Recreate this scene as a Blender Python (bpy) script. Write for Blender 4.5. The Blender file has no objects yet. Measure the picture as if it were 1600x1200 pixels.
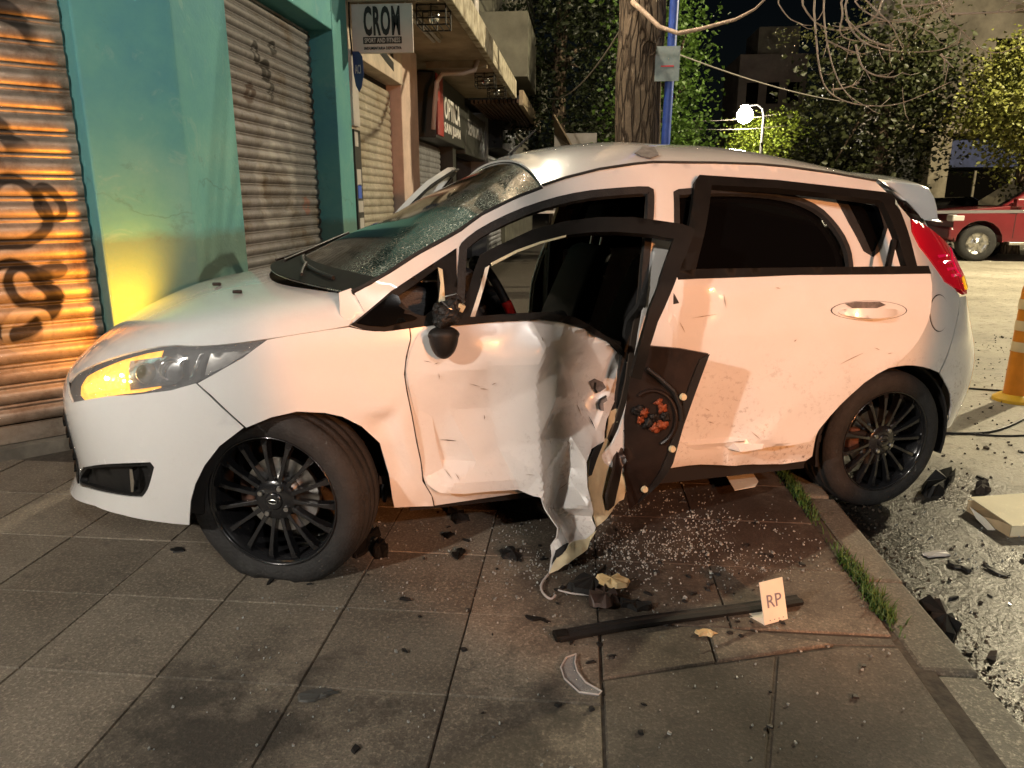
import bpy, bmesh, math, random
import numpy as np
from mathutils import Vector, Matrix
from mathutils.geometry import delaunay_2d_cdt
random.seed(7); rng = np.random.default_rng(7)
SC = bpy.context.scene
COL = SC.collection

# ------------------------------------------------------------------ camera
F = 1127.0; HV = 310.0; VPX = 909.0; H = 1.22
PIT = math.atan((600 - HV) / F); YW = math.atan((VPX - 800) / math.hypot(F, 600 - HV))
FW = np.array([-math.sin(YW) * math.cos(PIT), math.cos(YW) * math.cos(PIT), -math.sin(PIT)])
RT = np.array([math.cos(YW), math.sin(YW), 0.0]); UP = np.cross(RT, FW)
CP = np.array([0, 0, H])
cam = bpy.data.cameras.new('camera'); camo = bpy.data.objects.new('camera', cam); COL.objects.link(camo)
cam.sensor_width = 36.0; cam.lens = 36.0 * F / 1600; cam.clip_start = 0.05; cam.clip_end = 400
camo.matrix_world = Matrix(((RT[0], UP[0], -FW[0], 0), (RT[1], UP[1], -FW[1], 0), (RT[2], UP[2], -FW[2], H), (0, 0, 0, 1)))
SC.camera = camo
# ------------------------------------------------------------------ night sky, moon, exposure
w = bpy.data.worlds.new('World'); SC.world = w; w.use_nodes = True
nt = w.node_tree; bg = nt.nodes['Background']
sky = nt.nodes.new('ShaderNodeTexSky'); sky.sky_type = 'NISHITA'; sky.sun_disc = False
sky.sun_elevation = math.radians(12); sky.sun_rotation = math.radians(150)
nt.links.new(sky.outputs[0], bg.inputs[0]); bg.inputs[1].default_value = 0.0006
sun = bpy.data.lights.new('sun', 'SUN'); sun.energy = 0.02; sun.angle = math.radians(0.5); sun.color = (1, .93, .85)
suno = bpy.data.objects.new('sun', sun); COL.objects.link(suno)
suno.rotation_euler = (math.radians(50), 0, math.radians(30))
VS = SC.view_settings; VS.view_transform = 'Standard'; VS.look = 'None'; VS.exposure = 0.35; VS.gamma = 1
SC.cycles.use_denoising = True
SC.cycles.max_bounces = 5; SC.cycles.diffuse_bounces = 3; SC.cycles.glossy_bounces = 3; SC.cycles.transparent_max_bounces = 10
SC.cycles.use_adaptive_sampling = True; SC.cycles.adaptive_threshold = .02
SC.cycles.sample_clamp_indirect = 4.0
try: SC.cycles.caustics_reflective = False; SC.cycles.caustics_refractive = False
except Exception: pass

# ------------------------------------------------------------------ helpers
def ray(u, v): return FW * F + RT * (u - 800) - UP * (v - 600)
def on_z(u, v, z=0.0): d = ray(u, v); return CP + d * ((z - H) / d[2])
def on_x(u, v, x): d = ray(u, v); return CP + d * (x / d[0])
def on_y(u, v, y): d = ray(u, v); return CP + d * (y / d[1])

def props(o, label=None, cat=None, group=None, kind=None):
    if label: o['label'] = label
    if cat: o['category'] = cat
    if group: o['group'] = group
    if kind: o['kind'] = kind
    return o
def empty(name, loc=(0, 0, 0), rz=0.0, par=None, **k):
    o = bpy.data.objects.new(name, None); COL.objects.link(o); o.location = loc; o.rotation_euler = (0, 0, rz)
    o.empty_display_size = .1
    if par: o.parent = par
    return props(o, **k)
def mk(name, V, Fc, mat, par=None, loc=None, rot=None, smooth=False, solid=0, off=-1, bevel=0, sub=0, seg=2, crease=0, **k):
    me = bpy.data.meshes.new(name); thick = bool(solid) and smooth and not bevel; sharp = None
    if thick: V, Fc, sharp = thicken(V, Fc, solid, crease)
    me.from_pydata([tuple(float(c) for c in v) for v in V], [], [tuple(int(i) for i in f) for f in Fc]); me.update()
    if sharp:
        at = me.attributes.new('sharp_edge', 'BOOLEAN', 'EDGE'); at.data.foreach_set('value', [tuple(sorted(e.vertices)) in sharp for e in me.edges])
    return mko(name, me, mat, par, loc, rot, smooth, solid, off, bevel, sub, seg, thick=thick, **k)
def thicken(V, Fc, th, crease=0):
    """give a sheet real thickness; both rims get sharp edges so the faces shade cleanly"""
    V = np.array(V, float); nr = np.zeros_like(V)
    A = np.array([f[:3] for f in Fc]); fn = np.cross(V[A[:, 1]] - V[A[:, 0]], V[A[:, 2]] - V[A[:, 0]])
    for i in range(len(Fc)):
        for j in Fc[i]: nr[j] += fn[i]
    nr /= np.linalg.norm(nr, axis=1)[:, None] + 1e-12; n = len(V); ec = {}
    for f in Fc:
        for i in range(len(f)):
            a, b = f[i], f[(i + 1) % len(f)]; ec.setdefault((min(a, b), max(a, b)), []).append((a, b))
    bd = [v[0] for v in ec.values() if len(v) == 1]
    F2 = [tuple(f) for f in Fc] + [tuple(j + n for j in f[::-1]) for f in Fc] + [(b, a, a + n, b + n) for a, b in bd]
    sh = set((min(a, b), max(a, b)) for a, b in bd) | set((min(a, b) + n, max(a, b) + n) for a, b in bd)
    if crease:
        fu = fn / (np.linalg.norm(fn, axis=1)[:, None] + 1e-12); ef = {}
        for i, f in enumerate(Fc):
            for j in range(len(f)): ef.setdefault((min(f[j], f[(j+1) % len(f)]), max(f[j], f[(j+1) % len(f)])), []).append(i)
        for e, q in ef.items():
            if len(q) == 2 and fu[q[0]] @ fu[q[1]] < math.cos(math.radians(crease)): sh |= {e, (e[0] + n, e[1] + n)}
    return np.concatenate([V, V - nr * th]), F2, sh
def mko(name, me, mat, par=None, loc=None, rot=None, smooth=False, solid=0, off=-1, bevel=0, sub=0, seg=2, thick=False, **k):
    if mat is not None and not me.materials: me.materials.append(mat)
    if smooth: me.polygons.foreach_set('use_smooth', [True] * len(me.polygons))
    o = bpy.data.objects.new(name, me); COL.objects.link(o)
    if par: o.parent = par
    if loc is not None: o.location = loc
    if rot is not None: o.rotation_euler = rot
    if solid and not thick:
        m = o.modifiers.new('solid', 'SOLIDIFY'); m.thickness = solid; m.offset = off
    if bevel:
        m = o.modifiers.new('bevel', 'BEVEL'); m.width = bevel; m.segments = seg; m.limit_method = 'ANGLE'; m.angle_limit = .6
    if sub:
        m = o.modifiers.new('sub', 'SUBSURF'); m.levels = sub; m.render_levels = sub
    return props(o, **k)
class B:
    """collects boxes, tubes, prisms and lathes into ONE mesh"""
    def __init__(s): s.V = []; s.F = []
    def add(s, V, Fc):
        n = len(s.V); s.V += [tuple(v) for v in V]; s.F += [tuple(i + n for i in f) for f in Fc]; return s
    def box(s, a, b, rz=0, c=None):
        x0, y0, z0 = a; x1, y1, z1 = b
        V = [(x, y, z) for z in (z0, z1) for y in (y0, y1) for x in (x0, x1)]
        if rz:
            c = c or ((x0 + x1) / 2, (y0 + y1) / 2); cs, sn = math.cos(rz), math.sin(rz)
            V = [(c[0] + (x - c[0]) * cs - (y - c[1]) * sn, c[1] + (x - c[0]) * sn + (y - c[1]) * cs, z) for x, y, z in V]
        return s.add(V, [(0, 2, 3, 1), (4, 5, 7, 6), (0, 1, 5, 4), (2, 6, 7, 3), (0, 4, 6, 2), (1, 3, 7, 5)])
    def prism(s, poly, z0, z1):
        n = len(poly); V = [(x, y, z0) for x, y in poly] + [(x, y, z1) for x, y in poly]
        return s.add(V, [tuple(range(n - 1, -1, -1)), tuple(range(n, 2 * n))] + [(i, (i + 1) % n, n + (i + 1) % n, n + i) for i in range(n)])
    def prism_y(s, poly, y0, y1):
        n = len(poly); V = [(x, y0, z) for x, z in poly] + [(x, y1, z) for x, z in poly]
        return s.add(V, [tuple(range(n)), tuple(range(2 * n - 1, n - 1, -1))] + [(i, n + i, n + (i + 1) % n, (i + 1) % n) for i in range(n)])
    def tube(s, pts, r, n=8, cap=True):
        P = [Vector(p) for p in pts]; rr = r if hasattr(r, '__len__') else [r] * len(P)
        V = []; Fc = []; up = None
        for i, p in enumerate(P):
            d = (P[min(i + 1, len(P) - 1)] - P[max(i - 1, 0)]).normalized()
            if up is None: up = d.orthogonal().normalized()
            up = (up - d * up.dot(d)); up = up.normalized() if up.length > 1e-6 else d.orthogonal().normalized()
            q = d.cross(up)
            for k in range(n):
                a = 2 * math.pi * k / n; V.append(tuple(p + (up * math.cos(a) + q * math.sin(a)) * rr[i]))
        for i in range(len(P) - 1):
            for k in range(n):
                Fc.append((i * n + k, i * n + (k + 1) % n, (i + 1) * n + (k + 1) % n, (i + 1) * n + k))
        if cap: Fc += [tuple(range(n - 1, -1, -1)), tuple(range((len(P) - 1) * n, len(P) * n))]
        return s.add(V, Fc)
    def lathe(s, prof, n=32, axis='z', c=(0, 0, 0), closed=False):
        V = []; Fc = []; m = len(prof)
        for k in range(n):
            a = 2 * math.pi * k / n; cs, sn = math.cos(a), math.sin(a)
            for r, h in prof:
                if axis == 'z': p = (r * cs, r * sn, h)
                elif axis == 'y': p = (r * cs, h, r * sn)
                else: p = (h, r * cs, r * sn)
                V.append((p[0] + c[0], p[1] + c[1], p[2] + c[2]))
        for k in range(n):
            for i in range(m if closed else m - 1):
                j = (i + 1) % m; k2 = (k + 1) % n
                Fc.append((k * m + i, k2 * m + i, k2 * m + j, k * m + j))
        return s.add(V, Fc)
    def mk(s, name, mat, par=None, **k): return mk(name, s.V, s.F, mat, par, **k)
def copyobj(o, par=None, **k):
    c = o.copy(); COL.objects.link(c)
    if par: c.parent = par
    for kk in list(k): setattr(c, kk, k[kk])
    return c
_tx = {}
def text_mesh(body, size=1.0, ext=.004, bold=0.):
    cu = bpy.data.curves.new('t', 'FONT'); cu.body = body; cu.size = size; cu.extrude = ext; cu.align_x = 'CENTER'; cu.resolution_u = 3; cu.offset = bold; cu.space_character = 1 + 4 * bold
    ob = bpy.data.objects.new('t', cu); COL.objects.link(ob)
    dg = bpy.context.evaluated_depsgraph_get(); me = bpy.data.meshes.new_from_object(ob.evaluated_get(dg))
    bpy.data.objects.remove(ob); bpy.data.curves.remove(cu); me.materials.clear()
    return me
def text(name, body, mat, par, M, wid, hei, ext=.004, bold=0):
    """lettering fitted to a wid x hei box, placed by matrix M (x right, y up, z out)"""
    me = text_mesh(body, 1, ext, bold)
    co = np.array([v.co[:] for v in me.vertices]); mn = co.min(0); mx = co.max(0)
    for v in me.vertices:
        v.co.x = (v.co.x - (mn[0] + mx[0]) / 2) / (mx[0] - mn[0]) * wid; v.co.y = (v.co.y - (mn[1] + mx[1]) / 2) / (mx[1] - mn[1]) * hei
    me.transform(M)
    o = mko(name, me, mat, par); return o

# ------------------------------------------------------------------ materials
def mat(name, col, rough=.5, metal=0., var=0., vs=6., col2=None, bump=0., bs=40., coat=0., emis=None, es=0., trans=0., ior=1.45, alpha=1., spec=.5, rv=0., detail=5, pos=False):
    m = bpy.data.materials.new(name); m.use_nodes = True; n = m.node_tree; p = n.nodes['Principled BSDF']
    c = tuple(col) + (1,) if len(col) == 3 else col
    p.inputs['Base Color'].default_value = c; p.inputs['Roughness'].default_value = rough; p.inputs['Metallic'].default_value = metal
    p.inputs['Coat Weight'].default_value = coat; p.inputs['Coat Roughness'].default_value = .06
    p.inputs['Transmission Weight'].default_value = trans; p.inputs['IOR'].default_value = ior; p.inputs['Alpha'].default_value = alpha
    p.inputs['Specular IOR Level'].default_value = spec
    if emis: m.cycles.emission_sampling = 'NONE'; p.inputs['Emission Color'].default_value = tuple(emis) + (1,); p.inputs['Emission Strength'].default_value = es
    if pos: tc = n.nodes.new('ShaderNodeNewGeometry'); out = tc.outputs['Position']
    else: tc = n.nodes.new('ShaderNodeTexCoord'); out = tc.outputs['Object']
    m['_co'] = 0
    if var or col2 or rv:
        nz = n.nodes.new('ShaderNodeTexNoise'); nz.inputs['Scale'].default_value = vs; nz.inputs['Detail'].default_value = detail; nz.inputs['Roughness'].default_value = .65
        n.links.new(out, nz.inputs['Vector'])
        rp = n.nodes.new('ShaderNodeValToRGB'); rp.color_ramp.elements[0].position = .32; rp.color_ramp.elements[1].position = .68
        a = [x * (1 - var) for x in c[:3]]; b = list(col2) if col2 else [min(1, x * (1 + var)) for x in c[:3]]
        if col2: a = list(c[:3])
        rp.color_ramp.elements[0].color = a + [1]; rp.color_ramp.elements[1].color = b + [1]
        n.links.new(nz.outputs['Fac'], rp.inputs[0]); n.links.new(rp.outputs[0], p.inputs['Base Color'])
        if rv:
            mr = n.nodes.new('ShaderNodeMapRange'); mr.inputs[1].default_value = .3; mr.inputs[2].default_value = .7
            mr.inputs[3].default_value = max(.02, rough - rv); mr.inputs[4].default_value = min(1, rough + rv)
            n.links.new(nz.outputs['Fac'], mr.inputs[0]); n.links.new(mr.outputs[0], p.inputs['Roughness'])
    if bump:
        n2 = n.nodes.new('ShaderNodeTexNoise'); n2.inputs['Scale'].default_value = bs; n2.inputs['Detail'].default_value = 6
        n.links.new(out, n2.inputs['Vector'])
        bp = n.nodes.new('ShaderNodeBump'); bp.inputs['Strength'].default_value = bump; bp.inputs['Distance'].default_value = .01
        n.links.new(n2.outputs['Fac'], bp.inputs['Height']); n.links.new(bp.outputs[0], p.inputs['Normal'])
    return m
def N(m, t): return m.node_tree.nodes.new(t)
def L(m, a, b): m.node_tree.links.new(a, b)
def math_(m, op, a, b=None, c=None):
    x = N(m, 'ShaderNodeMath'); x.operation = op
    for i, q in enumerate((a, b, c)):
        if q is None: continue
        if isinstance(q, (int, float)): x.inputs[i].default_value = q
        else: L(m, q, x.inputs[i])
    return x.outputs[0]
def noise_(m, co, scale, detail=5, rough=.6, dist=0):
    x = N(m, 'ShaderNodeTexNoise'); x.inputs['Scale'].default_value = scale; x.inputs['Detail'].default_value = detail
    x.inputs['Roughness'].default_value = rough; x.inputs['Distortion'].default_value = dist; L(m, co, x.inputs['Vector']); return x.outputs['Fac']
def ramp_(m, f, stops):
    x = N(m, 'ShaderNodeValToRGB'); e = x.color_ramp.elements
    while len(e) < len(stops): e.new(.5)
    for i, (p, c) in enumerate(stops):
        e[i].position = p; e[i].color = (c, c, c, 1) if isinstance(c, (int, float)) else tuple(c) + (1,)
    L(m, f, x.inputs[0]); return x.outputs[0]
def mix_(m, f, a, b, mode='MIX'):
    x = N(m, 'ShaderNodeMix'); x.data_type = 'RGBA'; x.blend_type = mode
    for s, q in ((0, f), (6, a), (7, b)):
        if isinstance(q, (int, float)): x.inputs[s].default_value = q if s == 0 else (q, q, q, 1)
        elif isinstance(q, (tuple, list)): x.inputs[s].default_value = tuple(q) + (1,)
        else: L(m, q, x.inputs[s])
    return x.outputs[2]
def bsdf(m): return m.node_tree.nodes['Principled BSDF']
# ------------------------------------------------------------------ shared materials
def paint_mat():
    m = mat('white_paint', (.78, .77, .75), rough=.22, coat=1.)
    tc = N(m, 'ShaderNodeTexCoord'); co = tc.outputs['Object']
    sp = N(m, 'ShaderNodeSeparateXYZ'); L(m, co, sp.inputs[0])
    low = N(m, 'ShaderNodeMapRange'); L(m, sp.outputs[2], low.inputs[0]); low.inputs[1].default_value = .80; low.inputs[2].default_value = .24
    near = N(m, 'ShaderNodeMapRange'); L(m, sp.outputs[0], near.inputs[0]); near.inputs[1].default_value = .5; near.inputs[2].default_value = 1.4
    spk = ramp_(m, noise_(m, co, 55, 6, .75), [(.53, 0.), (.60, 1.)])
    big = ramp_(m, noise_(m, co, 7, 4), [(.42, 0.), (.7, 1.)])
    msk = math_(m, 'MULTIPLY', math_(m, 'MULTIPLY', spk, big), math_(m, 'MULTIPLY', low.outputs[0], math_(m, 'ADD', math_(m, 'MULTIPLY', near.outputs[0], .9), .08)))
    film = math_(m, 'MULTIPLY', ramp_(m, noise_(m, co, 3.2, 6), [(.35, 0.), (.75, 1.)]), .16)
    c = mix_(m, film, (.78, .77, .75), (.56, .52, .46)); c = mix_(m, msk, c, (.12, .07, .04))
    L(m, c, bsdf(m).inputs['Base Color'])
    r = mix_(m, film, .22, .6); L(m, r, bsdf(m).inputs['Roughness'])
    return m
M_PAINT = paint_mat()
M_BLKP = mat('black_plastic', (.013, .0125, .012), rough=.5, spec=.35, var=.25, vs=20, bump=.15, bs=300)
M_BLKT = mat('satin_black_trim', (.010, .0092, .008), rough=.55, spec=.15, var=.2, vs=15)
M_RUB = mat('tyre_rubber', (.022, .021, .02), rough=.78, var=.3, vs=18, bump=.35, bs=120)
M_RIM = mat('black_rim', (.014, .014, .015), rough=.22, coat=.6)
M_STEEL = mat('steel', (.55, .54, .52), rough=.3, metal=1, var=.2, vs=30)
M_CHROME = mat('chrome', (.8, .8, .8), rough=.12, metal=1)
M_DARK = mat('underbody_black', (.012, .011, .011), rough=.8)
M_TRIM = mat('interior_trim', (.075, .055, .042), rough=.65, var=.2, vs=9)
M_SEAT = mat('seat_fabric', (.014, .014, .015), rough=.9, bump=.4, bs=260)
M_DASH = mat('dash_plastic', (.022, .022, .024), rough=.5, bump=.2, bs=220)
M_RED = mat('red_plastic', (.6, .02, .02), rough=.35)
M_GLASS = mat('tinted_glass', (.003, .003, .003), rough=.05, spec=.3)
M_LENS = mat('clear_lens', (.9, .9, .9), rough=.03, alpha=.10, coat=1.)
M_AMBER = mat('amber_lamp_lit', (.9, .4, .03), rough=.2, emis=(1., .45, .03), es=2.6, bump=.8, bs=60)
M_AMB2 = mat('amber_reflector_glow', (.85, .5, .1), rough=.15, emis=(1., .36, .012), es=1.1, var=.3, vs=30, bump=.8, bs=45)
M_SPOT = mat('indicator_filament', (1, .9, .6), emis=(1., .8, .35), es=40.)
M_REDL = mat('red_tail_lens', (.62, .008, .02), rough=.12, coat=1., emis=(1., .01, .03), es=.12)
M_REDM = mat('magenta_red_lens', (.85, .01, .1), rough=.12, coat=1., emis=(1., .01, .08), es=.25)
M_YEL = mat('yellow_tail_lens', (.95, .6, .02), rough=.15, coat=1., emis=(1., .6, .02), es=.5)
M_INNER = mat('door_inner_metal', (.62, .55, .36), rough=.45, var=.15, vs=12)
M_BRN = mat('door_card_brown', (.016, .009, .0065), rough=.4, var=.4, vs=14)
M_ORG = mat('orange_lit_foam', (.20, .045, .014), rough=.6, var=.5, vs=40, bump=.5, bs=60)  # foam colour includes the orange lamplight on it
M_RUST = mat('rusty_caliper', (.10, .045, .028), rough=.7, var=.4, vs=30)
def wind_mat():
    m = mat('cracked_windscreen', (.012, .016, .014), rough=.08, spec=.35)
    co = N(m, 'ShaderNodeTexCoord').outputs['Object']
    sp = N(m, 'ShaderNodeSeparateXYZ'); L(m, co, sp.inputs[0])
    # crazed zone: near-side edge and the top corner
    k = N(m, 'ShaderNodeMapRange'); L(m, math_(m, 'ADD', math_(m, 'MULTIPLY', sp.outputs[1], -1.0), math_(m, 'MULTIPLY', sp.outputs[0], .35)), k.inputs[0])
    k.inputs[1].default_value = .50; k.inputs[2].default_value = .86
    vo = N(m, 'ShaderNodeTexVoronoi'); vo.feature = 'DISTANCE_TO_EDGE'; vo.inputs['Scale'].default_value = 75
    nz = N(m, 'ShaderNodeTexNoise'); nz.inputs['Scale'].default_value = 9; L(m, co, nz.inputs['Vector'])
    mv = N(m, 'ShaderNodeMixRGB'); mv.inputs[0].default_value = .05; L(m, co, mv.inputs[1]); L(m, nz.outputs['Color'], mv.inputs[2]); L(m, mv.outputs[0], vo.inputs['Vector'])
    cr = ramp_(m, vo.outputs['Distance'], [(.0, 1.), (.055, 0.)])
    pat = ramp_(m, noise_(m, co, 5, 5, .7), [(.4, 0.), (.62, 1.)])
    f = math_(m, 'MULTIPLY', math_(m, 'MULTIPLY', cr, k.outputs[0]), math_(m, 'ADD', math_(m, 'MULTIPLY', pat, .8), .2))
    hz = math_(m, 'MULTIPLY', k.outputs[0], math_(m, 'MULTIPLY', pat, .5))
    c = mix_(m, hz, (.010, .014, .012), (.14, .19, .155)); c = mix_(m, f, c, (.6, .68, .6)); L(m, c, bsdf(m).inputs['Base Color'])
    L(m, math_(m, 'ADD', math_(m, 'MULTIPLY', f, .5), .07), bsdf(m).inputs['Roughness'])
    bp = N(m, 'ShaderNodeBump'); bp.inputs['Strength'].default_value = .5; bp.inputs['Distance'].default_value = .003; L(m, f, bp.inputs['Height']); L(m, bp.outputs[0], bsdf(m).inputs['Normal'])
    return m
M_WIND = wind_mat()

PI = math.pi
# ================================================================== ground
def slab_mat(name, base, tint=.18, stain_shade=True):
    m = mat(name, base, rough=.82); g = N(m, 'ShaderNodeNewGeometry').outputs['Position']; oi = N(m, 'ShaderNodeObjectInfo')
    n1 = noise_(m, g, 2.2, 6, .62); n2 = noise_(m, g, 95, 4, .7); n3 = noise_(m, g, 14, 5, .6)
    c = ramp_(m, n1, [(.30, tuple(x * .55 for x in base)), (.52, base), (.75, tuple(x * 1.35 for x in base))])
    c = mix_(m, math_(m, 'MULTIPLY', ramp_(m, n2, [(.50, 0.), (.68, 1.)]), .8), c, tuple(x * 2.3 for x in base))
    c = mix_(m, math_(m, 'MULTIPLY', ramp_(m, noise_(m, g, 160, 3, .7), [(.52, 0.), (.62, 1.)]), .55), c, tuple(x * .35 for x in base))
    c = mix_(m, math_(m, 'MULTIPLY', ramp_(m, n3, [(.55, 0.), (.72, 1.)]), .5), c, tuple(x * .42 for x in base))
    hv = N(m, 'ShaderNodeMapRange'); L(m, oi.outputs['Random'], hv.inputs[0]); hv.inputs[3].default_value = 1 - tint; hv.inputs[4].default_value = 1 + tint
    v = N(m, 'ShaderNodeVectorMath'); v.operation = 'SCALE'; L(m, c, v.inputs[0]); L(m, hv.outputs[0], v.inputs['Scale']); c = v.outputs[0]
    rough = ramp_(m, n1, [(.3, .62), (.7, .9)])
    if stain_shade:   # reddish soil and oil by the wreck; nearest blotches are painted cast shadows
        for cx, cy, r0, r1, col, k in ((.62, 2.72, .25, .95, (.030, .016, .010), .9), (.15, 2.2, .1, .55, (.03, .02, .014), .75), (.55, 1.45, .15, .75, (.022, .018, .014), .7), (-.82, 1.38, .08, .36, (.02, .017, .014), .8), (-.15, 1.35, .05, .32, (.02, .017, .014), .6)):
            d = N(m, 'ShaderNodeVectorMath'); d.operation = 'DISTANCE'; L(m, g, d.inputs[0]); d.inputs[1].default_value = (cx, cy, 0)
            mr = N(m, 'ShaderNodeMapRange'); L(m, math_(m, 'ADD', d.outputs['Value'], math_(m, 'MULTIPLY', math_(m, 'SUBTRACT', noise_(m, g, 5.5, 6, .7), .5), 1.1)), mr.inputs[0])
            mr.inputs[1].default_value = r1; mr.inputs[2].default_value = r0; c = mix_(m, math_(m, 'MULTIPLY', mr.outputs[0], k), c, col)
    L(m, c, bsdf(m).inputs['Base Color']); L(m, rough, bsdf(m).inputs['Roughness'])
    bp = N(m, 'ShaderNodeBump'); bp.inputs['Strength'].default_value = .45; bp.inputs['Distance'].default_value = .006
    L(m, math_(m, 'ADD', n2, math_(m, 'MULTIPLY', n3, .8)), bp.inputs['Height']); L(m, bp.outputs[0], bsdf(m).inputs['Normal'])
    return m
M_SLAB = slab_mat('sidewalk_slab', (.165, .138, .104), .14)
M_CONC = slab_mat('dark_concrete', (.11, .094, .073), .1)
M_KERB = slab_mat('kerb_stone', (.14, .128, .10), .25, False)
M_SOIL = mat('joint_soil', (.055, .045, .034), rough=.95, var=.4, vs=30, bump=.5, bs=60)
def road_mat():
    m = mat('road_concrete', (.27, .245, .195), rough=.75); g = N(m, 'ShaderNodeNewGeometry').outputs['Position']
    n1 = noise_(m, g, .9, 7, .65); n2 = noise_(m, g, 60, 4, .7); n3 = noise_(m, g, 9, 6, .7); n4 = noise_(m, g, 26, 4, .6)
    c = ramp_(m, n1, [(.3, (.22, .20, .155)), (.55, (.36, .33, .265)), (.75, (.46, .43, .36))])
    c = mix_(m, math_(m, 'MULTIPLY', ramp_(m, n3, [(.52, 0.), (.68, 1.)]), .55), c, (.06, .05, .04))
    c = mix_(m, math_(m, 'MULTIPLY', ramp_(m, n4, [(.62, 0.), (.68, 1.)]), .85), c, (.025, .02, .016))
    c = mix_(m, math_(m, 'MULTIPLY', ramp_(m, n2, [(.5, 0.), (.75, 1.)]), .4), c, (.5, .46, .38))
    wet = None; sx = N(m, 'ShaderNodeSeparateXYZ'); L(m, g, sx.inputs[0])
    gx = N(m, 'ShaderNodeMapRange'); L(m, math_(m, 'ADD', sx.outputs[0], math_(m, 'MULTIPLY', math_(m, 'SUBTRACT', noise_(m, g, 3.2, 7, .72), .5), 1.1)), gx.inputs[0]); gx.inputs[1].default_value = 1.75; gx.inputs[2].default_value = 1.35
    c = mix_(m, math_(m, 'MULTIPLY', gx.outputs[0], .93), c, (.014, .012, .01)); wet = gx.outputs[0]
    for cx, cy, r0, r1, k in ((1.35, 2.55, .15, .95, .93), (1.2, 1.75, .15, .6, .93), (1.2, 1.2, .1, .5, .9), (1.75, 3.25, .1, .55, .85)):
        d = N(m, 'ShaderNodeVectorMath'); d.operation = 'DISTANCE'; L(m, g, d.inputs[0]); d.inputs[1].default_value = (cx, cy, -.1)
        mr = N(m, 'ShaderNodeMapRange'); L(m, math_(m, 'ADD', d.outputs['Value'], math_(m, 'MULTIPLY', math_(m, 'SUBTRACT', noise_(m, g, 4.5, 7, .72), .5), 1.5)), mr.inputs[0])
        mr.inputs[1].default_value = r1; mr.inputs[2].default_value = r0; c = mix_(m, math_(m, 'MULTIPLY', mr.outputs[0], k), c, (.014, .012, .01)); wet = mr.outputs[0] if wet is None else math_(m, 'MAXIMUM', wet, mr.outputs[0])
    L(m, c, bsdf(m).inputs['Base Color']); L(m, mix_(m, math_(m, 'MULTIPLY', wet, .8), ramp_(m, n1, [(.3, .5), (.65, .85)]), .2), bsdf(m).inputs['Roughness'])
    bp = N(m, 'ShaderNodeBump'); bp.inputs['Strength'].default_value = .7; bp.inputs['Distance'].default_value = .012
    L(m, math_(m, 'ADD', n3, math_(m, 'MULTIPLY', n2, .4)), bp.inputs['Height']); L(m, bp.outputs[0], bsdf(m).inputs['Normal'])
    return m
M_ROAD = road_mat()
ZR = -.10
mk('road', [(.95, -12, ZR), (120, -12, ZR), (120, 140, ZR), (.95, 140, ZR)], [(0, 1, 2, 3)], M_ROAD, kind='structure')
mk('ground', [(-150, -60, ZR - .06), (150, -60, ZR - .06), (150, 200, ZR - .06), (-150, 200, ZR - .06)], [(0, 1, 2, 3)], M_SOIL, kind='structure')
swk = mk('sidewalk', [(-9, -12, -.006), (.97, -12, -.006), (.97, 60, -.006), (-9, 60, -.006), (-9, -12, -.12), (.97, -12, -.12), (.97, 60, -.12), (-9, 60, -.12)], [(0, 1, 2, 3), (1, 5, 6, 2)], M_SOIL, kind='structure')
def slabmesh(w_, d_, nm):
    i = .002; me = bpy.data.meshes.new(nm)
    V = [(0, 0, -.02), (w_, 0, -.02), (w_, d_, -.02), (0, d_, -.02), (0, 0, -.005), (w_, 0, -.005), (w_, d_, -.005), (0, d_, -.005), (i, i, 0), (w_-i, i, 0), (w_-i, d_-i, 0), (i, d_-i, 0)]
    Fc = [(0, 1, 5, 4), (1, 2, 6, 5), (2, 3, 7, 6), (3, 0, 4, 7), (4, 5, 9, 8), (5, 6, 10, 9), (6, 7, 11, 10), (7, 4, 8, 11), (8, 9, 10, 11)]
    me.from_pydata(V, [], Fc); me.update(); return me
PX, PY = .388, .372
sm = slabmesh(PX - .0035, PY - .0035, 'slab'); sw_ = slabmesh(.454 - .0035, PY - .0035, 'slab_wide'); nsl = 0
for j in range(-5, 22):
    y0 = 1.553 + PY * j
    for i in range(-11, 3):
        x0 = -.31 + PX * i; wide = i == 2
        if i >= 1 and y0 < 1.9: continue
        if x0 - y0 < -5.75 or (x0 < -2.3 and y0 > 2.9): continue
        if nsl >= 290: continue
        nsl += 1
        o = mko('slab', sw_ if wide else sm, M_SLAB, swk, loc=(x0 + .0018, y0 + .0018, rng.uniform(-.0015, .0015)), rot=(rng.uniform(-.002, .002), rng.uniform(-.002, .002), 0))
def cslab(poly, nm='concrete_slab', m=M_CONC, par=None, z0=-.03, z1=0.):
    B().prism(poly, z0, z1).mk(nm, m, par or swk, bevel=.004, seg=1)
cslab([(.085, 1.30), (.42, 1.335), (.56, 1.80), (.085, 1.648)]); cslab([(.428, 1.335), (.915, 1.33), (.915, 1.872), (.76, 1.862), (.568, 1.802)], z1=-.002)
cslab([(.085, .6), (.44, .6), (.42, 1.328), (.085, 1.293)], z1=-.003); cslab([(.447, .6), (.915, .6), (.915, 1.323), (.428, 1.328)])
cslab([(.085, 1.656), (.39, 1.755), (.39, 1.918), (.085, 1.918)], m=M_SLAB, z1=.001); cslab([(.397, 1.757), (.74, 1.868), (.46, 1.918), (.397, 1.918)], m=M_SLAB, z1=.003)
cslab([(.75, 1.87), (.915, 1.88), (.915, 1.918), (.48, 1.918)], m=M_CONC, z1=-.004)
kb = B().box((.985, -12, -.13), (1.07, 60, -.02)).mk('kerb', M_SOIL, None, kind='structure')
y = -1.2; k = 0
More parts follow.
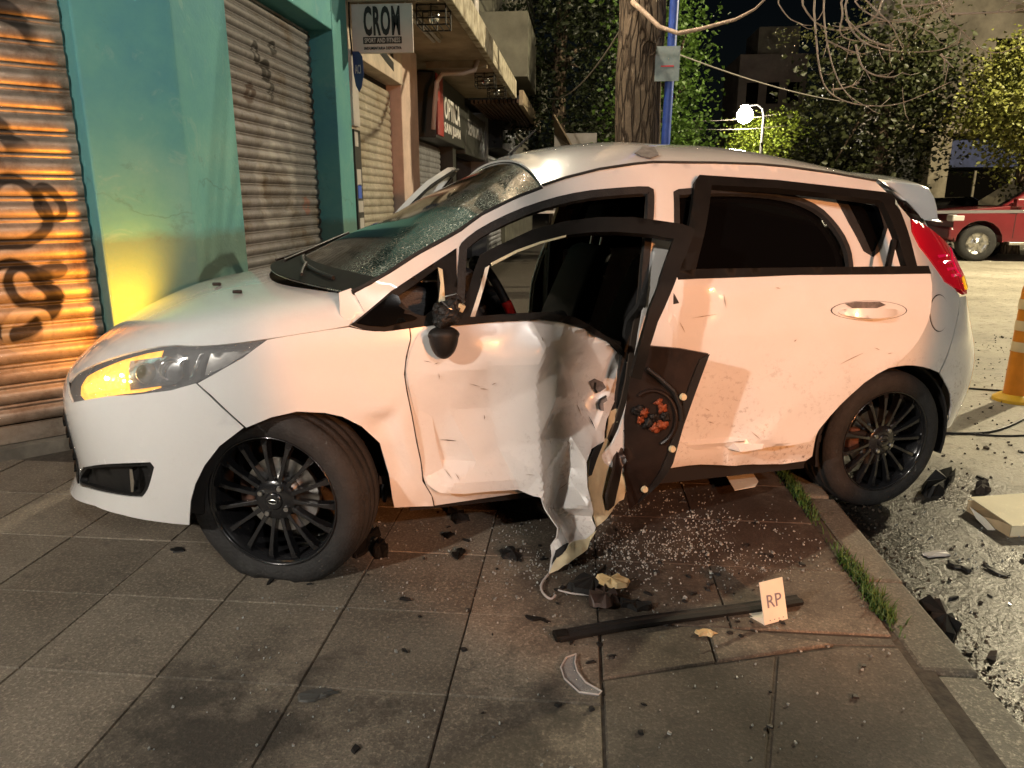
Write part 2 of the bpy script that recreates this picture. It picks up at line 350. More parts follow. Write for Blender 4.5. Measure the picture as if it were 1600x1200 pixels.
while y < 9:
    ln = (.62, .48, .7, .55)[k % 4]; x0 = .975 + rng.uniform(-.006, .006); k += 1
    b = B().prism([(x0 if y > 1.9 else x0 - .045, y + .006), (1.085 + rng.uniform(-.008, .008), y + .006), (1.085 + rng.uniform(-.01, .01), y + ln - .006), (x0 if y > 1.9 else x0 - .045, y + ln - .006)], -.11, -.004 + rng.uniform(-.008, .004))
    b.mk('kerb_stone', M_KERB, kb, bevel=.012, seg=2); y += ln
# grass in the joint behind the kerb (uncountable)
def blades(name, spots, n, h, m, **k):
    V = []; Fc = []
    for _ in range(n):
        x, y, z = spots(); a = rng.uniform(0, 6.28); hh = h * rng.uniform(.4, 1.2); w_ = rng.uniform(.0015, .0035); lx, ly = math.cos(a), math.sin(a); ln = rng.uniform(.2, .9) * hh
        b = len(V); V += [(x - ly*w_, y + lx*w_, z), (x + ly*w_, y - lx*w_, z), (x + lx*ln*.4 + ly*w_*.8, y + ly*ln*.4 - lx*w_*.8, z + hh*.6), (x + lx*ln*.4 - ly*w_*.8, y + ly*ln*.4 + lx*w_*.8, z + hh*.6), (x + lx*ln, y + ly*ln, z + hh)]
        Fc += [(b, b+1, b+2, b+3), (b+3, b+2, b+4)]
    return mk(name, V, Fc, m, **k)
M_GRASS = mat('grass_blade', (.05, .105, .018), rough=.6, var=.4, vs=20)
def gspot():
    y = rng.choice([rng.normal(2.27, .10), rng.normal(2.95, .12), rng.normal(3.25, .10), rng.normal(2.08, .05)]); return (rng.normal(.945, .014), y, -.012)
blades('grass', gspot, 1500, .04, M_GRASS, label='green grass growing in the joint behind the kerb', cat='grass', kind='stuff')

# ================================================================== shop fronts
def teal_mat():
    m = mat('teal_render', (.13, .36, .34), rough=.75); g = N(m, 'ShaderNodeNewGeometry').outputs['Position']
    n1 = noise_(m, g, 1.6, 6, .65); n2 = noise_(m, g, 45, 4, .6); n3 = noise_(m, g, 5, 6, .7, 1.2)
    c = ramp_(m, n1, [(.3, (.06, .225, .275)), (.5, (.085, .28, .28)), (.7, (.125, .32, .30))])
    c = mix_(m, math_(m, 'MULTIPLY', ramp_(m, n3, [(.58, 0.), (.66, 1.)]), .35), c, (.20, .35, .32))
    c = mix_(m, math_(m, 'MULTIPLY', ramp_(m, noise_(m, g, 3.3, 7, .75), [(.62, 0.), (.70, 1.)]), .45), c, (.05, .12, .12))
    vo = N(m, 'ShaderNodeTexVoronoi'); vo.feature = 'DISTANCE_TO_EDGE'; vo.inputs['Scale'].default_value = 1.3
    w2 = N(m, 'ShaderNodeMixRGB'); w2.inputs[0].default_value = .35; L(m, g, w2.inputs[1]); nn2 = N(m, 'ShaderNodeTexNoise'); nn2.inputs['Scale'].default_value = 3; nn2.inputs['Detail'].default_value = 8; L(m, g, nn2.inputs['Vector']); L(m, nn2.outputs['Color'], w2.inputs[2]); L(m, w2.outputs[0], vo.inputs['Vector'])
    ck = math_(m, 'MULTIPLY', ramp_(m, vo.outputs['Distance'], [(.0, 1.), (.006, 0.)]), ramp_(m, noise_(m, g, 1.7, 3), [(.45, 0.), (.6, 1.)]))
    c = mix_(m, math_(m, 'MULTIPLY', ck, .4), c, (.03, .06, .06))
    ch_ = ramp_(m, noise_(m, g, 8, 8, .8), [(.70, 0.), (.715, 1.)]); c = mix_(m, ch_, c, (.42, .42, .36))
    sp = N(m, 'ShaderNodeSeparateXYZ'); L(m, g, sp.inputs[0])
    lo = N(m, 'ShaderNodeMapRange'); L(m, math_(m, 'ADD', sp.outputs[2], math_(m, 'MULTIPLY', n3, .10)), lo.inputs[0]); lo.inputs[1].default_value = 1.12; lo.inputs[2].default_value = 1.06
    c = mix_(m, math_(m, 'MULTIPLY', lo.outputs[0], .62), c, (.085, .118, .082))
    L(m, c, bsdf(m).inputs['Base Color']); bp = N(m, 'ShaderNodeBump'); bp.inputs['Strength'].default_value = .3; bp.inputs['Distance'].default_value = .006
    L(m, math_(m, 'ADD', n2, n3), bp.inputs['Height']); L(m, bp.outputs[0], bsdf(m).inputs['Normal']); return m
M_TEAL = teal_mat()
def shutter_mat(name, base, rust, graf, gscale=2.2, thr=.56, rings=()):
    m = mat(name, base, rough=.42, metal=.55); co = N(m, 'ShaderNodeNewGeometry').outputs['Position']
    n1 = noise_(m, co, 3.0, 7, .7); n2 = noise_(m, co, 30, 4, .6)
    c = ramp_(m, n1, [(.32, rust), (.5, base), (.7, tuple(min(1, x * 1.5) for x in base))])
    wv = N(m, 'ShaderNodeTexWave'); wv.wave_type = 'RINGS'; wv.inputs['Scale'].default_value = gscale; wv.inputs['Distortion'].default_value = 7; wv.inputs['Detail'].default_value = 1.0; wv.inputs['Detail Scale'].default_value = .6; L(m, co, wv.inputs['Vector'])
    gm = math_(m, 'MULTIPLY', ramp_(m, wv.outputs['Fac'], [(.86, 0.), (.92, 1.)]), ramp_(m, noise_(m, co, 1.1, 2), [(thr - .02, 0.), (thr + .03, 1.)]))
    c = mix_(m, math_(m, 'MULTIPLY', gm, .85), c, graf); c = mix_(m, math_(m, 'MULTIPLY', ramp_(m, n2, [(.55, 0.), (.7, 1.)]), .35), c, tuple(x * .4 for x in base))
    if rings:      # sprayed loops and strokes
        nzc = N(m, 'ShaderNodeTexNoise'); nzc.inputs['Scale'].default_value = 2.4; nzc.inputs['Detail'].default_value = 2; L(m, co, nzc.inputs['Vector'])
        ad = N(m, 'ShaderNodeMixRGB'); ad.blend_type = 'ADD'; ad.inputs[0].default_value = .22; L(m, co, ad.inputs[1]); L(m, nzc.outputs['Color'], ad.inputs[2])
        for cpt, rad, wid, col, k in rings:
            d = N(m, 'ShaderNodeVectorMath'); d.operation = 'DISTANCE'; L(m, ad.outputs[0], d.inputs[0]); d.inputs[1].default_value = (cpt[0] + .11, cpt[1] + .11, cpt[2] + .11)
            q = math_(m, 'ABSOLUTE', math_(m, 'SUBTRACT', d.outputs['Value'], rad)); mr = N(m, 'ShaderNodeMapRange'); L(m, q, mr.inputs[0]); mr.inputs[1].default_value = wid; mr.inputs[2].default_value = wid * .6
            c = mix_(m, math_(m, 'MULTIPLY', mr.outputs[0], math_(m, 'MULTIPLY', ramp_(m, n1, [(.25, .5), (.5, 1.)]), k)), c, col)
    L(m, c, bsdf(m).inputs['Base Color']); L(m, ramp_(m, n1, [(.3, .6), (.7, .35)]), bsdf(m).inputs['Roughness']); return m
def _cp(u, v):
    d = ray(u, v); n_ = np.array([.7071, -.7071, 0]); return CP + d * ((np.array([-2.69, 3.13, 0]) - CP) @ n_ / (d @ n_))
_bk = (.02, .017, .015); _wh = (.55, .53, .52)
R1 = [(_cp(25, 470), .16, .035, _bk, .95), (_cp(60, 455), .10, .03, _bk, .95), (_cp(20, 340), .13, .03, _bk, .9), (_cp(70, 320), .07, .025, _bk, .9), (_cp(45, 520), .09, .02, (.5, .42, .3), .6), (_cp(95, 430), .05, .02, _bk, .8)]
R2 = [(on_x(412, 110, -2.18), .07, .028, _bk, .85), (on_x(398, 78, -2.18), .05, .022, _bk, .8), (on_x(425, 78, -2.18), .04, .02, _bk, .8), (on_x(420, 145, -2.18), .05, .025, _bk, .8), (on_x(385, 150, -2.18), .05, .03, (.06, .035, .025), .8), (on_x(430, 290, -2.18), .28, .06, _wh, .25), (on_x(440, 230, -2.18), .20, .05, _wh, .2), (on_x(475, 325, -2.18), .05, .03, (.28, .10, .07), .6)]
M_SH1 = shutter_mat('shutter_steel_corner', (.34, .28, .22), (.12, .07, .04), (.02, .018, .016), 1.1, .60, R1)
M_SH2 = shutter_mat('shutter_steel_teal_shop', (.19, .18, .185), (.10, .07, .045), (.025, .022, .024), 2.6, .60, R2)
M_SH3 = shutter_mat('shutter_steel_cream_shop', (.42, .38, .31), (.30, .25, .18), (.25, .2, .15), 2.0, .7)
M_SH4 = shutter_mat('shutter_steel_far', (.3, .3, .32), (.2, .2, .2), (.1, .1, .1), 2.0, .7)
def shutter(par, p0, dirv, nrm, width, z0, z1, pitch, m, kind=0):
    """roller shutter: every slat is an object; p0 = start point on plane, dirv along, nrm outward"""
    e = empty('roller_shutter', par=par); n = int((z1 - z0) / pitch); h = pitch
    prof = [(0, 0), (.012, .05*h), (.020, .25*h), (.021, .48*h), (.014, .66*h), (.004, .74*h), (.003, .80*h), (.012, .86*h), (.012, .94*h), (.002, 1.0*h)] if kind == 0 else [(0, 0), (.010, .08*h), (.015, .35*h), (.014, .62*h), (.006, .84*h), (.0, .97*h), (0, h)]
    d = np.array([dirv[0], dirv[1]]); nn_ = np.array([nrm[0], nrm[1]]); V = []
    for t in (0, width):
        for o, z in prof: q = d * t + nn_ * o; V.append((q[0], q[1], z))
    k = len(prof); Fc = [(i, i + 1, k + i + 1, k + i) for i in range(k - 1)]
    me = bpy.data.meshes.new('slat'); me.from_pydata(V, [], Fc); me.update(); me.polygons.foreach_set('use_smooth', [True] * len(me.polygons))
    for i in range(n): mko('slat', me, m, e, loc=(p0[0], p0[1], z0 + i * h))
    q = d * width
    V = [(0, 0, 0), (q[0], q[1], 0), (q[0] + nn_[0]*.03, q[1] + nn_[1]*.03, 0), (nn_[0]*.03, nn_[1]*.03, 0)]; V += [(a, b_, .085) for a, b_, _ in V]
    mk('bottom_rail', V, [(0, 1, 2, 3), (4, 5, 6, 7), (0, 1, 5, 4), (1, 2, 6, 5), (2, 3, 7, 6), (3, 0, 4, 7)], m, e, loc=(p0[0], p0[1], z0 - .09))
    return e
XW = -1.98; S2 = math.sqrt(.5)
# corner shop (teal): chamfered corner at (-1.98, 3.60)
teal = empty('teal_shop_building', (0, 0, 0), label='teal rendered corner building with two closed metal shutters', cat='building')
cx, cy = XW, 3.62
def ch(a, o): return (cx - S2 * a + S2 * o, cy - S2 * a - S2 * o)      # a along the chamfer to the left, o outward
pa = .43
pil = [(cx, cy), (cx, 4.20), (cx - .5, 4.20), ch(.9, -.75), ch(pa, -.20), ch(pa, 0)]
B().prism(pil, -.02, 4.6).mk('corner_pillar', M_TEAL, teal, bevel=.012)
B().box((XW - .55, 6.02, -.02), (XW, 6.40, 4.6)).mk('end_pillar', M_TEAL, teal, bevel=.01)
B().box((XW - .30, 4.20, 2.50), (XW - .003, 6.02, 4.6)).mk('lintel', M_TEAL, teal, bevel=.008)
B().prism([ch(pa, -.02), ch(3.4, -.02), ch(3.4, -.5), ch(pa, -.5)], 2.75, 4.6).mk('corner_lintel', M_TEAL, teal)
B().prism([ch(3.4, 0), ch(4.6, 0), ch(4.6, -.6), ch(3.4, -.6)], -.02, 4.6).mk('side_pillar', M_TEAL, teal)
B().box((-9, 3.7, 2.4), (XW - .6, 6.4, 4.6)).mk('wall', M_TEAL, teal)
M_CEMENT = mat('grey_cement', (.16, .14, .11), rough=.85, var=.35, vs=5, bump=.3, bs=50)
B().prism([ch(pa, -.10), ch(3.4, -.10), ch(3.4, -.3), ch(pa, -.3)], -.02, .055).mk('door_sill', M_CEMENT, teal)
s0 = ch(3.38, -.20); shutter(teal, s0, (S2, S2), (S2, -S2), 3.38 - pa - .012, .15, 2.75, .098, M_SH1)
shutter(teal, (XW - .20, 4.205), (0, 1), (1, 0), 1.795, .15, 2.50, .078, M_SH2)
B().box((XW - .24, 4.2, -.02), (XW - .12, 6.02, .055)).mk('door_sill', M_CEMENT, teal)
# wall behind corner shutter is closed by dark backing
B().prism([ch(pa, -.24), ch(3.4, -.24), ch(3.4, -.3), ch(pa, -.3)], .05, 2.8).mk('shutter_backing', M_DARK, teal)
B().box((XW - .32, 4.2, .05), (XW - .24, 6.02, 2.6)).mk('shutter_backing', M_DARK, teal)

# cream sports shop
M_CREAM = mat('cream_render', (.52, .44, .36), rough=.8, var=.22, vs=4, bump=.2, bs=40)
M_PINK = mat('pink_render', (.55, .42, .36), rough=.8, var=.18, vs=3, bump=.2, bs=40)
M_BLK = mat('black_paint', (.012, .012, .013), rough=.6)
M_SIGNW = mat('sign_white', (.46, .43, .41), rough=.5, var=.08, vs=5)
crom = empty('cream_shop_building', label='cream shop with a closed slatted shutter beside the teal pillar', cat='building')
B().box((XW - .5, 6.41, -.02), (XW - .02, 6.62, 3.0)).mk('left_pier', M_CREAM, crom, bevel=.006)
B().box((XW - .5, 8.32, -.02), (XW - .02, 9.15, 3.0)).mk('right_pier', M_PINK, crom, bevel=.01)
B().box((XW - .38, 6.62, 2.42), (XW - .0, 8.32, 3.0)).mk('shutter_box', M_CREAM, crom, bevel=.008)
shutter(crom, (XW - .16, 6.63), (0, 1), (1, 0), 1.68, .15, 2.42, .076, M_SH3, 1)
B().box((XW - .26, 6.62, .05), (XW - .19, 8.32, 2.5)).mk('shutter_backing', M_DARK, crom)
# brush-painted lettering patch on the shutter box
def xpoly(name, pts, m, par, x, solid=.006): return mk(name, [(x, y_, z_) for y_, z_ in pts], [tuple(range(len(pts)))], m, par, solid=solid, off=1)
xpoly('painted_lettering', [(7.15, 2.92), (7.3, 2.94), (7.5, 2.95), (7.9, 2.93), (7.93, 2.62), (7.7, 2.66), (7.5, 2.70), (7.3, 2.72), (7.16, 2.76)], M_BLK, crom, XW + .004)
xpoly('painted_lettering', [(7.17, 2.70), (7.4, 2.66), (7.6, 2.63), (7.93, 2.585), (7.93, 2.50), (7.7, 2.53), (7.45, 2.57), (7.18, 2.62)], M_BLK, crom, XW + .004)
# canopy slab
M_CANO = mat('canopy_concrete', (.30, .235, .16), rough=.85, var=.3, vs=3, bump=.25, bs=30)
M_CANE = mat('canopy_edge_stained', (.62, .57, .45), rough=.85, var=.5, vs=7, col2=(.18, .14, .09))
can = empty('canopy_slab', label='stained concrete canopy over the shops left of the street', cat='canopy')
B().box((XW - .4, 6.42, 2.88), (-1.22, 13.0, 3.10)).mk('slab', M_CANO, can)
B().box((-1.22, 6.42, 2.86), (-1.14, 13.0, 3.14)).mk('edge_beam', M_CANE, can, bevel=.01)
B().box((XW, 9.6, 2.80), (-1.22, 9.72, 2.88)).mk('cross_beam', M_CANO, can); B().box((XW, 6.43, 2.80), (-1.22, 6.5, 2.88)).mk('cross_beam', M_CANO, can)
# hanging shop sign
sg_ = empty('hanging_shop_sign', label='white hanging sign reading CROM SPORT AND FITNESS under the canopy', cat='sign')
B().box((XW + .02, 6.47, 2.41), (-1.44, 6.50, 2.79)).mk('board', M_SIGNW, sg_, bevel=.004)
def MXZ(x, y, z): return Matrix(((1, 0, 0, x), (0, 0, -1, y), (0, 1, 0, z), (0, 0, 0, 1)))
text('lettering', 'CROM', M_BLK, sg_, MXZ(-1.70, 6.468, 2.658), .31, .23, bold=.035)
B().box((-1.865, 6.464, 2.482), (-1.535, 6.469, 2.535)).mk('lettering_band', M_BLK, sg_)
text('lettering', 'SPORT AND FITNESS', M_SIGNW, sg_, MXZ(-1.70, 6.462, 2.508), .305, .036, .002, bold=.015)
text('lettering', 'INDUMENTARIA DEPORTIVA', M_BLK, sg_, MXZ(-1.70, 6.468, 2.448), .32, .024, .002, bold=.03)
for xx in (-1.9, -1.5): B().tube([(xx, 6.485, 2.78), (xx, 6.485, 2.89)], .006, 6).mk('hanger', M_STEEL, sg_)
# oval blue sign
M_NAVY = mat('navy_enamel', (.02, .03, .12), rough=.3, coat=.4)
ov = empty('oval_sign', label='small dark blue shield sign hanging beside the teal pillar', cat='sign')
pts = [(-1.955, 2.42), (-1.90, 2.42), (-1.873, 2.38), (-1.868, 2.25), (-1.89, 2.14), (-1.915, 2.10), (-1.94, 2.15), (-1.955, 2.25)]
B().prism_y([(x, z) for x, z in pts], 6.435, 6.447).mk('plate', M_NAVY, ov)
text('lettering', 'ACI', M_SIGNW, ov, MXZ(-1.915, 6.434, 2.28), .05, .07, .002)
B().tube([(-1.96, 6.44, 2.40), (-1.97, 6.44, 2.60), (-1.965, 6.44, 2.88)], .008, 6).mk('bracket', M_BLKP, ov)
# white panel, notices and stickers on the pier
nb = B().box((XW - .018, 6.42, 1.83), (XW + .012, 6.60, 2.44)).mk('meter_panel', M_SIGNW, None, label='pale meter panel on the pier between teal and cream shop', cat='panel')
M_BOARD = mat('dark_notice_board', (.03, .028, .024), rough=.5)
nb = B().box((XW - .018, 6.42, .9), (XW + .008, 6.60, 1.80)).mk('notice_board', M_BOARD, None, label='dark notice board covered in stickers beside the teal pillar', cat='notice board')
M_BLUE = mat('sticker_blue', (.05, .12, .55), rough=.4)
for y0, y1, z0, z1, mm_ in ((6.43, 6.52, 1.66, 1.78, M_SIGNW), (6.44, 6.56, 1.33, 1.47, M_SIGNW), (6.45, 6.55, 1.22, 1.34, M_BLUE), (6.44, 6.58, 1.10, 1.20, M_SIGNW), (6.46, 6.58, .95, 1.05, M_SIGNW)):
    B().box((XW + .008, y0, z0), (XW + .011, y1, z1)).mk('sticker', mm_, nb)
# caged ceiling lamps and tube light, conduit
def cage(x, y, nm, lab):
    e = empty(nm, (x, y, 2.88), label=lab, cat='lamp', group=None)
    for i in range(5):
        for a, b_ in (((-.13 + .065*i, -.13, 0), (-.13 + .065*i, -.13, -.17)), ((-.13 + .065*i, .13, 0), (-.13 + .065*i, .13, -.17)), ((-.13, -.13 + .065*i, 0), (-.13, -.13 + .065*i, -.17)), ((.13, -.13 + .065*i, 0), (.13, -.13 + .065*i, -.17)), ((-.13 + .065*i, -.13, -.17), (-.13 + .065*i, .13, -.17)), ((-.13, -.13 + .065*i, -.17), (.13, -.13 + .065*i, -.17))):
            pass
    b = B()
    for z in (-.01, -.06, -.115, -.17): b.tube([(-.13, -.13, z), (.13, -.13, z), (.13, .13, z), (-.13, .13, z), (-.13, -.13, z)], .006, 5)
    for xx in (-.13, 0, .13):
        for yy in (-.13, .13): b.tube([(xx, yy, 0), (xx, yy, -.17)], .006, 5)
    for xx in (-.065, 0, .065): b.tube([(xx, -.13, -.17), (xx, .13, -.17)], .006, 5)
    b.mk('wire_cage', M_BLKP, e)
    B().lathe([(0, 0), (.04, 0), (.05, -.05), (.06, -.09), (.04, -.13), (0, -.145)], 16).mk('bulb', M_CHROME, e, smooth=True)
cage(-1.36, 7.0, 'caged_lamp', 'caged lamp under the canopy nearest the hanging sign')
cage(-1.36, 10.6, 'caged_lamp', 'second caged lamp under the canopy, near the optician sign')
cage(-1.33, 11.7, 'caged_lamp', 'farthest caged lamp under the canopy')
tl_ = empty('tube_light', label='unlit double tube light on the canopy ceiling', cat='lamp')
for xx in (-1.62, -1.56): B().tube([(xx, 7.05, 2.85), (xx, 8.3, 2.85)], .016, 8).mk('tube', M_SIGNW, tl_, smooth=True)
B().box((-1.66, 7.1, 2.86), (-1.52, 8.25, 2.88)).mk('fitting', M_CANO, tl_)
B().tube([(-1.86, 9.35, 2.05), (-1.83, 9.33, 2.35), (-1.80, 9.35, 2.6), (-1.74, 9.4, 2.70), (-1.5, 9.5, 2.72), (-1.36, 9.55, 2.76), (-1.32, 9.56, 2.88)], .028, 10).mk('drain_pipe', mat('pinkish_pipe', (.5, .40, .36), rough=.5), None, smooth=True, label='bent pale drain pipe hanging under the canopy', cat='pipe')
# optician
M_DKG = mat('dark_signboard', (.035, .036, .032), rough=.5, var=.2, vs=5); M_REDS = mat('red_stripe', (.3, .035, .025), rough=.5)
M_WHT = mat('letter_white', (.75, .74, .72), rough=.5)
opt = empty('optician_shop_building', label='dark optician shop with a large signboard reading OPTICA', cat='building')
B().box((XW - .5, 9.16, -.02), (XW - .35, 21, 3.0)).mk('wall', M_DKG, opt)
bd = B().box((XW - .34, 10.15, 2.02), (XW + .0, 12.7, 2.86)).mk('signboard', M_DKG, opt, bevel=.02)
B().box((XW + .001, 10.16, 2.06), (XW + .02, 10.62, 2.84)).mk('red_stripe', M_REDS, opt, bevel=.008)
def MYZ(x, y, z): return Matrix(((0, 0, 1, x), (1, 0, 0, y), (0, 1, 0, z), (0, 0, 0, 1)))
text('lettering', 'OPTICA', M_WHT, opt, MYZ(XW + .004, 11.45, 2.48), 1.35, .30, bold=.02); text('lettering', 'SAN JUAN', M_WHT, opt, MYZ(XW + .004, 11.45, 2.19), 1.4, .18, bold=.02)
B().box((XW - .34, 9.2, -.02), (XW - .1, 9.5, 2.0)).mk('pier', M_DKG, opt); B().box((XW - .34, 12.0, -.02), (XW - .1, 12.3, 2.02)).mk('pier', M_DKG, opt)
shutter(opt, (XW - .3, 9.5), (0, 1), (1, 0), 2.4, .15, 2.0, .08, M_SH4, 1)
op2 = empty('next_shop_building', label='unlit shop with a grey lettered fascia beyond the optician', cat='building')
B().box((XW - .34, 12.75, 1.95), (XW + .0, 15.3, 2.7)).mk('fascia', M_DKG, op2, bevel=.02)
text('lettering', 'SENSORIAL', mat('letter_grey', (.3, .3, .31), rough=.5), op2, MYZ(XW + .004, 13.9, 2.42), 1.8, .26)
B().box((XW - .34, 12.75, -.02), (XW - .3, 15.3, 1.95)).mk('shop_window', M_GLASS, op2)
B().box((XW - .34, 15.4, -.02), (XW + .0, 15.8, 2.9)).mk('pier', mat('grey_render', (.24, .24, .26), rough=.8, var=.2), op2)
shutter(op2, (XW - .1, 15.8), (0, 1), (1, 0), 3.2, .15, 2.2, .1, M_SH4, 1)
B().box((XW - .3, 15.8, 2.25), (XW + .3, 19.0, 2.9)).mk('dark_awning_box', M_BLK, op2)
wc = empty('slatted_canopy', label='dark timber slatted canopy beyond the concrete one', cat='canopy')
M_WOODD = mat('dark_timber', (.10, .05, .028), rough=.6, var=.3, vs=8)
B().box((XW, 13.1, 2.86), (-1.1, 18.5, 2.92)).mk('deck', M_BLK, wc)
for i in range(12): B().box((XW + .04 + i * .072, 13.1, 2.80), (XW + .085 + i * .072, 18.5, 2.86)).mk('slat', M_WOODD, wc)
B().box((-1.1, 13.05, 2.76), (-1.03, 18.5, 3.0)).mk('fascia', M_CANO, wc)
# building above and beyond on the left
M_GREYW = mat('grey_wall', (.12, .115, .09), rough=.85, var=.3, vs=2)
ub = empty('upper_flats_building', label='grey flats with balconies above the shops on the left', cat='building')
B().box((-9, 6.42, 3.12), (XW + .05, 13.2, 9.5)).mk('wall', M_CREAM, ub); B().box((-9, 13.2, 3.0), (XW + .1, 26, 11)).mk('wall', M_GREYW, ub)
B().box((-9, 19.2, -.02), (XW, 30, 3.0)).mk('ground_floor', M_GREYW, ub)
for y0, y1, z0 in ((13.6, 16.0, 3.3), (13.6, 16.0, 6.0), (18.0, 21.0, 3.3)):
    B().box((XW + .1, y0, z0), (-1.0, y1, z0 + .12)).mk('balcony_floor', M_GREYW, ub); B().box((-1.08, y0, z0 + .12), (-1.0, y1, z0 + 1.05)).mk('balcony_front', M_GREYW, ub); B().box((XW + .1, y0, z0 + .12), (-1.08, y0 + .07, z0 + 1.05)).mk('balcony_side', M_GREYW, ub)
    for zz in (1.25, 1.45): B().tube([(XW + .1, y0, z0 + zz), (-1.03, y0, z0 + zz), (-1.03, y1, z0 + zz)], .018, 6).mk('railing', M_BLKP, ub)
for y0 in (6.9, 8.3, 9.7, 11.1):
    wn = B().box((XW + .05, y0, 3.7), (XW + .07, y0 + .8, 4.9)).mk('window', M_GLASS, ub); B().box((XW + .05, y0 - .05, 4.9), (XW + .1, y0 + .85, 4.96)).mk('window_frame', M_SIGNW, wn); B().box((XW + .05, y0 + .38, 3.7), (XW + .085, y0 + .42, 4.9)).mk('window_bar', M_SIGNW, wn)
B().tube([(XW + .12, 13.3, 3.0), (XW + .12, 13.3, 9)], .05, 8).mk('downpipe', M_SIGNW, ub)

# ================================================================== trees
def leaf_mesh(cx, rad, n, size, clump=26, seed=1, hollow=.35, flat=.5):
    r = np.random.default_rng(seed); nc = max(4, n // clump); V = []; Fc = []
    d = r.normal(size=(nc, 3)); d /= np.linalg.norm(d, axis=1)[:, None]; rr = (hollow + (1 - hollow) * r.random(nc) ** .6)[:, None]
    cc = d * rr * np.array(rad) * (1 + .18 * np.sin(d[:, :1] * 5 + seed) + .14 * np.sin(d[:, 2:] * 7 + 2 * seed)) + np.array(cx)
    k = np.repeat(np.arange(nc), clump); N_ = len(k); P = cc[k] + r.normal(size=(N_, 3)) * np.array([1, 1, .7]) * size * 3.0
    a = r.normal(size=(N_, 3)); a[:, 2] = a[:, 2] * .5 - .25; a /= np.linalg.norm(a, axis=1)[:, None]
    b = np.cross(a, r.normal(size=(N_, 3))); b /= np.linalg.norm(b, axis=1)[:, None]; s = size * r.uniform(.55, 1.25, N_)[:, None]
    bend = np.cross(a, b) * s * .25
    V = np.stack([P, P + a*s*.5 + b*s*.42 + bend, P + a*s*1.15, P + a*s*.5 - b*s*.42 + bend], 1).reshape(-1, 3)
    me = bpy.data.meshes.new('leaves'); me.vertices.add(len(V)); me.vertices.foreach_set('co', V.ravel())
    me.loops.add(N_ * 6); me.loops.foreach_set('vertex_index', (np.arange(N_)[:, None] * 4 + np.array([0, 1, 2, 0, 2, 3])).ravel())
    me.polygons.add(N_ * 2); me.polygons.foreach_set('loop_start', np.arange(0, N_ * 6, 3)); me.update(); me.validate()
    return me, cc
def leafmat(name, col, col2):
    m = mat(name, col, rough=.5, var=.3, vs=3, col2=col2); p = bsdf(m); p.inputs['Transmission Weight'].default_value = 0; p.inputs['Subsurface Weight'].default_value = 0
    return m
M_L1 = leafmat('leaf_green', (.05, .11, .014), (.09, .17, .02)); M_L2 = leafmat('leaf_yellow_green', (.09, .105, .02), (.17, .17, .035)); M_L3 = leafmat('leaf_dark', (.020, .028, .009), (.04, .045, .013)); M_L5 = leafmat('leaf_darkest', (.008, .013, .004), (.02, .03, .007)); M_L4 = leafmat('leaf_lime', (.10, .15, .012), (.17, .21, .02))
def bark_mat():
    m = mat('bark', (.12, .085, .055), rough=.9); co = N(m, 'ShaderNodeTexCoord').outputs['Object']
    mp = N(m, 'ShaderNodeMapping'); mp.inputs['Scale'].default_value = (1, 1, .16); L(m, co, mp.inputs[0])
    vo = N(m, 'ShaderNodeTexVoronoi'); vo.feature = 'DISTANCE_TO_EDGE'; vo.inputs['Scale'].default_value = 16
    nz = N(m, 'ShaderNodeTexNoise'); nz.inputs['Scale'].default_value = 7; L(m, mp.outputs[0], nz.inputs[0]); mx = N(m, 'ShaderNodeMixRGB'); mx.inputs[0].default_value = .12; L(m, mp.outputs[0], mx.inputs[1]); L(m, nz.outputs['Color'], mx.inputs[2]); L(m, mx.outputs[0], vo.inputs['Vector'])
    e = ramp_(m, vo.outputs['Distance'], [(.0, 0.), (.16, 1.)]); n2 = noise_(m, co, 20, 5)
    c = mix_(m, e, (.035, .022, .014), (.16, .12, .085)); c = mix_(m, math_(m, 'MULTIPLY', n2, .5), c, (.09, .06, .04)); L(m, c, bsdf(m).inputs['Base Color'])
    bp = N(m, 'ShaderNodeBump'); bp.inputs['Strength'].default_value = 1.; bp.inputs['Distance'].default_value = .03; L(m, math_(m, 'ADD', e, math_(m, 'MULTIPLY', n2, .4)), bp.inputs['Height']); L(m, bp.outputs[0], bsdf(m).inputs['Normal']); return m
M_BARK = bark_mat(); M_TWIG = mat('twig', (.42, .31, .24), rough=.7, var=.3, vs=20)
def trunk_mesh(path, rads, n=20, wob=.06, seed=0):
    b = B(); b.tube(path, rads, n); r = np.random.default_rng(seed); V = []
    for i, v in enumerate(b.V):
        row = i // n; k = i % n; c = np.array(path[row]); o = np.array(v) - c; V.append(tuple(c + o * (1 + wob * math.sin(k * 2 * PI / n * 3 + row * .5 + seed) + wob * .6 * math.sin(k * 2 * PI / n * 5 - row * .8))))
    b.V = V; return b
def tree(name, x, y, h, r, crown, rad, n, size, m, label, seed, lean=(0, 0), z0=0., group=None, limbs=5, clump=26):
    e = empty(name, (x, y, z0), label=label, cat='tree', group=group)
    path = [(lean[0] * k / 8, lean[1] * k / 8, h * k / 8) for k in range(9)]; rads = [r * (1.35 if k == 0 else 1 - .45 * k / 8) for k in range(9)]
    trunk_mesh(path, rads, 14, .05, seed).mk('trunk', M_BARK, e, smooth=True)
    me, cc = leaf_mesh((crown[0] - x, crown[1] - y, crown[2] - z0), rad, n, size, clump, seed); mko('crown', me, m, e)
    r_ = np.random.default_rng(seed + 50); top = Vector(path[-2])
    for i in range(limbs):
        t = Vector(cc[r_.integers(len(cc))]); mid = top.lerp(t, .5) + Vector((0, 0, .15 * (t - top).length)); B().tube([top, mid, t], [r * .45, r * .25, r * .08], 7).mk('limb', M_BARK, e, smooth=True)
    return e
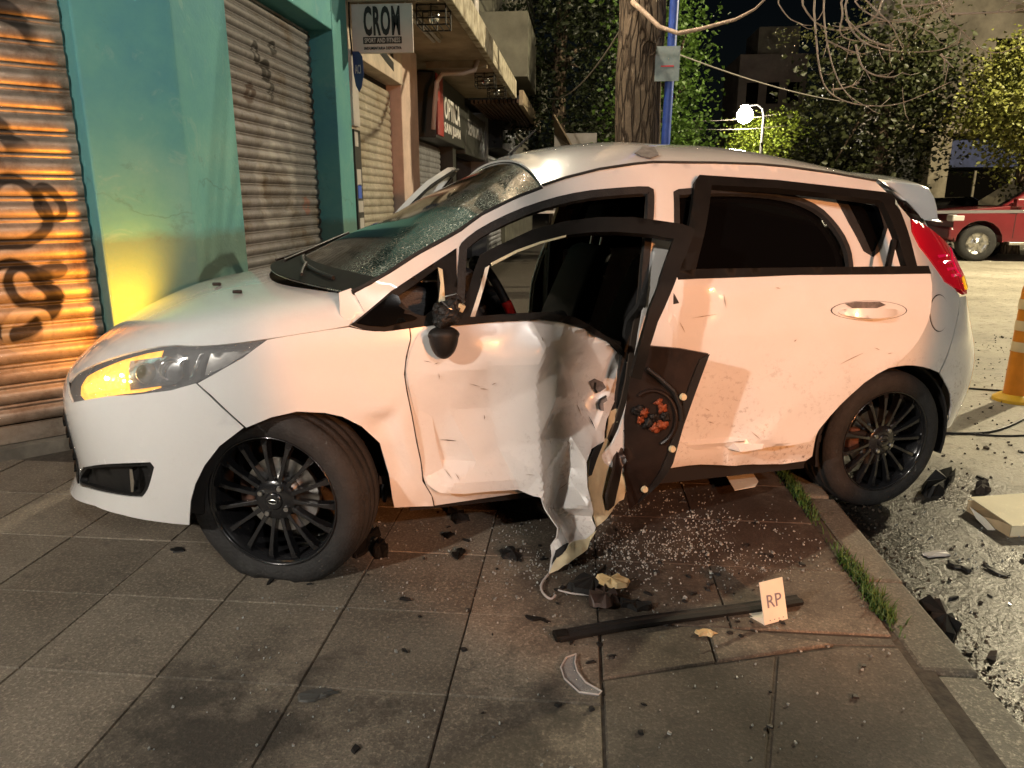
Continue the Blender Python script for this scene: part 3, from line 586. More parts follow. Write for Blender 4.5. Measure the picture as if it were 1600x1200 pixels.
# the street tree with bare twigs, next to a blue pole
st_ = empty('bare_street_tree', (.66, 9.7, 0), label='thick street tree trunk behind the car roof with bare drooping twigs', cat='tree')
pth = [(-.02, 0, 0), (-.02, 0, .4), (0, 0, 1), (.02, 0, 1.8), (.0, 0, 2.6), (.03, 0, 3.3), (.0, .05, 4.2), (-.1, .1, 5.4), (-.2, .2, 7)]
trunk_mesh(pth, [.40, .33, .30, .285, .28, .275, .27, .25, .2], 26, .05, 3).mk('trunk', M_BARK, st_, smooth=True)
B().lathe([(0, .05), (.05, .045), (.075, .02), (.085, -.02)], 12, 'y', (.10, -.28, 2.95)).mk('knot', M_BARK, st_, smooth=True)
def lp(p): return (p[0] - .66, p[1] - 9.7, p[2])
limb = [(.8, 9.6, 4.4), (1.4, 8.4, 4.6), (2.1, 7.2, 4.45), (2.9, 6.3, 4.3), (3.8, 5.8, 4.35), (4.8, 5.4, 4.5)]
B().tube([lp(p) for p in limb], [.12, .09, .07, .055, .04, .02], 10).mk('limb', M_BARK, st_, smooth=True)
TW = [([(1270, -10), (1275, 60), (1280, 110), (1290, 140), (1312, 156), (1345, 165), (1395, 166), (1440, 150), (1485, 128)], 6.3), ([(1285, -10), (1290, 60), (1305, 120), (1325, 150), (1347, 163)], 6.25), ([(1318, -10), (1325, 40), (1345, 65), (1380, 78), (1420, 82), (1460, 80), (1480, 75), (1497, 62)], 6.0),
      ([(1245, -8), (1270, 35), (1300, 47), (1320, 48), (1360, 35), (1395, 32), (1440, 25), (1470, 15), (1500, -8)], 6.4), ([(1328, -8), (1350, 20), (1400, 38), (1450, 26), (1490, 5)], 6.1), ([(1337, 70), (1345, 105), (1365, 118), (1395, 122), (1410, 113)], 6.05), ([(1466, -8), (1472, 8), (1480, 25), (1505, 50), (1530, 75), (1550, 83), (1570, 82)], 5.8),
      ([(1483, 22), (1540, 20), (1580, 18), (1602, 12)], 5.8), ([(1402, -8), (1420, 28), (1440, 45), (1458, 50)], 5.9), ([(1290, 62), (1310, 72), (1330, 80), (1352, 85)], 6.2), ([(1208, -8), (1230, 28), (1250, 37)], 6.5), ([(1312, -8), (1318, 25), (1310, 50), (1322, 62), (1360, 66), (1400, 76)], 6.1),
      ([(1345, -8), (1365, 12), (1395, 40), (1402, 60), (1415, 75), (1402, 84)], 6.0), ([(1322, 30), (1350, 58), (1372, 68), (1400, 75)], 6.05), ([(1555, -8), (1575, 2), (1602, 8)], 5.7), ([(1300, 140), (1320, 138), (1343, 129)], 6.28), ([(1380, -8), (1370, 30), (1330, 45), (1300, 40)], 6.15), ([(1410, 10), (1450, 8), (1500, -8)], 5.9), ([(1470, 85), (1478, 95), (1490, 106)], 6.0)]
for px, Y in TW:
    P = [on_y(u, v, Y - .1 * math.sin(i * .9)) for i, (u, v) in enumerate(px)]
    if px[0][1] < 0:
        q = min(limb, key=lambda l: (l[0] - P[0][0]) ** 2 + (l[1] - P[0][1]) ** 2); P = [np.array(q), (np.array(q) + P[0]) / 2 + np.array([.05, 0, .15])] + P
    # smooth
    Q = P
    for _ in range(2): Q = [Q[0]] + [w_ for a, b in zip(Q[:-1], Q[1:]) for w_ in (a * .75 + b * .25, a * .25 + b * .75)] + [Q[-1]]
    n = len(Q); B().tube([lp(p) for p in Q], [.0085 - .006 * i / (n - 1) for i in range(n)], 6).mk('twig', M_TWIG, st_, smooth=True)
    for q_ in range(int(rng.integers(3, 6))):
        i0 = int(rng.integers(n // 4, n - 1)); p0 = np.array(lp(Q[i0])); d0 = np.array(Q[min(i0 + 1, n - 1)]) - np.array(Q[i0 - 1]); d0 /= np.linalg.norm(d0) + 1e-9
        d1 = d0 * .7 + rng.normal(size=3) * np.array([.6, .5, .6]); d1 /= np.linalg.norm(d1); l_ = rng.uniform(.06, .22); k1 = p0 + d1 * l_ * .5 + np.array([0, 0, -.01]); k2 = p0 + d1 * l_ + np.array([0, 0, rng.uniform(-.01, .05)])
        B().tube([p0, k1, k2], [.0035, .0028, .0014], 5).mk('twig', M_TWIG, st_, smooth=True)
P = [on_y(u, v, Y) for (u, v), Y in zip(((988, 3), (1005, 18), (1030, 42), (1060, 52), (1095, 45), (1150, 30), (1180, 14), (1200, -6)), (9.4, 9.2, 9.0, 8.8, 8.6, 8.4, 8.2, 8.0))]
B().tube([lp(p) for p in P], [.03, .028, .026, .024, .02, .016, .012, .009], 8).mk('twig', M_TWIG, st_, smooth=True)
for u, v, Y in ((1305, 60, 6.2), (1283, 57, 6.3), (1433, 14, 6), (1418, 72, 6), (1342, 40, 6.1), (1352, 7, 6.1), (1229, 56, 6.4), (1413, 80, 6.0), (1452, 5, 6), (1260, 60, 6.3)):
    p = lp(on_y(u, v, Y)); me, _ = leaf_mesh((p[0], p[1], p[2]), (.02, .02, .03), 12, .022, 12, int(u)); mko('leaf_bud', me, M_L2, st_, kind='stuff')
M_BLUEP = mat('blue_pole_paint', (.03, .07, .33), rough=.45, var=.25, vs=9)
pl_ = empty('blue_pole', (1.0, 9.55, 0), label='blue painted pole beside the thick tree trunk', cat='pole')
B().tube([(0, 0, -.05), (.02, 0, 2), (.05, 0, 4.2), (.08, 0, 7)], .055, 14).mk('shaft', M_BLUEP, pl_, smooth=True); B().lathe([(.10, 0), (.10, .04), (.062, .10), (.06, .16)], 16).mk('base_collar', M_BLUEP, pl_)
sp_ = empty('sign_plate', label='weathered pale grey plate fixed to the blue pole', cat='sign')
M_PLATE = mat('weathered_plate', (.20, .26, .27), rough=.5, var=.25, vs=12, col2=(.30, .34, .34))
B().box((.84, 9.47, 2.59), (1.13, 9.485, 2.98)).mk('plate', M_PLATE, sp_, rot=None); B().box((.91, 9.462, 2.75), (1.06, 9.47, 2.765)).mk('red_mark', M_RED, sp_); B().tube([(.99, 9.47, 2.84), (1.03, 9.55, 2.84)], .012, 6).mk('clamp', M_STEEL, sp_)
HDL = []
# trees
tree('leafy_tree', 1.5, 14.5, 3.2, .16, (1.38, 14.5, 2.9), (.72, .9, 2.1), 7500, .085, M_L1, 'green leafy tree behind the blue pole', 11, group='street trees')
tree('lime_tree', 8.1, 33, 3.2, .12, (8.0, 33, 3.75), (1.45, 1.1, .95), 6000, .11, M_L4, 'bright lime bush-like tree under the lit street lamp', 12, group='street trees')
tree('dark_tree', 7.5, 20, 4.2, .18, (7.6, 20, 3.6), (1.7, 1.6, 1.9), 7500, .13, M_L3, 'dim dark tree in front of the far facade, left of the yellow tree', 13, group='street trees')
tree('yellow_tree', 9.7, 17.6, 3.0, .16, (9.6, 17.4, 3.2), (1.45, 1.4, 1.35), 15000, .085, M_L2, 'yellow-green tree with rounded crown above the red pickup', 14, group='street trees')
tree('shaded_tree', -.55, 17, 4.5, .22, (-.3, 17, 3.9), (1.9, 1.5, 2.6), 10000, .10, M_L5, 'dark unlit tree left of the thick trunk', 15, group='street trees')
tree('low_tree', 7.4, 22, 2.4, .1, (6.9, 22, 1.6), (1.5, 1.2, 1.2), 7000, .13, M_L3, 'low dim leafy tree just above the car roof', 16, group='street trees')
# kiosk
kk = empty('kiosk', (-.45, 15.5, 0), label='low white panelled kiosk beyond the car roof', cat='kiosk')
for i in range(6): B().box((-.12, -.4, .02 + i * .41), (.72, .4, .02 + i * .41 + .40)).mk('panel', M_SIGNW, kk, bevel=.008)
mk('awning', [(-.12, -.4, 2.45), (.25, -.4, 2.2), (.25, -1.0, 2.15), (-.12, -1.0, 2.75)], [(0, 1, 2, 3)], M_CANO, kk, solid=.03)

# ================================================================== far side of the street
M_STONE = mat('dim_stone', (.17, .15, .12), rough=.9, var=.45, vs=1.3, bump=.3, bs=12); M_COLM = mat('pale_column', (.32, .28, .21), rough=.85, var=.3, vs=3)
M_AWN = mat('blue_awning', (.05, .065, .16), rough=.5, var=.3)
fb = empty('far_apartment_building', (0, 0, 0), label='dim stone apartment building with shopfronts behind the red pickup', cat='building')
YB = 25.0
B().box((9.3, YB, 3.4), (30, YB + 1.9, 13)).mk('upper_wall', M_STONE, fb); B().box((9.3, YB + 1.2, ZR), (30, YB + 1.9, 3.4)).mk('recessed_wall', M_DKG, fb)
for x in (9.4, 11.0, 14.1, 17.0, 20, 24): B().box((x, YB + .1, ZR), (x + .6, YB + .8, 3.3)).mk('column', M_COLM, fb, bevel=.03)
B().box((9.3, YB - .15, 3.2), (30, YB + 1.2, 3.55)).mk('beam', M_COLM, fb)
for i, (x0, x1) in enumerate(((11.7, 14.0), (14.8, 16.9), (17.7, 19.9))):
    w_ = B().box((x0, YB + 1.0, .0), (x1, YB + 1.1, 2.1)).mk('shop_window', M_GLASS, fb)
    for k in range(3): B().box((x0 + (x1 - x0) * k / 2.0 - .03, YB + .95, 0), (x0 + (x1 - x0) * k / 2.0 + .03, YB + 1.0, 2.1)).mk('mullion', M_COLM, w_)
    B().box((x0, YB + .6, 2.2), (x1, YB + .75, 3.1)).mk('shop_sign', M_AWN, fb)
for r_ in range(3):
    for c_ in range(7):
        x0 = 9.6 + c_ * 2.8; z0 = 4.2 + r_ * 3.0
        w_ = B().box((x0, YB - .02, z0), (x0 + 1.3, YB + .03, z0 + 1.7)).mk('window', M_GLASS, fb)
        B().box((x0 - .08, YB - .08, z0 - .1), (x0 + 1.38, YB, z0)).mk('sill', M_COLM, w_); B().box((x0 + .62, YB - .05, z0), (x0 + .68, YB - .02, z0 + 1.7)).mk('frame', M_COLM, w_)
for x0, z0 in ((12.8, 3.55), (12.8, 6.6), (18.4, 3.55), (18.4, 6.6)):
    B().box((x0, YB - 1.2, z0), (x0 + 4.6, YB, z0 + .2)).mk('balcony_slab', M_COLM, fb)
    for k in range(24): B().box((x0 + .1 + k * .19, YB - 1.15, z0 + .2), (x0 + .125 + k * .19, YB - 1.12, z0 + 1.2)).mk('baluster', M_BLKP, fb)
    B().box((x0, YB - 1.17, z0 + 1.2), (x0 + 4.6, YB - 1.1, z0 + 1.25)).mk('handrail', M_BLKP, fb)
for i in range(4): B().box((9.75 + i * .32, YB - .04, 3.75), (9.98 + i * .32, YB - .02, 5.3)).mk('peeling_panel', M_COLM, fb)
# a tower behind the lamp
tw = empty('tower_building', label='dim tower block behind the lit street lamp', cat='building')
B().box((9.3, 48, ZR), (13.3, 53, 9.6)).mk('wall', mat('tower_render', (.20, .16, .14), rough=.85, var=.25, vs=.6), tw); B().box((10.4, 48.5, 9.6), (12.8, 52, 11.2)).mk('roof_house', M_STONE, tw)
for r_ in range(2):
    for c_ in range(3): B().box((9.8 + c_ * 1.2, 47.95, 4.4 + r_ * 2.4), (10.5 + c_ * 1.2, 48.0, 5.6 + r_ * 2.4)).mk('window', M_GLASS, tw)
B().box((-2, 60, ZR), (9, 66, 7)).mk('end_block_building', M_STONE, None, label='low dim block closing the street in the distance', cat='building')
# street lamps
M_LAMP = mat('lamp_glow', (1, .95, .85), rough=.3, emis=(1., .9, .72), es=120.); M_GALV = mat('galvanised', (.05, .05, .05), rough=.6, metal=.2)
def lamp_post(name, x, y, h, arm, label, energy, col, soft=.12, es=None, z0=ZR, spot=None, mglow=M_LAMP, globe=None):
    e = empty(name, (x, y, z0), label=label, cat='street lamp')
    a = Vector((arm[0], arm[1], 0)); B().tube([(0, 0, 0), (0, 0, h * .5), (0, 0, h - .35), (arm[0] * .12, arm[1] * .12, h - .08), (arm[0] * .4, arm[1] * .4, h + .05), (arm[0], arm[1], h)], [.08, .07, .055, .05, .04, .035], 12).mk('pole', M_GALV, e, smooth=True)
    hd = B().lathe([(.03, .10), (.10, .09), (.17, .05), (.19, .0), (.185, -.01)], 20).mk('lamp_head', M_GALV, e, loc=(arm[0], arm[1], h), smooth=True)
    B().lathe([(0, -.10), (.08, -.09), (.14, -.05), (.165, -.005), (0, -.005)], 20).mk('lamp_glass', mglow, e, loc=(arm[0], arm[1], h), smooth=True)
    if globe: B().lathe([(globe * math.sin(a), -.05 - globe + globe * math.cos(a)) for a in np.linspace(0, PI, 14)], 24).mk('glare_globe', mglow, e, loc=(arm[0], arm[1], h), smooth=True)  # oversized globe added to stand in for the lamp's glare
    Lg = bpy.data.lights.new(name + '_light', 'SPOT' if spot else 'POINT'); Lg.energy = energy; Lg.color = col; Lg.shadow_soft_size = soft
    o = bpy.data.objects.new(name + '_light', Lg); COL.objects.link(o); o.parent = e; o.location = (arm[0], arm[1], h - .25 - (2 * globe if globe else 0))
    return e, o
lamp_post('street_lamp', 6.9, 30.2, 4.75, (-.76, -.2), 'lit street lamp glowing at the end of the street', 700, (1., .86, .62), .3, globe=.30)
lamp_post('street_lamp', .76, 10.5, 6.6, (-1.7, -2.2), 'street lamp above the thick tree lighting the shop fronts', 620, (1., .86, .62), .1, z0=0.)
lamp_post('street_lamp', 12.6, 10.2, 6.5, (-2.2, 1.6), 'street lamp across the avenue lighting the yellow tree', 5200, (1., .85, .55), .1)
KEY_E, KEY_L = lamp_post('street_lamp', -5.1, -2.1, 3.4, (1.1, 0), 'low street lamp behind the camera lighting the crash scene', 740, (1., .92, .82), .09, z0=0.)
lamp_post('street_lamp', 5.68, -4.5, 5.1, (-1.9, .1), 'street lamp behind the camera over the road', 560, (1., .95, .9), .09)
def work_light():
    p = (2.2, -1.6); e = empty('work_light', (p[0], p[1], ZR), label='orange work light on a tripod on the road behind the camera', cat='work light'); h = 1.75
    for k in range(3):
        a = k * 2.094 + .4; B().tube([(0, 0, .75), (.42 * math.cos(a), .42 * math.sin(a), .015)], .013, 8).mk('leg', M_GALV, e)
    B().tube([(0, 0, .6), (0, 0, h - .1)], .016, 10).mk('mast', M_GALV, e)
    tgt = Vector((.22, 2.65, .86)); src = Vector((p[0], p[1], ZR + h)); d = (tgt - src).normalized(); q = d.to_track_quat('-Z', 'Y')
    hd = B().box((-.13, -.09, .0), (.13, .09, .09)).mk('lamp_head', M_BLKP, e, loc=(0, 0, h), bevel=.01); hd.rotation_mode = 'QUATERNION'; hd.rotation_quaternion = q
    B().box((-.12, -.08, -.006), (.12, .08, -.001)).mk('lamp_glass', mat('orange_lamp_glow', (1, .5, .2), emis=(1., .42, .12), es=25.), hd)
    B().box((-.14, -.135, -.20), (.14, -.13, .0)).mk('barn_door', M_BLKP, hd)
    Lg = bpy.data.lights.new('work_light_beam', 'SPOT'); Lg.energy = 640; Lg.color = (1., .36, .12); Lg.spot_size = math.radians(33); Lg.spot_blend = .22; Lg.shadow_soft_size = .06
    o = bpy.data.objects.new('work_light_beam', Lg); COL.objects.link(o); o.parent = e; o.location = Vector((0, 0, h)) + d * .03; o.rotation_mode = 'QUATERNION'; o.rotation_quaternion = q
work_light()
sp2 = empty('shadow_post', (1.77, -.84, ZR), label='tall thin steel post added out of view to shade the front door', cat='post')  # unseen post added to cast shade on the crumpled door
B().tube([(0, 0, .05), (0, 0, 3.3)], .05, 14).mk('shaft', M_GALV, sp2, smooth=True); B().lathe([(0, 0), (.22, 0), (.22, .03), (.10, .06), (.045, .09)], 20).mk('base', M_BLKP, sp2); B().lathe([(.05, 3.3), (.04, 3.33), (0, 3.34)], 14).mk('cap', M_BLKP, sp2)
# overhead cables
M_CAB = mat('cable_black', (.015, .014, .013), rough=.5); M_CABL = mat('cable_pale', (.22, .2, .18), rough=.5)
def cable(a, b, sag, lab, m=M_CABL, r=.012):
    a = np.array(a); b = np.array(b); B().tube([tuple(a + (b - a) * k / 16 - np.array([0, 0, sag * 4 * (k / 16) * (1 - k / 16)])) for k in range(17)], r, 5).mk('overhead_cable', m, None, label=lab, cat='cable')
cable(on_y(838, 143, 18), on_y(985, 20, 10), .5, 'thin cable from the balcony towards the thick trunk')
cable(on_y(1060, 85, 12), on_y(1330, 160, 20), .1, 'cable sloping down towards the lit lamp')
cable(on_y(1060, 188, 30), on_y(1215, 178, 30), .1, 'upper of two level cables under the lit lamp'); cable(on_y(1060, 200, 30), on_y(1230, 196, 30), .1, 'lower of two level cables under the lit lamp')
# barrier tape
M_TAPE = mat('white_tape', (.75, .74, .70), rough=.4)
P = [(XW + .01, 10.5, 1.06)] + [(x, 10.5 + .02 * math.sin(x * 3), 1.04 + .012 * math.sin(x * 1.3)) for x in np.linspace(-1.5, 11, 26)]
V = []; 
for p in P: V += [(p[0], p[1], p[2] - .02), (p[0], p[1], p[2] + .02)]
mk('barrier_tape', V, [(2*i, 2*i+2, 2*i+3, 2*i+1) for i in range(len(P) - 1)], M_TAPE, None, solid=.002, label='white barrier tape stretched across the street behind the car', cat='tape')
bpst = empty('tape_post', (11.02, 10.5, ZR), label='post holding the end of the barrier tape', cat='post'); B().tube([(0, 0, 0), (0, 0, 1.25)], .025, 10).mk('shaft', M_GALV, bpst); B().lathe([(.18, 0), (.16, .03), (.03, .06)], 16).mk('base', M_BLKP, bpst)

# ================================================================== parked vehicles
M_REDP = mat('red_paint', (.13, .014, .018), rough=.3, coat=.8, var=.12, vs=2)
def plate_body(name, prof, y0, y1, m, par, inset=.0, bev=.04):
    n = len(prof); V = [(x, y0, z) for x, z in prof] + [(x, y1, z) for x, z in prof]
    return mk(name, V, [tuple(range(n)), tuple(range(2*n-1, n-1, -1))] + [(i, n+i, n+(i+1) % n, (i+1) % n) for i in range(n)], m, par, bevel=bev, seg=3)
def simple_wheel(par, x, y, r, m=M_STEEL):
    e = empty('wheel', par=par); e.location = (x, y, r)
    B().lathe([(.6*r, -.02), (.75*r, -.03), (.95*r, -.02), (r, .02), (r, .2), (.95*r, .23), (.6*r, .22)], 36, 'y').mk('tyre', M_RUB, e, smooth=True)
    B().lathe([(.62*r, -.01), (.58*r, .04), (.2*r, .03), (.16*r, .0), (0, .0)], 30, 'y').mk('rim', m, e, smooth=True)
    for k in range(6):
        a = k * PI / 3; B().box((.15*r, -.005, -.05*r), (.6*r, .035, .05*r)).mk('spoke', m, e, rot=(0, a, 0))
def arch(cx, r, z0, n=10): return [(cx + r * math.cos(a), z0 + r * math.sin(a)) for a in np.linspace(0, PI, n)]
pk = empty('red_pickup', (7.55, 16.7, ZR), -.10, label='red double-cab pickup parked across the street at the right edge', cat='pickup')
wr = .38; fx, rx = .95, 4.03
low = [(.42, .55), (.40, .85), (.46, 1.0), (.62, 1.08), (1.55, 1.18), (5.2, 1.15), (5.25, .6), (rx + .5, .5)] + arch(rx, .46, .40) + [(rx - .5, .42), (fx + .5, .42)] + arch(fx, .46, .40) + [(fx - .48, .45)]
plate_body('body', low, 0, 1.85, M_REDP, pk)
plate_body('cab', [(1.35, 1.15), (2.15, 1.72), (2.5, 1.79), (3.4, 1.79), (3.72, 1.70), (3.95, 1.15)], .10, 1.75, M_REDP, pk, bev=.06)
plate_body('window_pane', [(1.62, 1.18), (2.2, 1.62), (2.52, 1.68), (2.55, 1.18)], .085, .099, mat('pickup_glass', (.10, .11, .09), rough=.08, coat=.5), pk, bev=.01); plate_body('window_pane', [(2.66, 1.18), (2.66, 1.69), (3.38, 1.69), (3.62, 1.60), (3.78, 1.18)], .085, .099, M_GLASS, pk, bev=.01)
plate_body('windscreen', [(1.30, 1.17), (2.05, 1.70), (2.09, 1.70), (1.40, 1.17)], .25, 1.6, M_GLASS, pk, bev=.005)
for x in (2.42, 3.4): B().box((x, -.03, .98), (x + .2, .0, 1.02)).mk('door_handle', M_REDP, pk, bevel=.008)
for x in (1.58, 2.62, 3.72): B().box((x, -.004, .5), (x + .012, .003, 1.15)).mk('door_gap', M_DARK, pk)
B().box((1.5, -.10, .36), (3.5, .02, .42)).mk('running_board', M_STEEL, pk, bevel=.01); B().box((1.5, -.14, 1.14), (1.68, .04, 1.32)).mk('wing_mirror', M_REDP, pk, bevel=.03)
B().box((.37, -.006, .84), (.62, .35, .98)).mk('headlight', M_SIGNW, pk, bevel=.03); B().box((.34, .0, .45), (.48, 1.85, .72)).mk('bumper', M_REDP, pk, bevel=.05)
for yy in (.06, 1.55):
    for xx in (fx, rx): simple_wheel(pk, xx, yy, wr)
dc = empty('dark_parked_car', (6.15, 18.4, ZR), -.1, label='dark saloon parked behind the red pickup, mostly hidden by the hatchback', cat='car')
low = [(.05, .35), (0, .6), (.15, .72), (1.1, .86), (3.6, .92), (4.2, .9), (4.3, .5), (3.9, .3)] + arch(3.4, .36, .3) + [(3.0, .25), (1.3, .25)] + arch(.85, .36, .3) + [(.45, .3)]
plate_body('body', low, 0, 1.7, mat('dark_paint', (.02, .022, .024), rough=.25, coat=.8), dc); plate_body('cabin', [(1.15, .86), (1.85, 1.32), (2.9, 1.36), (3.7, .92)], .12, 1.58, M_GLASS, dc, bev=.05)
B().box((-.01, .08, .60), (.25, .45, .74)).mk('headlight', M_SIGNW, dc, bevel=.03)
for yy in (.05, 1.45):
    for xx in (.85, 3.4): simple_wheel(dc, xx, yy, .31)
# ================================================================== the crashed hatchback
# ---- pose: both hubs of the near side
def _pose():
    d1 = ray(425, 785) / F; d2 = ray(1383, 690) / F
    A = CP + d1 * ((.27 - H) / d1[2])
    a = d2 @ d2; b = 2 * d2 @ (CP - A); c = (CP - A) @ (CP - A) - 2.489 ** 2
    Bp = CP + d2 * ((-b + math.sqrt(b * b - 4 * a * c)) / (2 * a))
    X = (Bp - A) / np.linalg.norm(Bp - A); Y = np.cross([0, 0, 1], X); Y /= np.linalg.norm(Y); Z = np.cross(X, Y)
    R = np.stack([X, Y, Z], 1); return A - R @ np.array([0, -.80, .29]), R
CO, CR = _pose()
car = empty('crashed_car', label='white hatchback with black rims and its crumpled near side torn open, stopped across the sidewalk', cat='car')
car.matrix_world = Matrix(((CR[0, 0], CR[0, 1], CR[0, 2], CO[0]), (CR[1, 0], CR[1, 1], CR[1, 2], CO[1]), (CR[2, 0], CR[2, 1], CR[2, 2], CO[2]), (0, 0, 0, 1)))
CAML = CR.T @ (CP - CO)
def lray(u, v): return CR.T @ ray(u, v)
def hit_t(u, v, t): d = lray(u, v); p = CAML + d * ((-t - CAML[1]) / d[1]); return p[0], -p[1], p[2]
def cw(s, t, z): return CO + CR @ np.array([s, -t, z])       # car -> world

_sm = {}
def smi(x, xs, ys):
    x = np.asarray(x, float); ky = (tuple(xs), tuple(ys))
    if ky not in _sm: a = np.array(xs, float); b = np.array(ys, float); _sm[ky] = (a, b, np.gradient(b, a))
    xs, ys, m = _sm[ky]; i = np.clip(np.searchsorted(xs, x) - 1, 0, len(xs) - 2)
    h = xs[i + 1] - xs[i]; q = np.clip((x - xs[i]) / h, 0, 1)
    return (2 * q**3 - 3 * q**2 + 1) * ys[i] + (q**3 - 2 * q**2 + q) * h * m[i] + (-2 * q**3 + 3 * q**2) * ys[i + 1] + (q**3 - q**2) * h * m[i + 1]
def vz(z):
    z = np.asarray(z, float); zz = np.clip(z - .98, 0, 1)
    return smi(z, [.05, .2, .3, .45, .6, .75, .9, 1.0, 1.2], [-.075, -.045, -.02, -.003, 0, -.008, -.03, -.057, -.06]) - .30 * zz - .62 * zz**2
def Sr(z): return smi(z, [.1, .35, .5, .62, .8, .95, 1.1, 1.25, 1.5], [3.12, 3.20, 3.235, 3.23, 3.16, 3.115, 3.05, 2.96, 2.84])
NR = 3.4
def scallop(s, z):     # shoulder line rising to the tail, hollow below it
    s = np.asarray(s, float); z = np.asarray(z, float); zl = .665 + .075 * s; q = np.clip((zl - z) / (zl - .33), 0, 1)
    return -.017 * np.sin(np.pi * q) ** .6 * np.clip((s - .2) / .4, 0, 1) * np.clip((2.75 - s) / .5, 0, 1)
def T(s, z):
    s = np.asarray(s, float); W = smi(s, [-.3, 0, .3, .6, 2.0, 2.2, 3.2], [.80, .835, .85, .856, .856, .856, .856])
    e = np.clip((s - 2.2) / (Sr(z) - 2.2), 0, .9995)
    return W * (1 - e**NR) ** (1 / NR) + vz(z) + scallop(s, z)
def T0(s, z):     # door skins: no rear wrap
    return .856 + vz(z) + scallop(s, z)
# crumple fields: control points (px u, px v, dt)
def tri_field(ctrl, Tb):
    P = [unp1(u, v, Tb) for u, v, _ in ctrl]; D = [c[2] for c in ctrl]
    r = delaunay_2d_cdt([Vector((p[0], p[2])) for p in P], [], [], 0, 1e-6)
    vs = np.array([v[:] for v in r[0]]); dv = np.array([D[o[0]] for o in r[3]]); tr = [f for f in r[2]]
    def fld(s, z):
        s = np.atleast_1d(np.asarray(s, float)); z = np.atleast_1d(np.asarray(z, float)); out = np.zeros_like(s); best = np.full(s.shape, -1e9)
        for f in tr:
            a, b, c = vs[list(f)]; det = (b[0]-a[0])*(c[1]-a[1])-(c[0]-a[0])*(b[1]-a[1])
            if abs(det) < 1e-9: continue
            l1 = ((s-a[0])*(c[1]-a[1])-(c[0]-a[0])*(z-a[1]))/det; l2 = ((b[0]-a[0])*(z-a[1])-(s-a[0])*(b[1]-a[1]))/det; l0 = 1-l1-l2
            q = np.minimum(np.minimum(l0, l1), l2); up = q > best
            w0, w1, w2 = np.clip(l0, 0, 1), np.clip(l1, 0, 1), np.clip(l2, 0, 1); sw = w0+w1+w2
            val = (dv[f[0]]*w0+dv[f[1]]*w1+dv[f[2]]*w2)/sw
            out = np.where(up, val, out); best = np.maximum(best, q)
        return out
    return fld
def unp1(u, v, Tf):
    t = .8
    for _ in range(26):
        s, _, z = hit_t(u, v, t); t = .5 * t + .5 * float(np.ravel(Tf(s, z))[0])
    s, _, z = hit_t(u, v, t); return s, t, z
def unp(poly, Tf=T):
    D = np.array([lray(u, v) for u, v in poly]); t = np.full(len(D), .8)
    for _ in range(22):
        P = CAML[None] + D * ((-t - CAML[1]) / D[:, 1])[:, None]; t = .5 * t + .5 * np.ravel(Tf(P[:, 0], P[:, 2]))
    P = CAML[None] + D * ((-t - CAML[1]) / D[:, 1])[:, None]; return [(p[0], p[2]) for p in P]

def chaikin(P, it=2, ang=50, closed=True):
    P = [np.array(p, float) for p in P]
    n = len(P); keep = []
    for i in range(n):
        a = P[i] - P[i - 1]; b = P[(i + 1) % n] - P[i]; d = abs(math.atan2(a[0]*b[1]-a[1]*b[0], a @ b)); keep.append(d > math.radians(ang))
    for _ in range(it):
        Q = []; K = []; n = len(P)
        for i in range(n):
            if keep[i]: Q.append(P[i]); K.append(True)
            else:
                Q += [P[i] * .75 + P[i - 1] * .25, P[i] * .75 + P[(i + 1) % n] * .25]; K += [False, False]
        P, keep = Q, K
    return [tuple(p) for p in P]
def inpoly(x, y, poly):
    c = np.zeros(np.shape(x), bool); n = len(poly)
    for i in range(n):
        x1, y1 = poly[i]; x2, y2 = poly[i - 1]
        if y1 == y2: continue
        c ^= ((y1 > y) != (y2 > y)) & (x < (x2 - x1) * (y - y1) / (y2 - y1) + x1)
    return c
def fill(poly, holes=(), g=.03):
    """triangulate poly minus holes with a regular inner grid"""
    loops = [list(poly)] + [list(h) for h in holes]; P = []; E = []
    for lp in loops:
        lp2 = []
        for i, p in enumerate(lp):
            q = lp[(i + 1) % len(lp)]; d = math.hypot(q[0]-p[0], q[1]-p[1]); k = max(1, int(d / g))
            lp2 += [(p[0]+(q[0]-p[0])*j/k, p[1]+(q[1]-p[1])*j/k) for j in range(k)]
        b = len(P); P += lp2; E += [(b+i, b+(i+1) % len(lp2)) for i in range(len(lp2))]
    bd = np.array(P); mn = bd.min(0); mx = bd.max(0)
    xs, ys = np.meshgrid(np.arange(mn[0]+g/2, mx[0], g), np.arange(mn[1]+g/2, mx[1], g)); xs[::2] += g/2; xs = xs.ravel(); ys = ys.ravel()
    ok = inpoly(xs, ys, poly)
    for h in holes: ok &= ~inpoly(xs, ys, h)
    xs, ys = xs[ok], ys[ok]
    if len(xs):
        dm = np.min((xs[:, None]-bd[None, :, 0])**2+(ys[:, None]-bd[None, :, 1])**2, 1); o2 = dm > (g*.45)**2; xs, ys = xs[o2], ys[o2]
    r = delaunay_2d_cdt([Vector(p) for p in P] + [Vector((a, b)) for a, b in zip(xs, ys)], E, [], 0, 1e-7)
    V = np.array([v[:] for v in r[0]]); Fc = [tuple(f) for f in r[2]]
    cx = np.array([V[list(f)].mean(0) for f in Fc]); ok = inpoly(cx[:, 0], cx[:, 1], poly)
    for h in holes: ok &= ~inpoly(cx[:, 0], cx[:, 1], h)
    Fc = [f for f, o in zip(Fc, ok) if o]
    return V, Fc
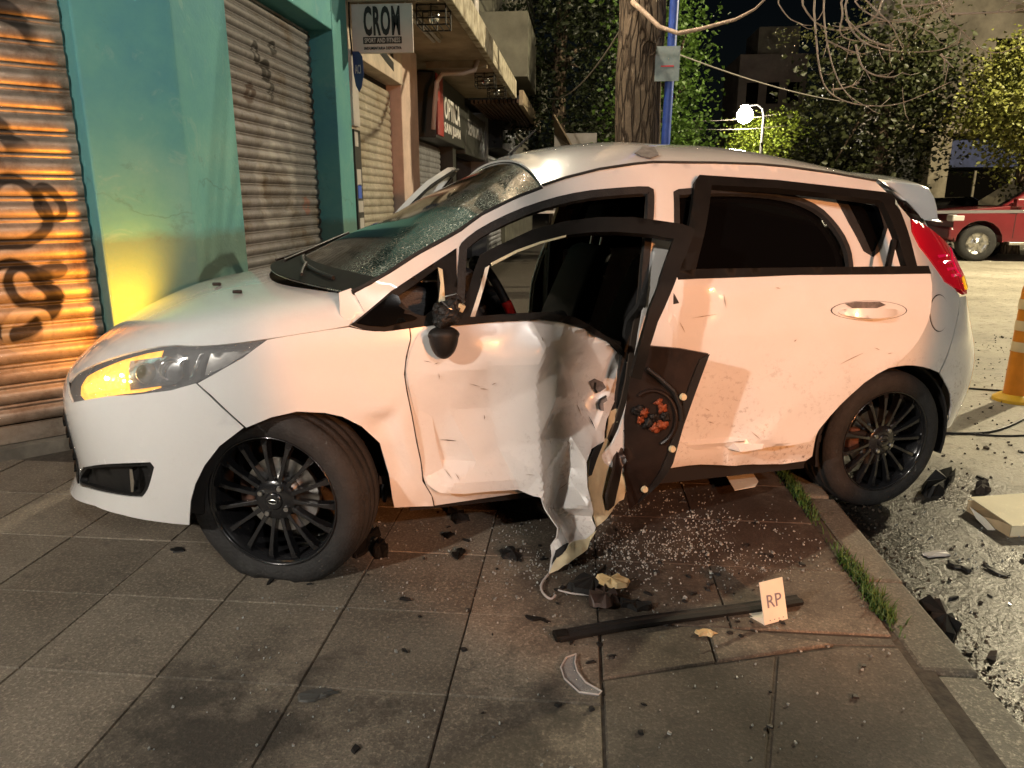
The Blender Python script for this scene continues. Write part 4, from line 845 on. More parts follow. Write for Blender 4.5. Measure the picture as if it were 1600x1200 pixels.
def outward(V3, Fc, ref):
    """flip so faces look away from ref"""
    V3 = np.asarray(V3); out = []
    for f in Fc:
        a, b, c = V3[list(f)[:3]]; n = np.cross(b-a, c-a)
        out.append(f if n @ ((a+b+c)/3 - ref) > 0 else f[::-1])
    return out
def spanel(name, poly, m, par=None, Tf=T, holes=(), g=.03, off=0., solid=.006, mirror=False, smooth=True, dens=True, **k):
    """panel in (s,z) space on the side surface"""
    V, Fc = fill(poly, holes, g); t = np.ravel(Tf(V[:, 0], V[:, 1])) + off; sg = 1 if mirror else -1
    V3 = np.stack([V[:, 0], sg * t, V[:, 1]], 1); Fc = outward(V3, Fc, np.array([1.2, 0, .7])) if abs(off) < 5 else Fc
    Fc = [f if (np.cross(V3[f[1]]-V3[f[0]], V3[f[2]]-V3[f[0]])[1] * sg) > 0 else f[::-1] for f in Fc]
    return mk(name, V3, Fc, m, par or car, smooth=smooth, solid=solid, **k)

# ---- front end: one closed implicit shape seen from a centre point
FC = np.array([.45, 0., .45])
def Ztop(s, t):
    zc = smi(s, [-.95, -.8, -.7, -.6, -.5, -.3, 0, .3, .6], [.56, .61, .665, .73, .785, .87, .935, .985, 1.02])
    return zc - .028 * (np.abs(t) / .75) ** 2
def Lz(z): return smi(z, [.05, .13, .17, .22, .3, .42, .55, .63, .72, .8, .95], [.66, .715, .735, .71, .69, .70, .71, .705, .685, .665, .64])
def Ff(P):
    s, t, z = P[..., 0], np.abs(P[..., 1]), P[..., 2]
    Wd = smi(np.clip(s, -.4, .7), [-.4, 0, .3, .7], [.84, .848, .852, .858]) + vz(np.minimum(z, .72))
    s1 = .12; e = np.clip((s1 - s) / (s1 + Lz(z)), 0, 5)
    a = ((t / Wd) ** 2.45 + e ** 2.45) ** (1 / 2.45)
    b = np.clip((z - .3) / (Ztop(s, t) - .3), 0, 5)
    return (a**10 + b**10) ** .1 - 1
def fdir(az, el): return np.stack([-np.cos(az)*np.cos(el), np.sin(az)*np.cos(el), np.sin(el)], -1)
def fsurf(az, el, off=0.):
    d = fdir(np.asarray(az, float), np.asarray(el, float)); lo = np.zeros(d.shape[:-1]); hi = np.full(d.shape[:-1], 2.5)
    for _ in range(40):
        md = (lo + hi) / 2; ins = Ff(FC + d * md[..., None]) < 0; lo = np.where(ins, md, lo); hi = np.where(ins, hi, md)
    return FC + d * (lo + off)[..., None]
def fpar(p): d = np.asarray(p) - FC; return math.atan2(d[1], -d[0]), math.atan2(d[2], math.hypot(d[0], d[1]))
def funp(poly):
    out = []
    for u, v in poly:
        d = lray(u, v); k = np.linspace(.5, 4.5, 4000) / F; P = CAML[None] + d[None] * k[:, None]; P = np.stack([P[:, 0], -P[:, 1], P[:, 2]], 1)
        f = Ff(P); i = np.argmax(f < 0) if (f < 0).any() else int(np.argmin(f))
        out.append(fpar(P[i]))
    return out
def fpanel(name, poly, m, par=None, holes=(), g=.045, off=0., solid=.006, **k):
    V, Fc = fill(poly, holes, g); P = fsurf(V[:, 0], V[:, 1], off); V3 = np.stack([P[:, 0], -P[:, 1], P[:, 2]], 1)
    Fc = outward(V3, Fc, np.array([.45, 0, .45])); return mk(name, V3, Fc, m, par or car, smooth=True, solid=solid, **k)
def mir(half): return list(half) + [(-a, b) for a, b in reversed(half)]

# hood
HL_TOP = [(108, 597), (117, 585), (130, 577), (163, 563), (213, 548), (267, 538), (310, 541), (363, 537), (418, 529)]
HL_BOT = [(418, 530), (380, 557), (343, 578), (307, 597), (267, 609), (210, 616), (170, 619), (113, 629), (107, 617)]
seam = [(440, 526), (470, 521), (510, 515), (545, 509)]
hood_near = funp(HL_TOP + seam)
rear_edge = []
for t in np.linspace(.76, 0, 14):
    s = .03 + .255 * (t / .74) ** 2.4; z = float(Ztop(np.array(s), np.array(t))) - .004; rear_edge.append(fpar((s, t, z)))
half = [(0., fpar((-.695, 0, .655))[1]), (hood_near[0][0] * .6, fpar((-.695, 0, .655))[1])] + hood_near + [fpar((.285, .80, .90))] + rear_edge[:-1] + [(0., rear_edge[-1][1])]
hood = fpanel('hood', chaikin(mir(half), 1, 40), M_PAINT, g=.04)
# bumper
b_out = HL_BOT[3:] ; b_near = funp([(113, 629), (170, 619), (210, 617), (267, 610), (306, 599), (330, 621), (381, 668), (343, 697), (320, 727), (305, 757), (298, 783), (296, 820), (247, 815), (190, 804), (148, 790), (118, 780)])
lipz = []
fog_hole = funp(chaikin([(122, 745), (130, 730), (160, 725), (235, 722), (241, 730), (232, 765), (222, 777), (200, 777), (150, 767), (122, 757)], 2))
b_half = [(0., fpar((-.695, 0, .648))[1]), (hood_near[0][0] * .6, fpar((-.695, 0, .648))[1]), (hood_near[0][0] * .97, hood_near[0][1] - .01)] + b_near + [fpar((-.70, .18, .185)), fpar((-.72, .0001, .18))]
b_half[-1] = (0., b_half[-1][1])
bumper = fpanel('front_bumper', mir(b_half), M_PAINT, holes=[fog_hole, [(-a, b) for a, b in fog_hole]], g=.04)
fpanel('bumper_backing', [(a, max(b, -.22)) for a, b in mir(b_half)], M_DARK, par=bumper, off=-.06, g=.08)
for sg in (1, -1):
    fh = [(a * sg, b) for a, b in fog_hole]
    cxm = np.mean([p[0] for p in fh]); cym = np.mean([p[1] for p in fh])
    fpanel('fog_pocket', fh, M_BLKP, par=bumper, off=-.03, solid=.004)
    ring = [(cxm + (a - cxm) * .9, cym + (b - cym) * .84) for a, b in fh]
    fpanel('fog_surround', fh, M_BLKP, par=bumper, holes=[ring], off=-.006, g=.02, solid=.02)
tr = funp([(203, 733), (207, 733), (210, 752), (209, 769), (205, 768), (204, 750)])
fpanel('chrome_strip', tr, M_CHROME, par=bumper, off=.001, g=.01, solid=.02)
z0 = .25; gr = [fpar((-.62, t, z)) for t, z in ((.36, .50), (.36, .26), (-.36, .26), (-.42, .50))]
fpanel('lower_grille', gr, M_BLKP, par=bumper, off=.004)
for i in range(5):
    z = .29 + i * .043; hw = .31 + i * .008
    fpanel('grille_bar', [fpar((-.62, t, zz)) for t, zz in ((hw, z), (hw, z + .012), (-hw, z + .012), (-hw, z))], M_BLKT, par=bumper, off=.012, solid=.008)
# fender
f_near = funp([(418, 531), (440, 527), (470, 522), (510, 516), (545, 511), (567, 516), (586, 518), (614, 517), (639, 512)])
f_px = [(641, 529), (634, 557), (631, 585), (635, 612), (643, 650), (650, 690), (657, 722), (660, 752), (674, 775), (677, 790), (616, 792), (613, 778), (608, 741), (594, 693), (565, 666), (535, 651), (507, 645), (464, 643), (424, 652), (385, 668), (331, 618), (309, 599), (343, 580), (380, 559)]
fend = f_near + funp(f_px)
FD = [(560, 650, 0), (575, 690, 0), (620, 640, 0), (600, 660, -.02), (630, 668, .006), (612, 690, -.012), (635, 700, .004), (622, 720, -.015), (600, 640, .006), (640, 600, 0), (540, 560, 0), (420, 560, 0), (660, 760, 0), (620, 790, .005), (640, 740, -.006), (380, 660, 0), (500, 630, 0), (545, 510, 0), (640, 515, 0)]
fdf = tri_field(FD, T)
V, Fc = fill(fend, (), .022)
P = fsurf(V[:, 0], V[:, 1]); P[:, 1] += fdf(P[:, 0], P[:, 2])
V3 = np.stack([P[:, 0], -P[:, 1], P[:, 2]], 1)
mk('front_fender', V3, outward(V3, Fc, np.array([.45, 0, .45])), M_PAINT, car, smooth=True, solid=.006, label='white front fender creased behind the wheel arch')
fpanel('front_fender', [(-a, b) for a, b in fend], M_PAINT, g=.05)
# headlights
M_LENSB = mat('projector_glass', (.25, .22, .16), rough=.05, coat=1., metal=.3)
hl = funp(HL_TOP[:-1] + [(418, 530)] + HL_BOT[1:])
for sg in (1, -1):
    pl = [(a * sg, b) for a, b in hl]
    hb = fpanel('headlight', pl, M_BLKP, off=-.045, g=.02, solid=.003)
    if sg == 1: hb['label'] = 'near headlight with its amber indicator lit'
    fpanel('lens', pl, M_LENS, par=hb, off=-.006, g=.018, solid=.002)
    rim = funp([(108, 618), (109, 603), (118, 588), (135, 578), (175, 561), (214, 550), (240, 545), (236, 606), (208, 613), (170, 617), (114, 626)])
    rim = [(a * sg, b) for a, b in rim]
    fpanel('indicator_reflector', rim, M_AMB2, par=hb, off=-.034, g=.013, solid=.002)
    pr = funp([(190, 563), (270, 552), (277, 558), (274, 590), (262, 600), (190, 610)]); pr = [(a * sg, b) for a, b in pr]
    fpanel('main_reflector', pr, M_CHROME, par=hb, off=-.028, g=.013, solid=.002)
    bl = funp([(120, 604), (135, 594), (165, 583), (186, 580), (186, 606), (160, 610), (126, 615)]); bl = [(a * sg, b) for a, b in bl]
    fpanel('indicator_bulb', bl, M_AMBER, par=hb, off=-.02, g=.013, solid=.003)
    for u_, v_, r_ in ((158, 591, .006), (182, 586, .005), (186, 595, .004)):
        aa, ee = funp([(u_, v_)])[0]; pp = fsurf(np.array([aa * sg]), np.array([ee]), -.016)[0]
        B().lathe([(r_ * math.sin(q_), r_ * math.cos(q_)) for q_ in np.linspace(0, PI, 8)], 12).mk('filament', M_SPOT, hb, loc=(pp[0], -pp[1], pp[2]), smooth=True)
    aa, ee = funp([(217, 583)])[0]; pp = fsurf(np.array([aa * sg]), np.array([ee]), -.03)[0]
    B().lathe([(.034 * math.sin(q_), .026 * math.cos(q_)) for q_ in np.linspace(0, PI, 12)], 24, 'y').mk('projector_lens', M_LENSB, hb, loc=(pp[0], -pp[1], pp[2]), smooth=True)
    aa, ee = funp([(255, 577)])[0]; pp = fsurf(np.array([aa * sg]), np.array([ee]), -.03)[0]
    B().lathe([(.030 + .005 * math.cos(q_), .005 * math.sin(q_)) for q_ in np.linspace(0, 2 * PI, 9)], 24, 'y').mk('lamp_bezel', M_CHROME, hb, loc=(pp[0], -pp[1], pp[2]), smooth=True)
    wing = funp([(305, 552), (312, 550), (296, 590), (287, 594)]); wing = [(a * sg, b) for a, b in wing]
    fpanel('reflector_fin', wing, M_CHROME, par=hb, off=-.02, g=.02, solid=.003)
    wing = funp([(322, 551), (385, 546), (345, 572), (312, 586)]); wing = [(a * sg, b) for a, b in wing]
    fpanel('reflector_fin', wing, M_STEEL, par=hb, off=-.022, g=.02, solid=.003)
    a0, e0 = funp([(150, 598)])[0]; P = fsurf(np.array([a0 * sg]), np.array([e0]), .05)[0]
    Lg = bpy.data.lights.new('indicator_light', 'SPOT'); Lg.energy = 26. if sg == 1 else 42.; Lg.color = (1., .33, .015); Lg.shadow_soft_size = .03; Lg.spot_size = math.radians(150); Lg.spot_blend = .6
    lo = bpy.data.objects.new('indicator_light', Lg); COL.objects.link(lo); lo.parent = hb; lo.location = (P[0], -P[1], P[2])
    lo.rotation_mode = 'QUATERNION'; lo.rotation_quaternion = Vector((-.85, -.05 if sg == 1 else .45, .55)).to_track_quat('-Z', 'Y')

# ---- body side (one stamping with door openings)
WS_E = [(551, 453), (572, 443), (604, 425), (651, 394), (689, 374), (719, 357), (752, 333), (805, 307), (847, 291)]
GUT = [(884, 279), (936, 266), (989, 258), (1020, 255), (1117, 256), (1182, 258), (1228, 262), (1300, 272), (1368, 284)]
TL_L = [(1390, 305), (1422, 341), (1424, 362), (1435, 385), (1455, 410), (1475, 440), (1490, 449)]
QS = [(1499, 462), (1497, 490), (1490, 520), (1484, 542), (1467, 582)]
ARC = [(1448, 574), (1422, 570), (1396, 573), (1368, 581), (1333, 607), (1298, 638), (1283, 664), (1272, 688), (1269, 713)]
SILL = [(1259, 720), (1210, 727), (1130, 728), (1087, 727), (1045, 733), (900, 757), (760, 778), (679, 790)]
FRB = [(676, 775), (662, 752), (659, 722), (652, 690), (645, 650), (637, 612), (633, 585), (636, 557), (643, 529), (641, 512), (614, 516), (586, 517), (567, 515), (547, 509), (570, 487)]
side_px = WS_E + GUT + TL_L + QS + ARC + SILL + FRB
ap_f = [(718, 388), (723, 378), (752, 356), (805, 330), (857, 312), (910, 300), (962, 295), (1010, 292), (1019, 296), (1020, 309), (1015, 377), (1010, 443), (1002, 503), (997, 530), (985, 620), (962, 690), (940, 712), (720, 742), (692, 732), (678, 680), (672, 600), (690, 515), (712, 500)]
ap_r = [(1053, 300), (1062, 296), (1117, 294), (1166, 295), (1215, 300), (1247, 308), (1280, 324), (1303, 347), (1322, 376), (1330, 402), (1332, 440), (1322, 490), (1300, 545), (1265, 605), (1235, 655), (1190, 688), (1060, 692), (1050, 680), (1047, 560), (1050, 430), (1054, 341)]
sail = [(556, 503), (577, 485), (612, 455), (650, 430), (688, 405), (712, 388), (710, 470), (700, 498), (668, 504), (640, 508), (600, 512), (572, 510)]
S_OUT = chaikin(unp(side_px), 1, 35); S_F = chaikin(unp(ap_f), 1, 40); S_R = chaikin(unp(ap_r), 1, 40); S_S = unp(sail)
SF2 = [(900, 700, 0), (1010, 500, 0), (1020, 268, 0), (1019, 290, -.004), (1100, 280, 0), (900, 300, 0), (1150, 715, 0), (1110, 718, -.012), (1185, 716, -.015), (1080, 725, -.004), (1240, 710, 0), (1300, 450, 0), (1500, 500, 0), (700, 780, 0), (552, 453, 0), (1370, 284, 0), (1026, 256, .004), (1032, 285, .003), (1022, 275, -.008)]
sff = tri_field(SF2, T)
side = spanel('body_side', S_OUT, M_PAINT, Tf=lambda s, z: T(s, z) + sff(s, z), holes=[S_F, S_R, S_S], g=.03, solid=.012)
def warp(P):
    out = []
    for s_, z_ in P:
        a = min(1, max(0, (s_ - .9) / .35)); b_ = 1 - min(1, max(0, (s_ - 1.55) / .7)); out.append((s_ + .19 * a * a * (3 - 2*a) * b_, z_))
    return out
F_F = warp(S_F); F_R = warp(S_R)
spanel('body_side', S_OUT, M_PAINT, holes=[F_F, F_R, S_S], g=.06, mirror=True, solid=.012)
for mr in (False, True):   # inner trim lining
    spanel('inner_trim', [(s, min(z, 1.33)) for s, z in S_OUT], M_TRIM, par=side if not mr else car, holes=[F_F, F_R, S_S] if mr else [S_F, S_R, S_S], g=.06, off=-.05, mirror=mr, solid=.01)
def ringify(poly, d):
    c = np.mean(poly, 0); out = []; n = len(poly); P = [np.array(p) for p in poly]
    ar = sum(P[i-1][0]*P[i][1]-P[i][0]*P[i-1][1] for i in range(n)); sg = 1 if ar > 0 else -1
    for i in range(n):
        e = P[(i+1) % n] - P[i-1]; e = e / (np.linalg.norm(e) + 1e-9); out.append(tuple(P[i] + sg * d * np.array([-e[1], e[0]])))
    return out
def Tsl(s, z): return T(s, z) + .006 - .07 * np.clip((.90 - np.asarray(z)) / .06, 0, 1)
spanel('door_seal', ringify(S_F, -.004), M_RUB, par=side, Tf=Tsl, holes=[ringify(S_F, .022)], g=.02, solid=.02)
spanel('door_seal', ringify(S_R, -.004), M_RUB, par=side, Tf=Tsl, holes=[ringify(S_R, .018)], g=.02, solid=.02)
sfr = spanel('sail_window_frame', ringify(unp([(548, 508)] + sail[1:6] + [(713, 470), (703, 502), (668, 508), (640, 512), (600, 517), (572, 515)]), -.002), M_BLKT, par=side, holes=[unp([(640, 450), (662, 434), (686, 416), (684, 440), (686, 462), (680, 480), (664, 494), (648, 490), (634, 480), (622, 466), (622, 462)])], g=.018, off=.003, solid=.02)
jag = unp([(556, 504), (580, 484), (612, 458), (622, 462), (626, 472), (622, 477), (632, 484), (630, 489), (642, 491), (652, 496), (648, 499), (600, 510), (575, 508)])
spanel('broken_glass', jag, M_GLASS, par=side, g=.02, off=.010, solid=.003)
spanel('rubber_strip', unp([(683, 417), (690, 420), (694, 470), (690, 478), (684, 470), (687, 440)]), M_INNER, par=side, g=.02, off=.014, solid=.004)
# quarter glass, fuel flap, tail light, gutter
spanel('quarter_glass_frame', unp([(1302, 305), (1376, 318), (1381, 336), (1386, 356), (1373, 393), (1364, 401), (1349, 392), (1325, 347)]), M_RUB, par=side, g=.03, off=.004, solid=.006)
spanel('quarter_glass', unp([(1322, 314), (1370, 322), (1375, 338), (1379, 355), (1365, 390), (1360, 393), (1338, 345)]), M_GLASS, par=side, g=.03, off=.008, solid=.004)
fl = [(1467 + 14 * math.cos(a) * (1.0 if math.cos(a) < 0 else 1.0), 489 + 28 * math.sin(a)) for a in np.linspace(0, 2 * math.pi, 28, endpoint=False)]
fl = unp(fl); fc = np.mean(fl, 0)
spanel('fuel_flap_gap', [tuple(fc + (np.array(p) - fc) * 1.05) for p in fl], M_DARK, par=side, g=.03, off=.0015, solid=.002)
spanel('fuel_flap', fl, M_PAINT, par=side, g=.03, off=.004, solid=.003)
# wheel-arch lining
for s0, pxr in ((.05, .34), (2.489, .35)):
    for sg in (1, -1):
        b = B(); pr = []
        for k in range(25):
            a = math.pi * (k / 24) * 1.16 - .08 * math.pi
            for tt in ((.70 if s0 < 1 else .79), .42): pr.append((s0 + pxr * math.cos(a), -sg * tt, .29 + pxr * math.sin(a)))
        fa = [(2*k, 2*k+1, 2*k+3, 2*k+2) for k in range(24)] + [tuple(2*k+1 for k in range(25))]
        mk('wheel_well', pr, fa, M_DARK, car, solid=.01)
B().box((-.55, -.40, .17), (2.95, .40, .30)).box((.45, -.78, .2), (2.1, .78, .31)).mk('underbody', M_DARK, car)
# roof
wse = [unp1(u, v, T) for u, v in WS_E]; gut = [unp1(u, v, T) for u, v in [(847, 291)] + GUT]
gs = np.array([p[0] for p in gut]); gt = np.array([p[1] for p in gut]); gz = np.array([p[2] for p in gut])
def roof_pt(s, q, off=0):
    t = np.interp(s, gs, gt) + .004; z = smi(s, gs, gz)
    cr = smi(s, [.9, 1.2, 1.6, 2.0, 2.4, 2.7], [.118, .112, .105, .10, .085, .07])
    return s - .0 + .03 * (1 - q * q) * (s < 1.02), q * t, z + cr * (1 - np.abs(q) ** 2.3) + off
V = []; ns, nq = 40, 25
sv = np.concatenate([[gs[0]], np.linspace(gs[0] + .04, gs[-1], ns - 1)])
for i, s in enumerate(sv):
    for j in range(nq):
        q = -1 + 2 * j / (nq - 1); s_, t_, z_ = roof_pt(s, q); V.append((s_, -t_, z_))
Fq = [(i*nq+j, i*nq+j+1, (i+1)*nq+j+1, (i+1)*nq+j) for i in range(ns-1) for j in range(nq-1)]
roof = mk('roof', V, outward(V, Fq, np.array([1.6, 0, .8])), M_PAINT, car, smooth=True, solid=.008)
for sg in (1, -1):
    B().tube([(p[0], -sg * (p[1] + .002), p[2] + .004) for p in gut], .0055, 6).mk('gutter_strip', M_RUB, roof)
# headliner
V2 = [(x, y * .97, z - .035) for x, y, z in V]; mk('headliner', V2, Fq, M_TRIM, car, smooth=True)
# scraped patch and antenna on the roof
def roof_patch(px, name, m, off):
    pts = []
    for u, v in px:
        d = lray(u, v); ks = np.linspace(1.5, 5, 3000) / F; P = CAML[None] + d[None] * ks[:, None]
        qq = np.clip(-P[:, 1] / (np.interp(P[:, 0], gs, gt) + .004), -1, 1)
        zz = smi(P[:, 0], gs, gz) + smi(P[:, 0], [.9, 1.2, 1.6, 2.0, 2.4, 2.7], [.118, .112, .105, .10, .085, .07]) * (1 - np.abs(qq) ** 2.3)
        i = np.argmax(P[:, 2] - zz < off) if (P[:, 2] - zz < off).any() else np.argmin(np.abs(P[:, 2] - zz)); pts.append(tuple(P[i] + np.array([0, 0, .002])))
    return mk(name, pts, [tuple(range(len(pts)))], m, roof, solid=.003)
M_SCR = mat('scrape_and_shade_grey', (.14, .12, .11), rough=.6, var=.5, vs=30)
roof_patch([(1000, 235), (1004, 230), (1022, 231), (1028, 240), (1029, 244), (1016, 249), (1005, 246), (991, 241)], 'scraped_patch', M_SCR, .004)
b = B(); a0 = np.array([.99, -.12, 1.425]); b.tube([a0, a0 + np.array([-.02, 0, .03]), a0 + np.array([.0, .02, .10])], [.012, .009, .003], 6)
p0 = np.array(roof_pt(np.array(1.04), np.array(.05))); p0 = np.array([p0[0], -p0[1], p0[2]])
B().tube([p0 + (-.01, 0, -.005), p0 + (.0, 0, .012), p0 + (.10, .0, .105)], [.016, .006, .003], 6).mk('antenna', M_BLKP, roof)
# windscreen
wh = np.linspace(0, 1, len(wse)); ws_s, ws_t, ws_z = (np.array([p[i] for p in wse]) for i in range(3))
hl_ = np.concatenate([[0], np.cumsum(np.hypot(np.diff(ws_s), np.diff(ws_z)))]); hl_ /= hl_[-1]
V = []; nh, nq = 24, 27
def ws_pt(q, h, off=0.):
    s = np.interp(h, hl_, ws_s); t = np.interp(h, hl_, ws_t); z = np.interp(h, hl_, ws_z); k = 1 - abs(q) ** 2.2
    hc_ = max(0., 1 - h); return s + (-.245 * hc_ ** 1.5 + .03 * h) * k, t * q * .995, z + (.012 * hc_ + .116 * max(0., h) ** 1.7) * k - .010 + off
for i in range(nh):
    for j in range(nq):
        s, t, z = ws_pt(-1 + 2 * j / (nq - 1), i / (nh - 1)); V.append((s, -t, z))
Fq = [(i*nq+j, i*nq+j+1, (i+1)*nq+j+1, (i+1)*nq+j) for i in range(nh-1) for j in range(nq-1)]
ws = mk('windscreen', V, outward(V, Fq, np.array([1.3, 0, .8])), M_WIND, car, smooth=True, solid=.005, label='crazed windscreen, cracked white along its edge')
def ws_strip(name, q0, h0, q1, h1, wd, m, off=.006, n=10):
    b = B(); b.tube([(lambda p: (p[0], -p[1], p[2]))(ws_pt(q0 + (q1-q0)*k/n, h0 + (h1-h0)*k/n, off)) for k in range(n+1)], wd, 6); return b.mk(name, m, ws)
ws_strip('wiper_blade', .80, .06, .05, .12, .007, M_BLKP, .008); ws_strip('wiper_arm', .62, .02, .42, .09, .006, M_BLKP, .016)
ws_strip('wiper_blade', -.05, .05, -.62, .30, .007, M_BLKP, .008); ws_strip('wiper_arm', -.12, .02, -.32, .16, .006, M_BLKP, .016)
ws_strip('windscreen_seal', 1, 0, 1, 1, .010, M_RUB, .002, 24)
# black lower band (cowl and frit)
V = []
for i in range(5):
    for j in range(nq):
        s, t, z = ws_pt(-1 + 2 * j / (nq - 1), -.0 + .13 * i / 4, .0025); V.append((s, -t, z))
mk('frit_band', V, outward(V, [(i*nq+j, i*nq+j+1, (i+1)*nq+j+1, (i+1)*nq+j) for i in range(4) for j in range(nq-1)], np.array([1.3, 0, .8])), M_BLKT, ws, smooth=True)
spanel('cowl_corner', unp([(549, 451), (574, 488), (546, 511), (532, 492), (530, 458)]), M_PAINT, par=side, off=-.012, g=.03, solid=.01)
# washer jets on the hood
for u, v in ((372, 459), (340, 447)):
    a, e = funp([(u, v)])[0]; P = fsurf(np.array([a]), np.array([e]), .003)[0]
    B().box((-.016, -.009, 0), (.016, .009, .012)).mk('washer_jet', M_BLKP, hood, loc=(P[0], -P[1], P[2]), bevel=.004)
# spoiler
def spo(u, v, t=.50): return hit_t(u, v, t)
prof = [spo(u, v) for u, v in ((1368, 284), (1400, 285), (1428, 288), (1442, 294), (1448, 308), (1449, 325), (1446, 345), (1425, 339), (1400, 315), (1384, 298))]
prof = [(p[0], p[2]) for p in prof]; V = []; nt_ = 15
for j in range(nt_):
    q = -1 + 2 * j / (nt_ - 1); k = 1 - abs(q) ** 2.4
    for i, (s, z) in enumerate(prof):
        tt = np.interp(z, [1.1, 1.35, 1.45], [.60, .535, .50]); V.append((s + .02 * k * (i in (2, 3, 4, 5, 6)) + .0, -q * tt, z + .06 * k))
m_ = len(prof); Fs = [(j*m_+i, j*m_+(i+1) % m_, (j+1)*m_+(i+1) % m_, (j+1)*m_+i) for j in range(nt_-1) for i in range(m_)] + [tuple(range(m_)), tuple(range((nt_-1)*m_, nt_*m_))]
mk('spoiler', V, outward(V, Fs, np.array([2.8, 0, 1.33])), M_PAINT, car, bevel=.012, seg=3, smooth=True)
# rear end in (phi, z)
def rpt(ph, z, off=0.):
    sr = Sr(z) + off; c = np.abs(np.cos(ph)) ** (2 / NR) * np.sign(np.cos(ph)); sn = np.abs(np.sin(ph)) ** (2 / NR)
    return 2.2 + (sr - 2.2) * sn, (.856 + off + 0 * z) * c + np.sign(np.cos(ph)) * vz(z), z
def rpar(s, t, z):
    e = min(.9999, max(.0, (s - 2.2) / (float(Sr(z)) - 2.2))); return math.asin(e ** (NR / 2)), z
def runp(poly):
    out = []
    for u, v in poly:
        d = lray(u, v); k = np.linspace(1.5, 5, 3000) / F; P = CAML[None] + d[None] * k[:, None]; s, t, z = P[:, 0], -P[:, 1], P[:, 2]
        e = np.clip((s - 2.2) / (Sr(z) - 2.2), 0, 9); f = ((np.clip(np.abs(t) - vz(z), 0, 9) / .856) ** NR + e ** NR) - 1
        i = np.argmax(f < 0) if (f < 0).any() else int(np.argmin(f))
        out.append((math.atan2(float(e[i]) ** (NR / 2), (max(0., float(t[i] - vz(z[i]))) / .856) ** (NR / 2)), float(z[i])))
    return out
def rpanel(name, poly, m, par=None, off=0., g=.04, solid=.006, holes=(), **k):
    V, Fc = fill(poly, holes, g); s, t, z = rpt(V[:, 0], V[:, 1], off); V3 = np.stack([s, -t, z], 1)
    return mk(name, V3, outward(V3, Fc, np.array([2.2, 0, .8])), m, par or car, smooth=True, solid=solid, **k)
PI = math.pi
rb = runp([(1509, 462), (1499, 464), (1498, 490), (1491, 520), (1485, 542), (1468, 583), (1478, 599), (1486, 616), (1487, 634), (1483, 655), (1474, 672)])
rb[0] = (rb[0][0], rb[0][1])
half = [(PI / 2, .80), (1.12, .80)] + rb + [(.95, .30), (1.2, .27), (PI / 2, .26)]
half = [(PI/2, .80), (1.25, .82)] + rb + [(1.0, .30), (1.25, .27), (PI/2, .26)]
full = half + [(PI - a, b) for a, b in reversed(half[1:-1])]
rpanel('rear_bumper', full, M_PAINT)
tg = [(PI/2, 1.33), (1.0, 1.33), (.98, 1.22), (1.10, 1.05), (1.16, .95), (1.22, .83), (PI/2, .81)]
tgp = rpanel('tailgate', tg + [(PI - a, b) for a, b in reversed(tg[1:-1])], M_PAINT, off=-.004)
rg = [(1.38, 1.18), (1.32, 1.0), (PI - 1.32, 1.0), (PI - 1.38, 1.18)]; rpanel('rear_window', rg, M_GLASS, par=tgp, off=.004)
tlp = runp([(1422, 342), (1424, 362), (1435, 385), (1455, 410), (1475, 440), (1490, 450), (1508, 459)]) + [(1.22, .90), (1.2, .97), (1.15, 1.05), (1.08, 1.13)] + runp([(1437, 347)])
tlp = runp([(1422, 342), (1424, 362), (1435, 385), (1455, 410), (1475, 440), (1490, 450), (1508, 459), (1512, 440), (1508, 415), (1498, 398), (1486, 386), (1470, 373), (1440, 350)])
for sg in (1, -1):
    q = tlp if sg == 1 else [(PI - a, b) for a, b in tlp]
    tl = rpanel('tail_light', q, M_REDL, off=.006, g=.02, solid=.02)
    if sg == 1:
        tl['label'] = 'red tail light with a yellow corner'
        rpanel('reflector_band', runp([(1486, 386), (1498, 398), (1508, 415), (1512, 428), (1498, 432), (1490, 420), (1484, 402)]), M_REDM, par=tl, off=.010, g=.02, solid=.006)
        rpanel('indicator_lens', runp([(1501, 433), (1511, 430), (1509, 447), (1506, 452)]), M_YEL, par=tl, off=.011, g=.02, solid=.006)
        for k in range(4):
            rpanel('lens_rib', runp([(1462 + k*7, 398 + k*10), (1478 + k*6, 396 + k*10), (1480 + k*6, 399 + k*10), (1464 + k*7, 402 + k*10)]), M_REDM, par=tl, off=.009, g=.02, solid=.004)
rpanel('rear_trim', [(.75, .35), (.75, 1.2), (PI - .75, 1.2), (PI - .75, .35)], M_DARK, off=-.09, g=.08)
# far-side doors and inside floor
def door_far(name, s0, s1, ang, hinge):
    e = empty(name, par=car)
    e.location = (hinge, .84, 0); e.rotation_euler = (0, 0, ang); return e

# ---- near rear door (ajar)
HR = 1.33; BE = math.tan(math.radians(7.5))
def Trd0(s, z): return T0(s, z) + BE * (np.asarray(s) - HR) + .004
RD = [(1043, 440, 0), (1043, 700, -0.0248), (1100, 440, 0), (1128, 462, 0.0099), (1133, 485, -0.0033), (1118, 492, -0.0181), (1060, 490, -0.0099), (1065, 520, -0.0231), (1100, 525, -0.0248), (1180, 500, -0.0066), (1250, 440, 0), (1250, 560, 0.0000), (1120, 600, -0.0248), (1180, 600, -0.0132), (1140, 650, -0.0372), (1175, 668, -0.0248), (1190, 690, 0.0033), (1150, 690, -0.0495), (1105, 695, -0.0413), (1060, 640, -0.0248), (1230, 640, 0), (1455, 430, 0), (1455, 520, 0), (1300, 650, 0), (1262, 700, 0), (1370, 580, 0.0049), (1320, 590, 0.0099), (1265, 615, 0.0049)]
rdf = tri_field(RD, Trd0)
def Trd(s, z): return Trd0(s, z) + rdf(s, z)
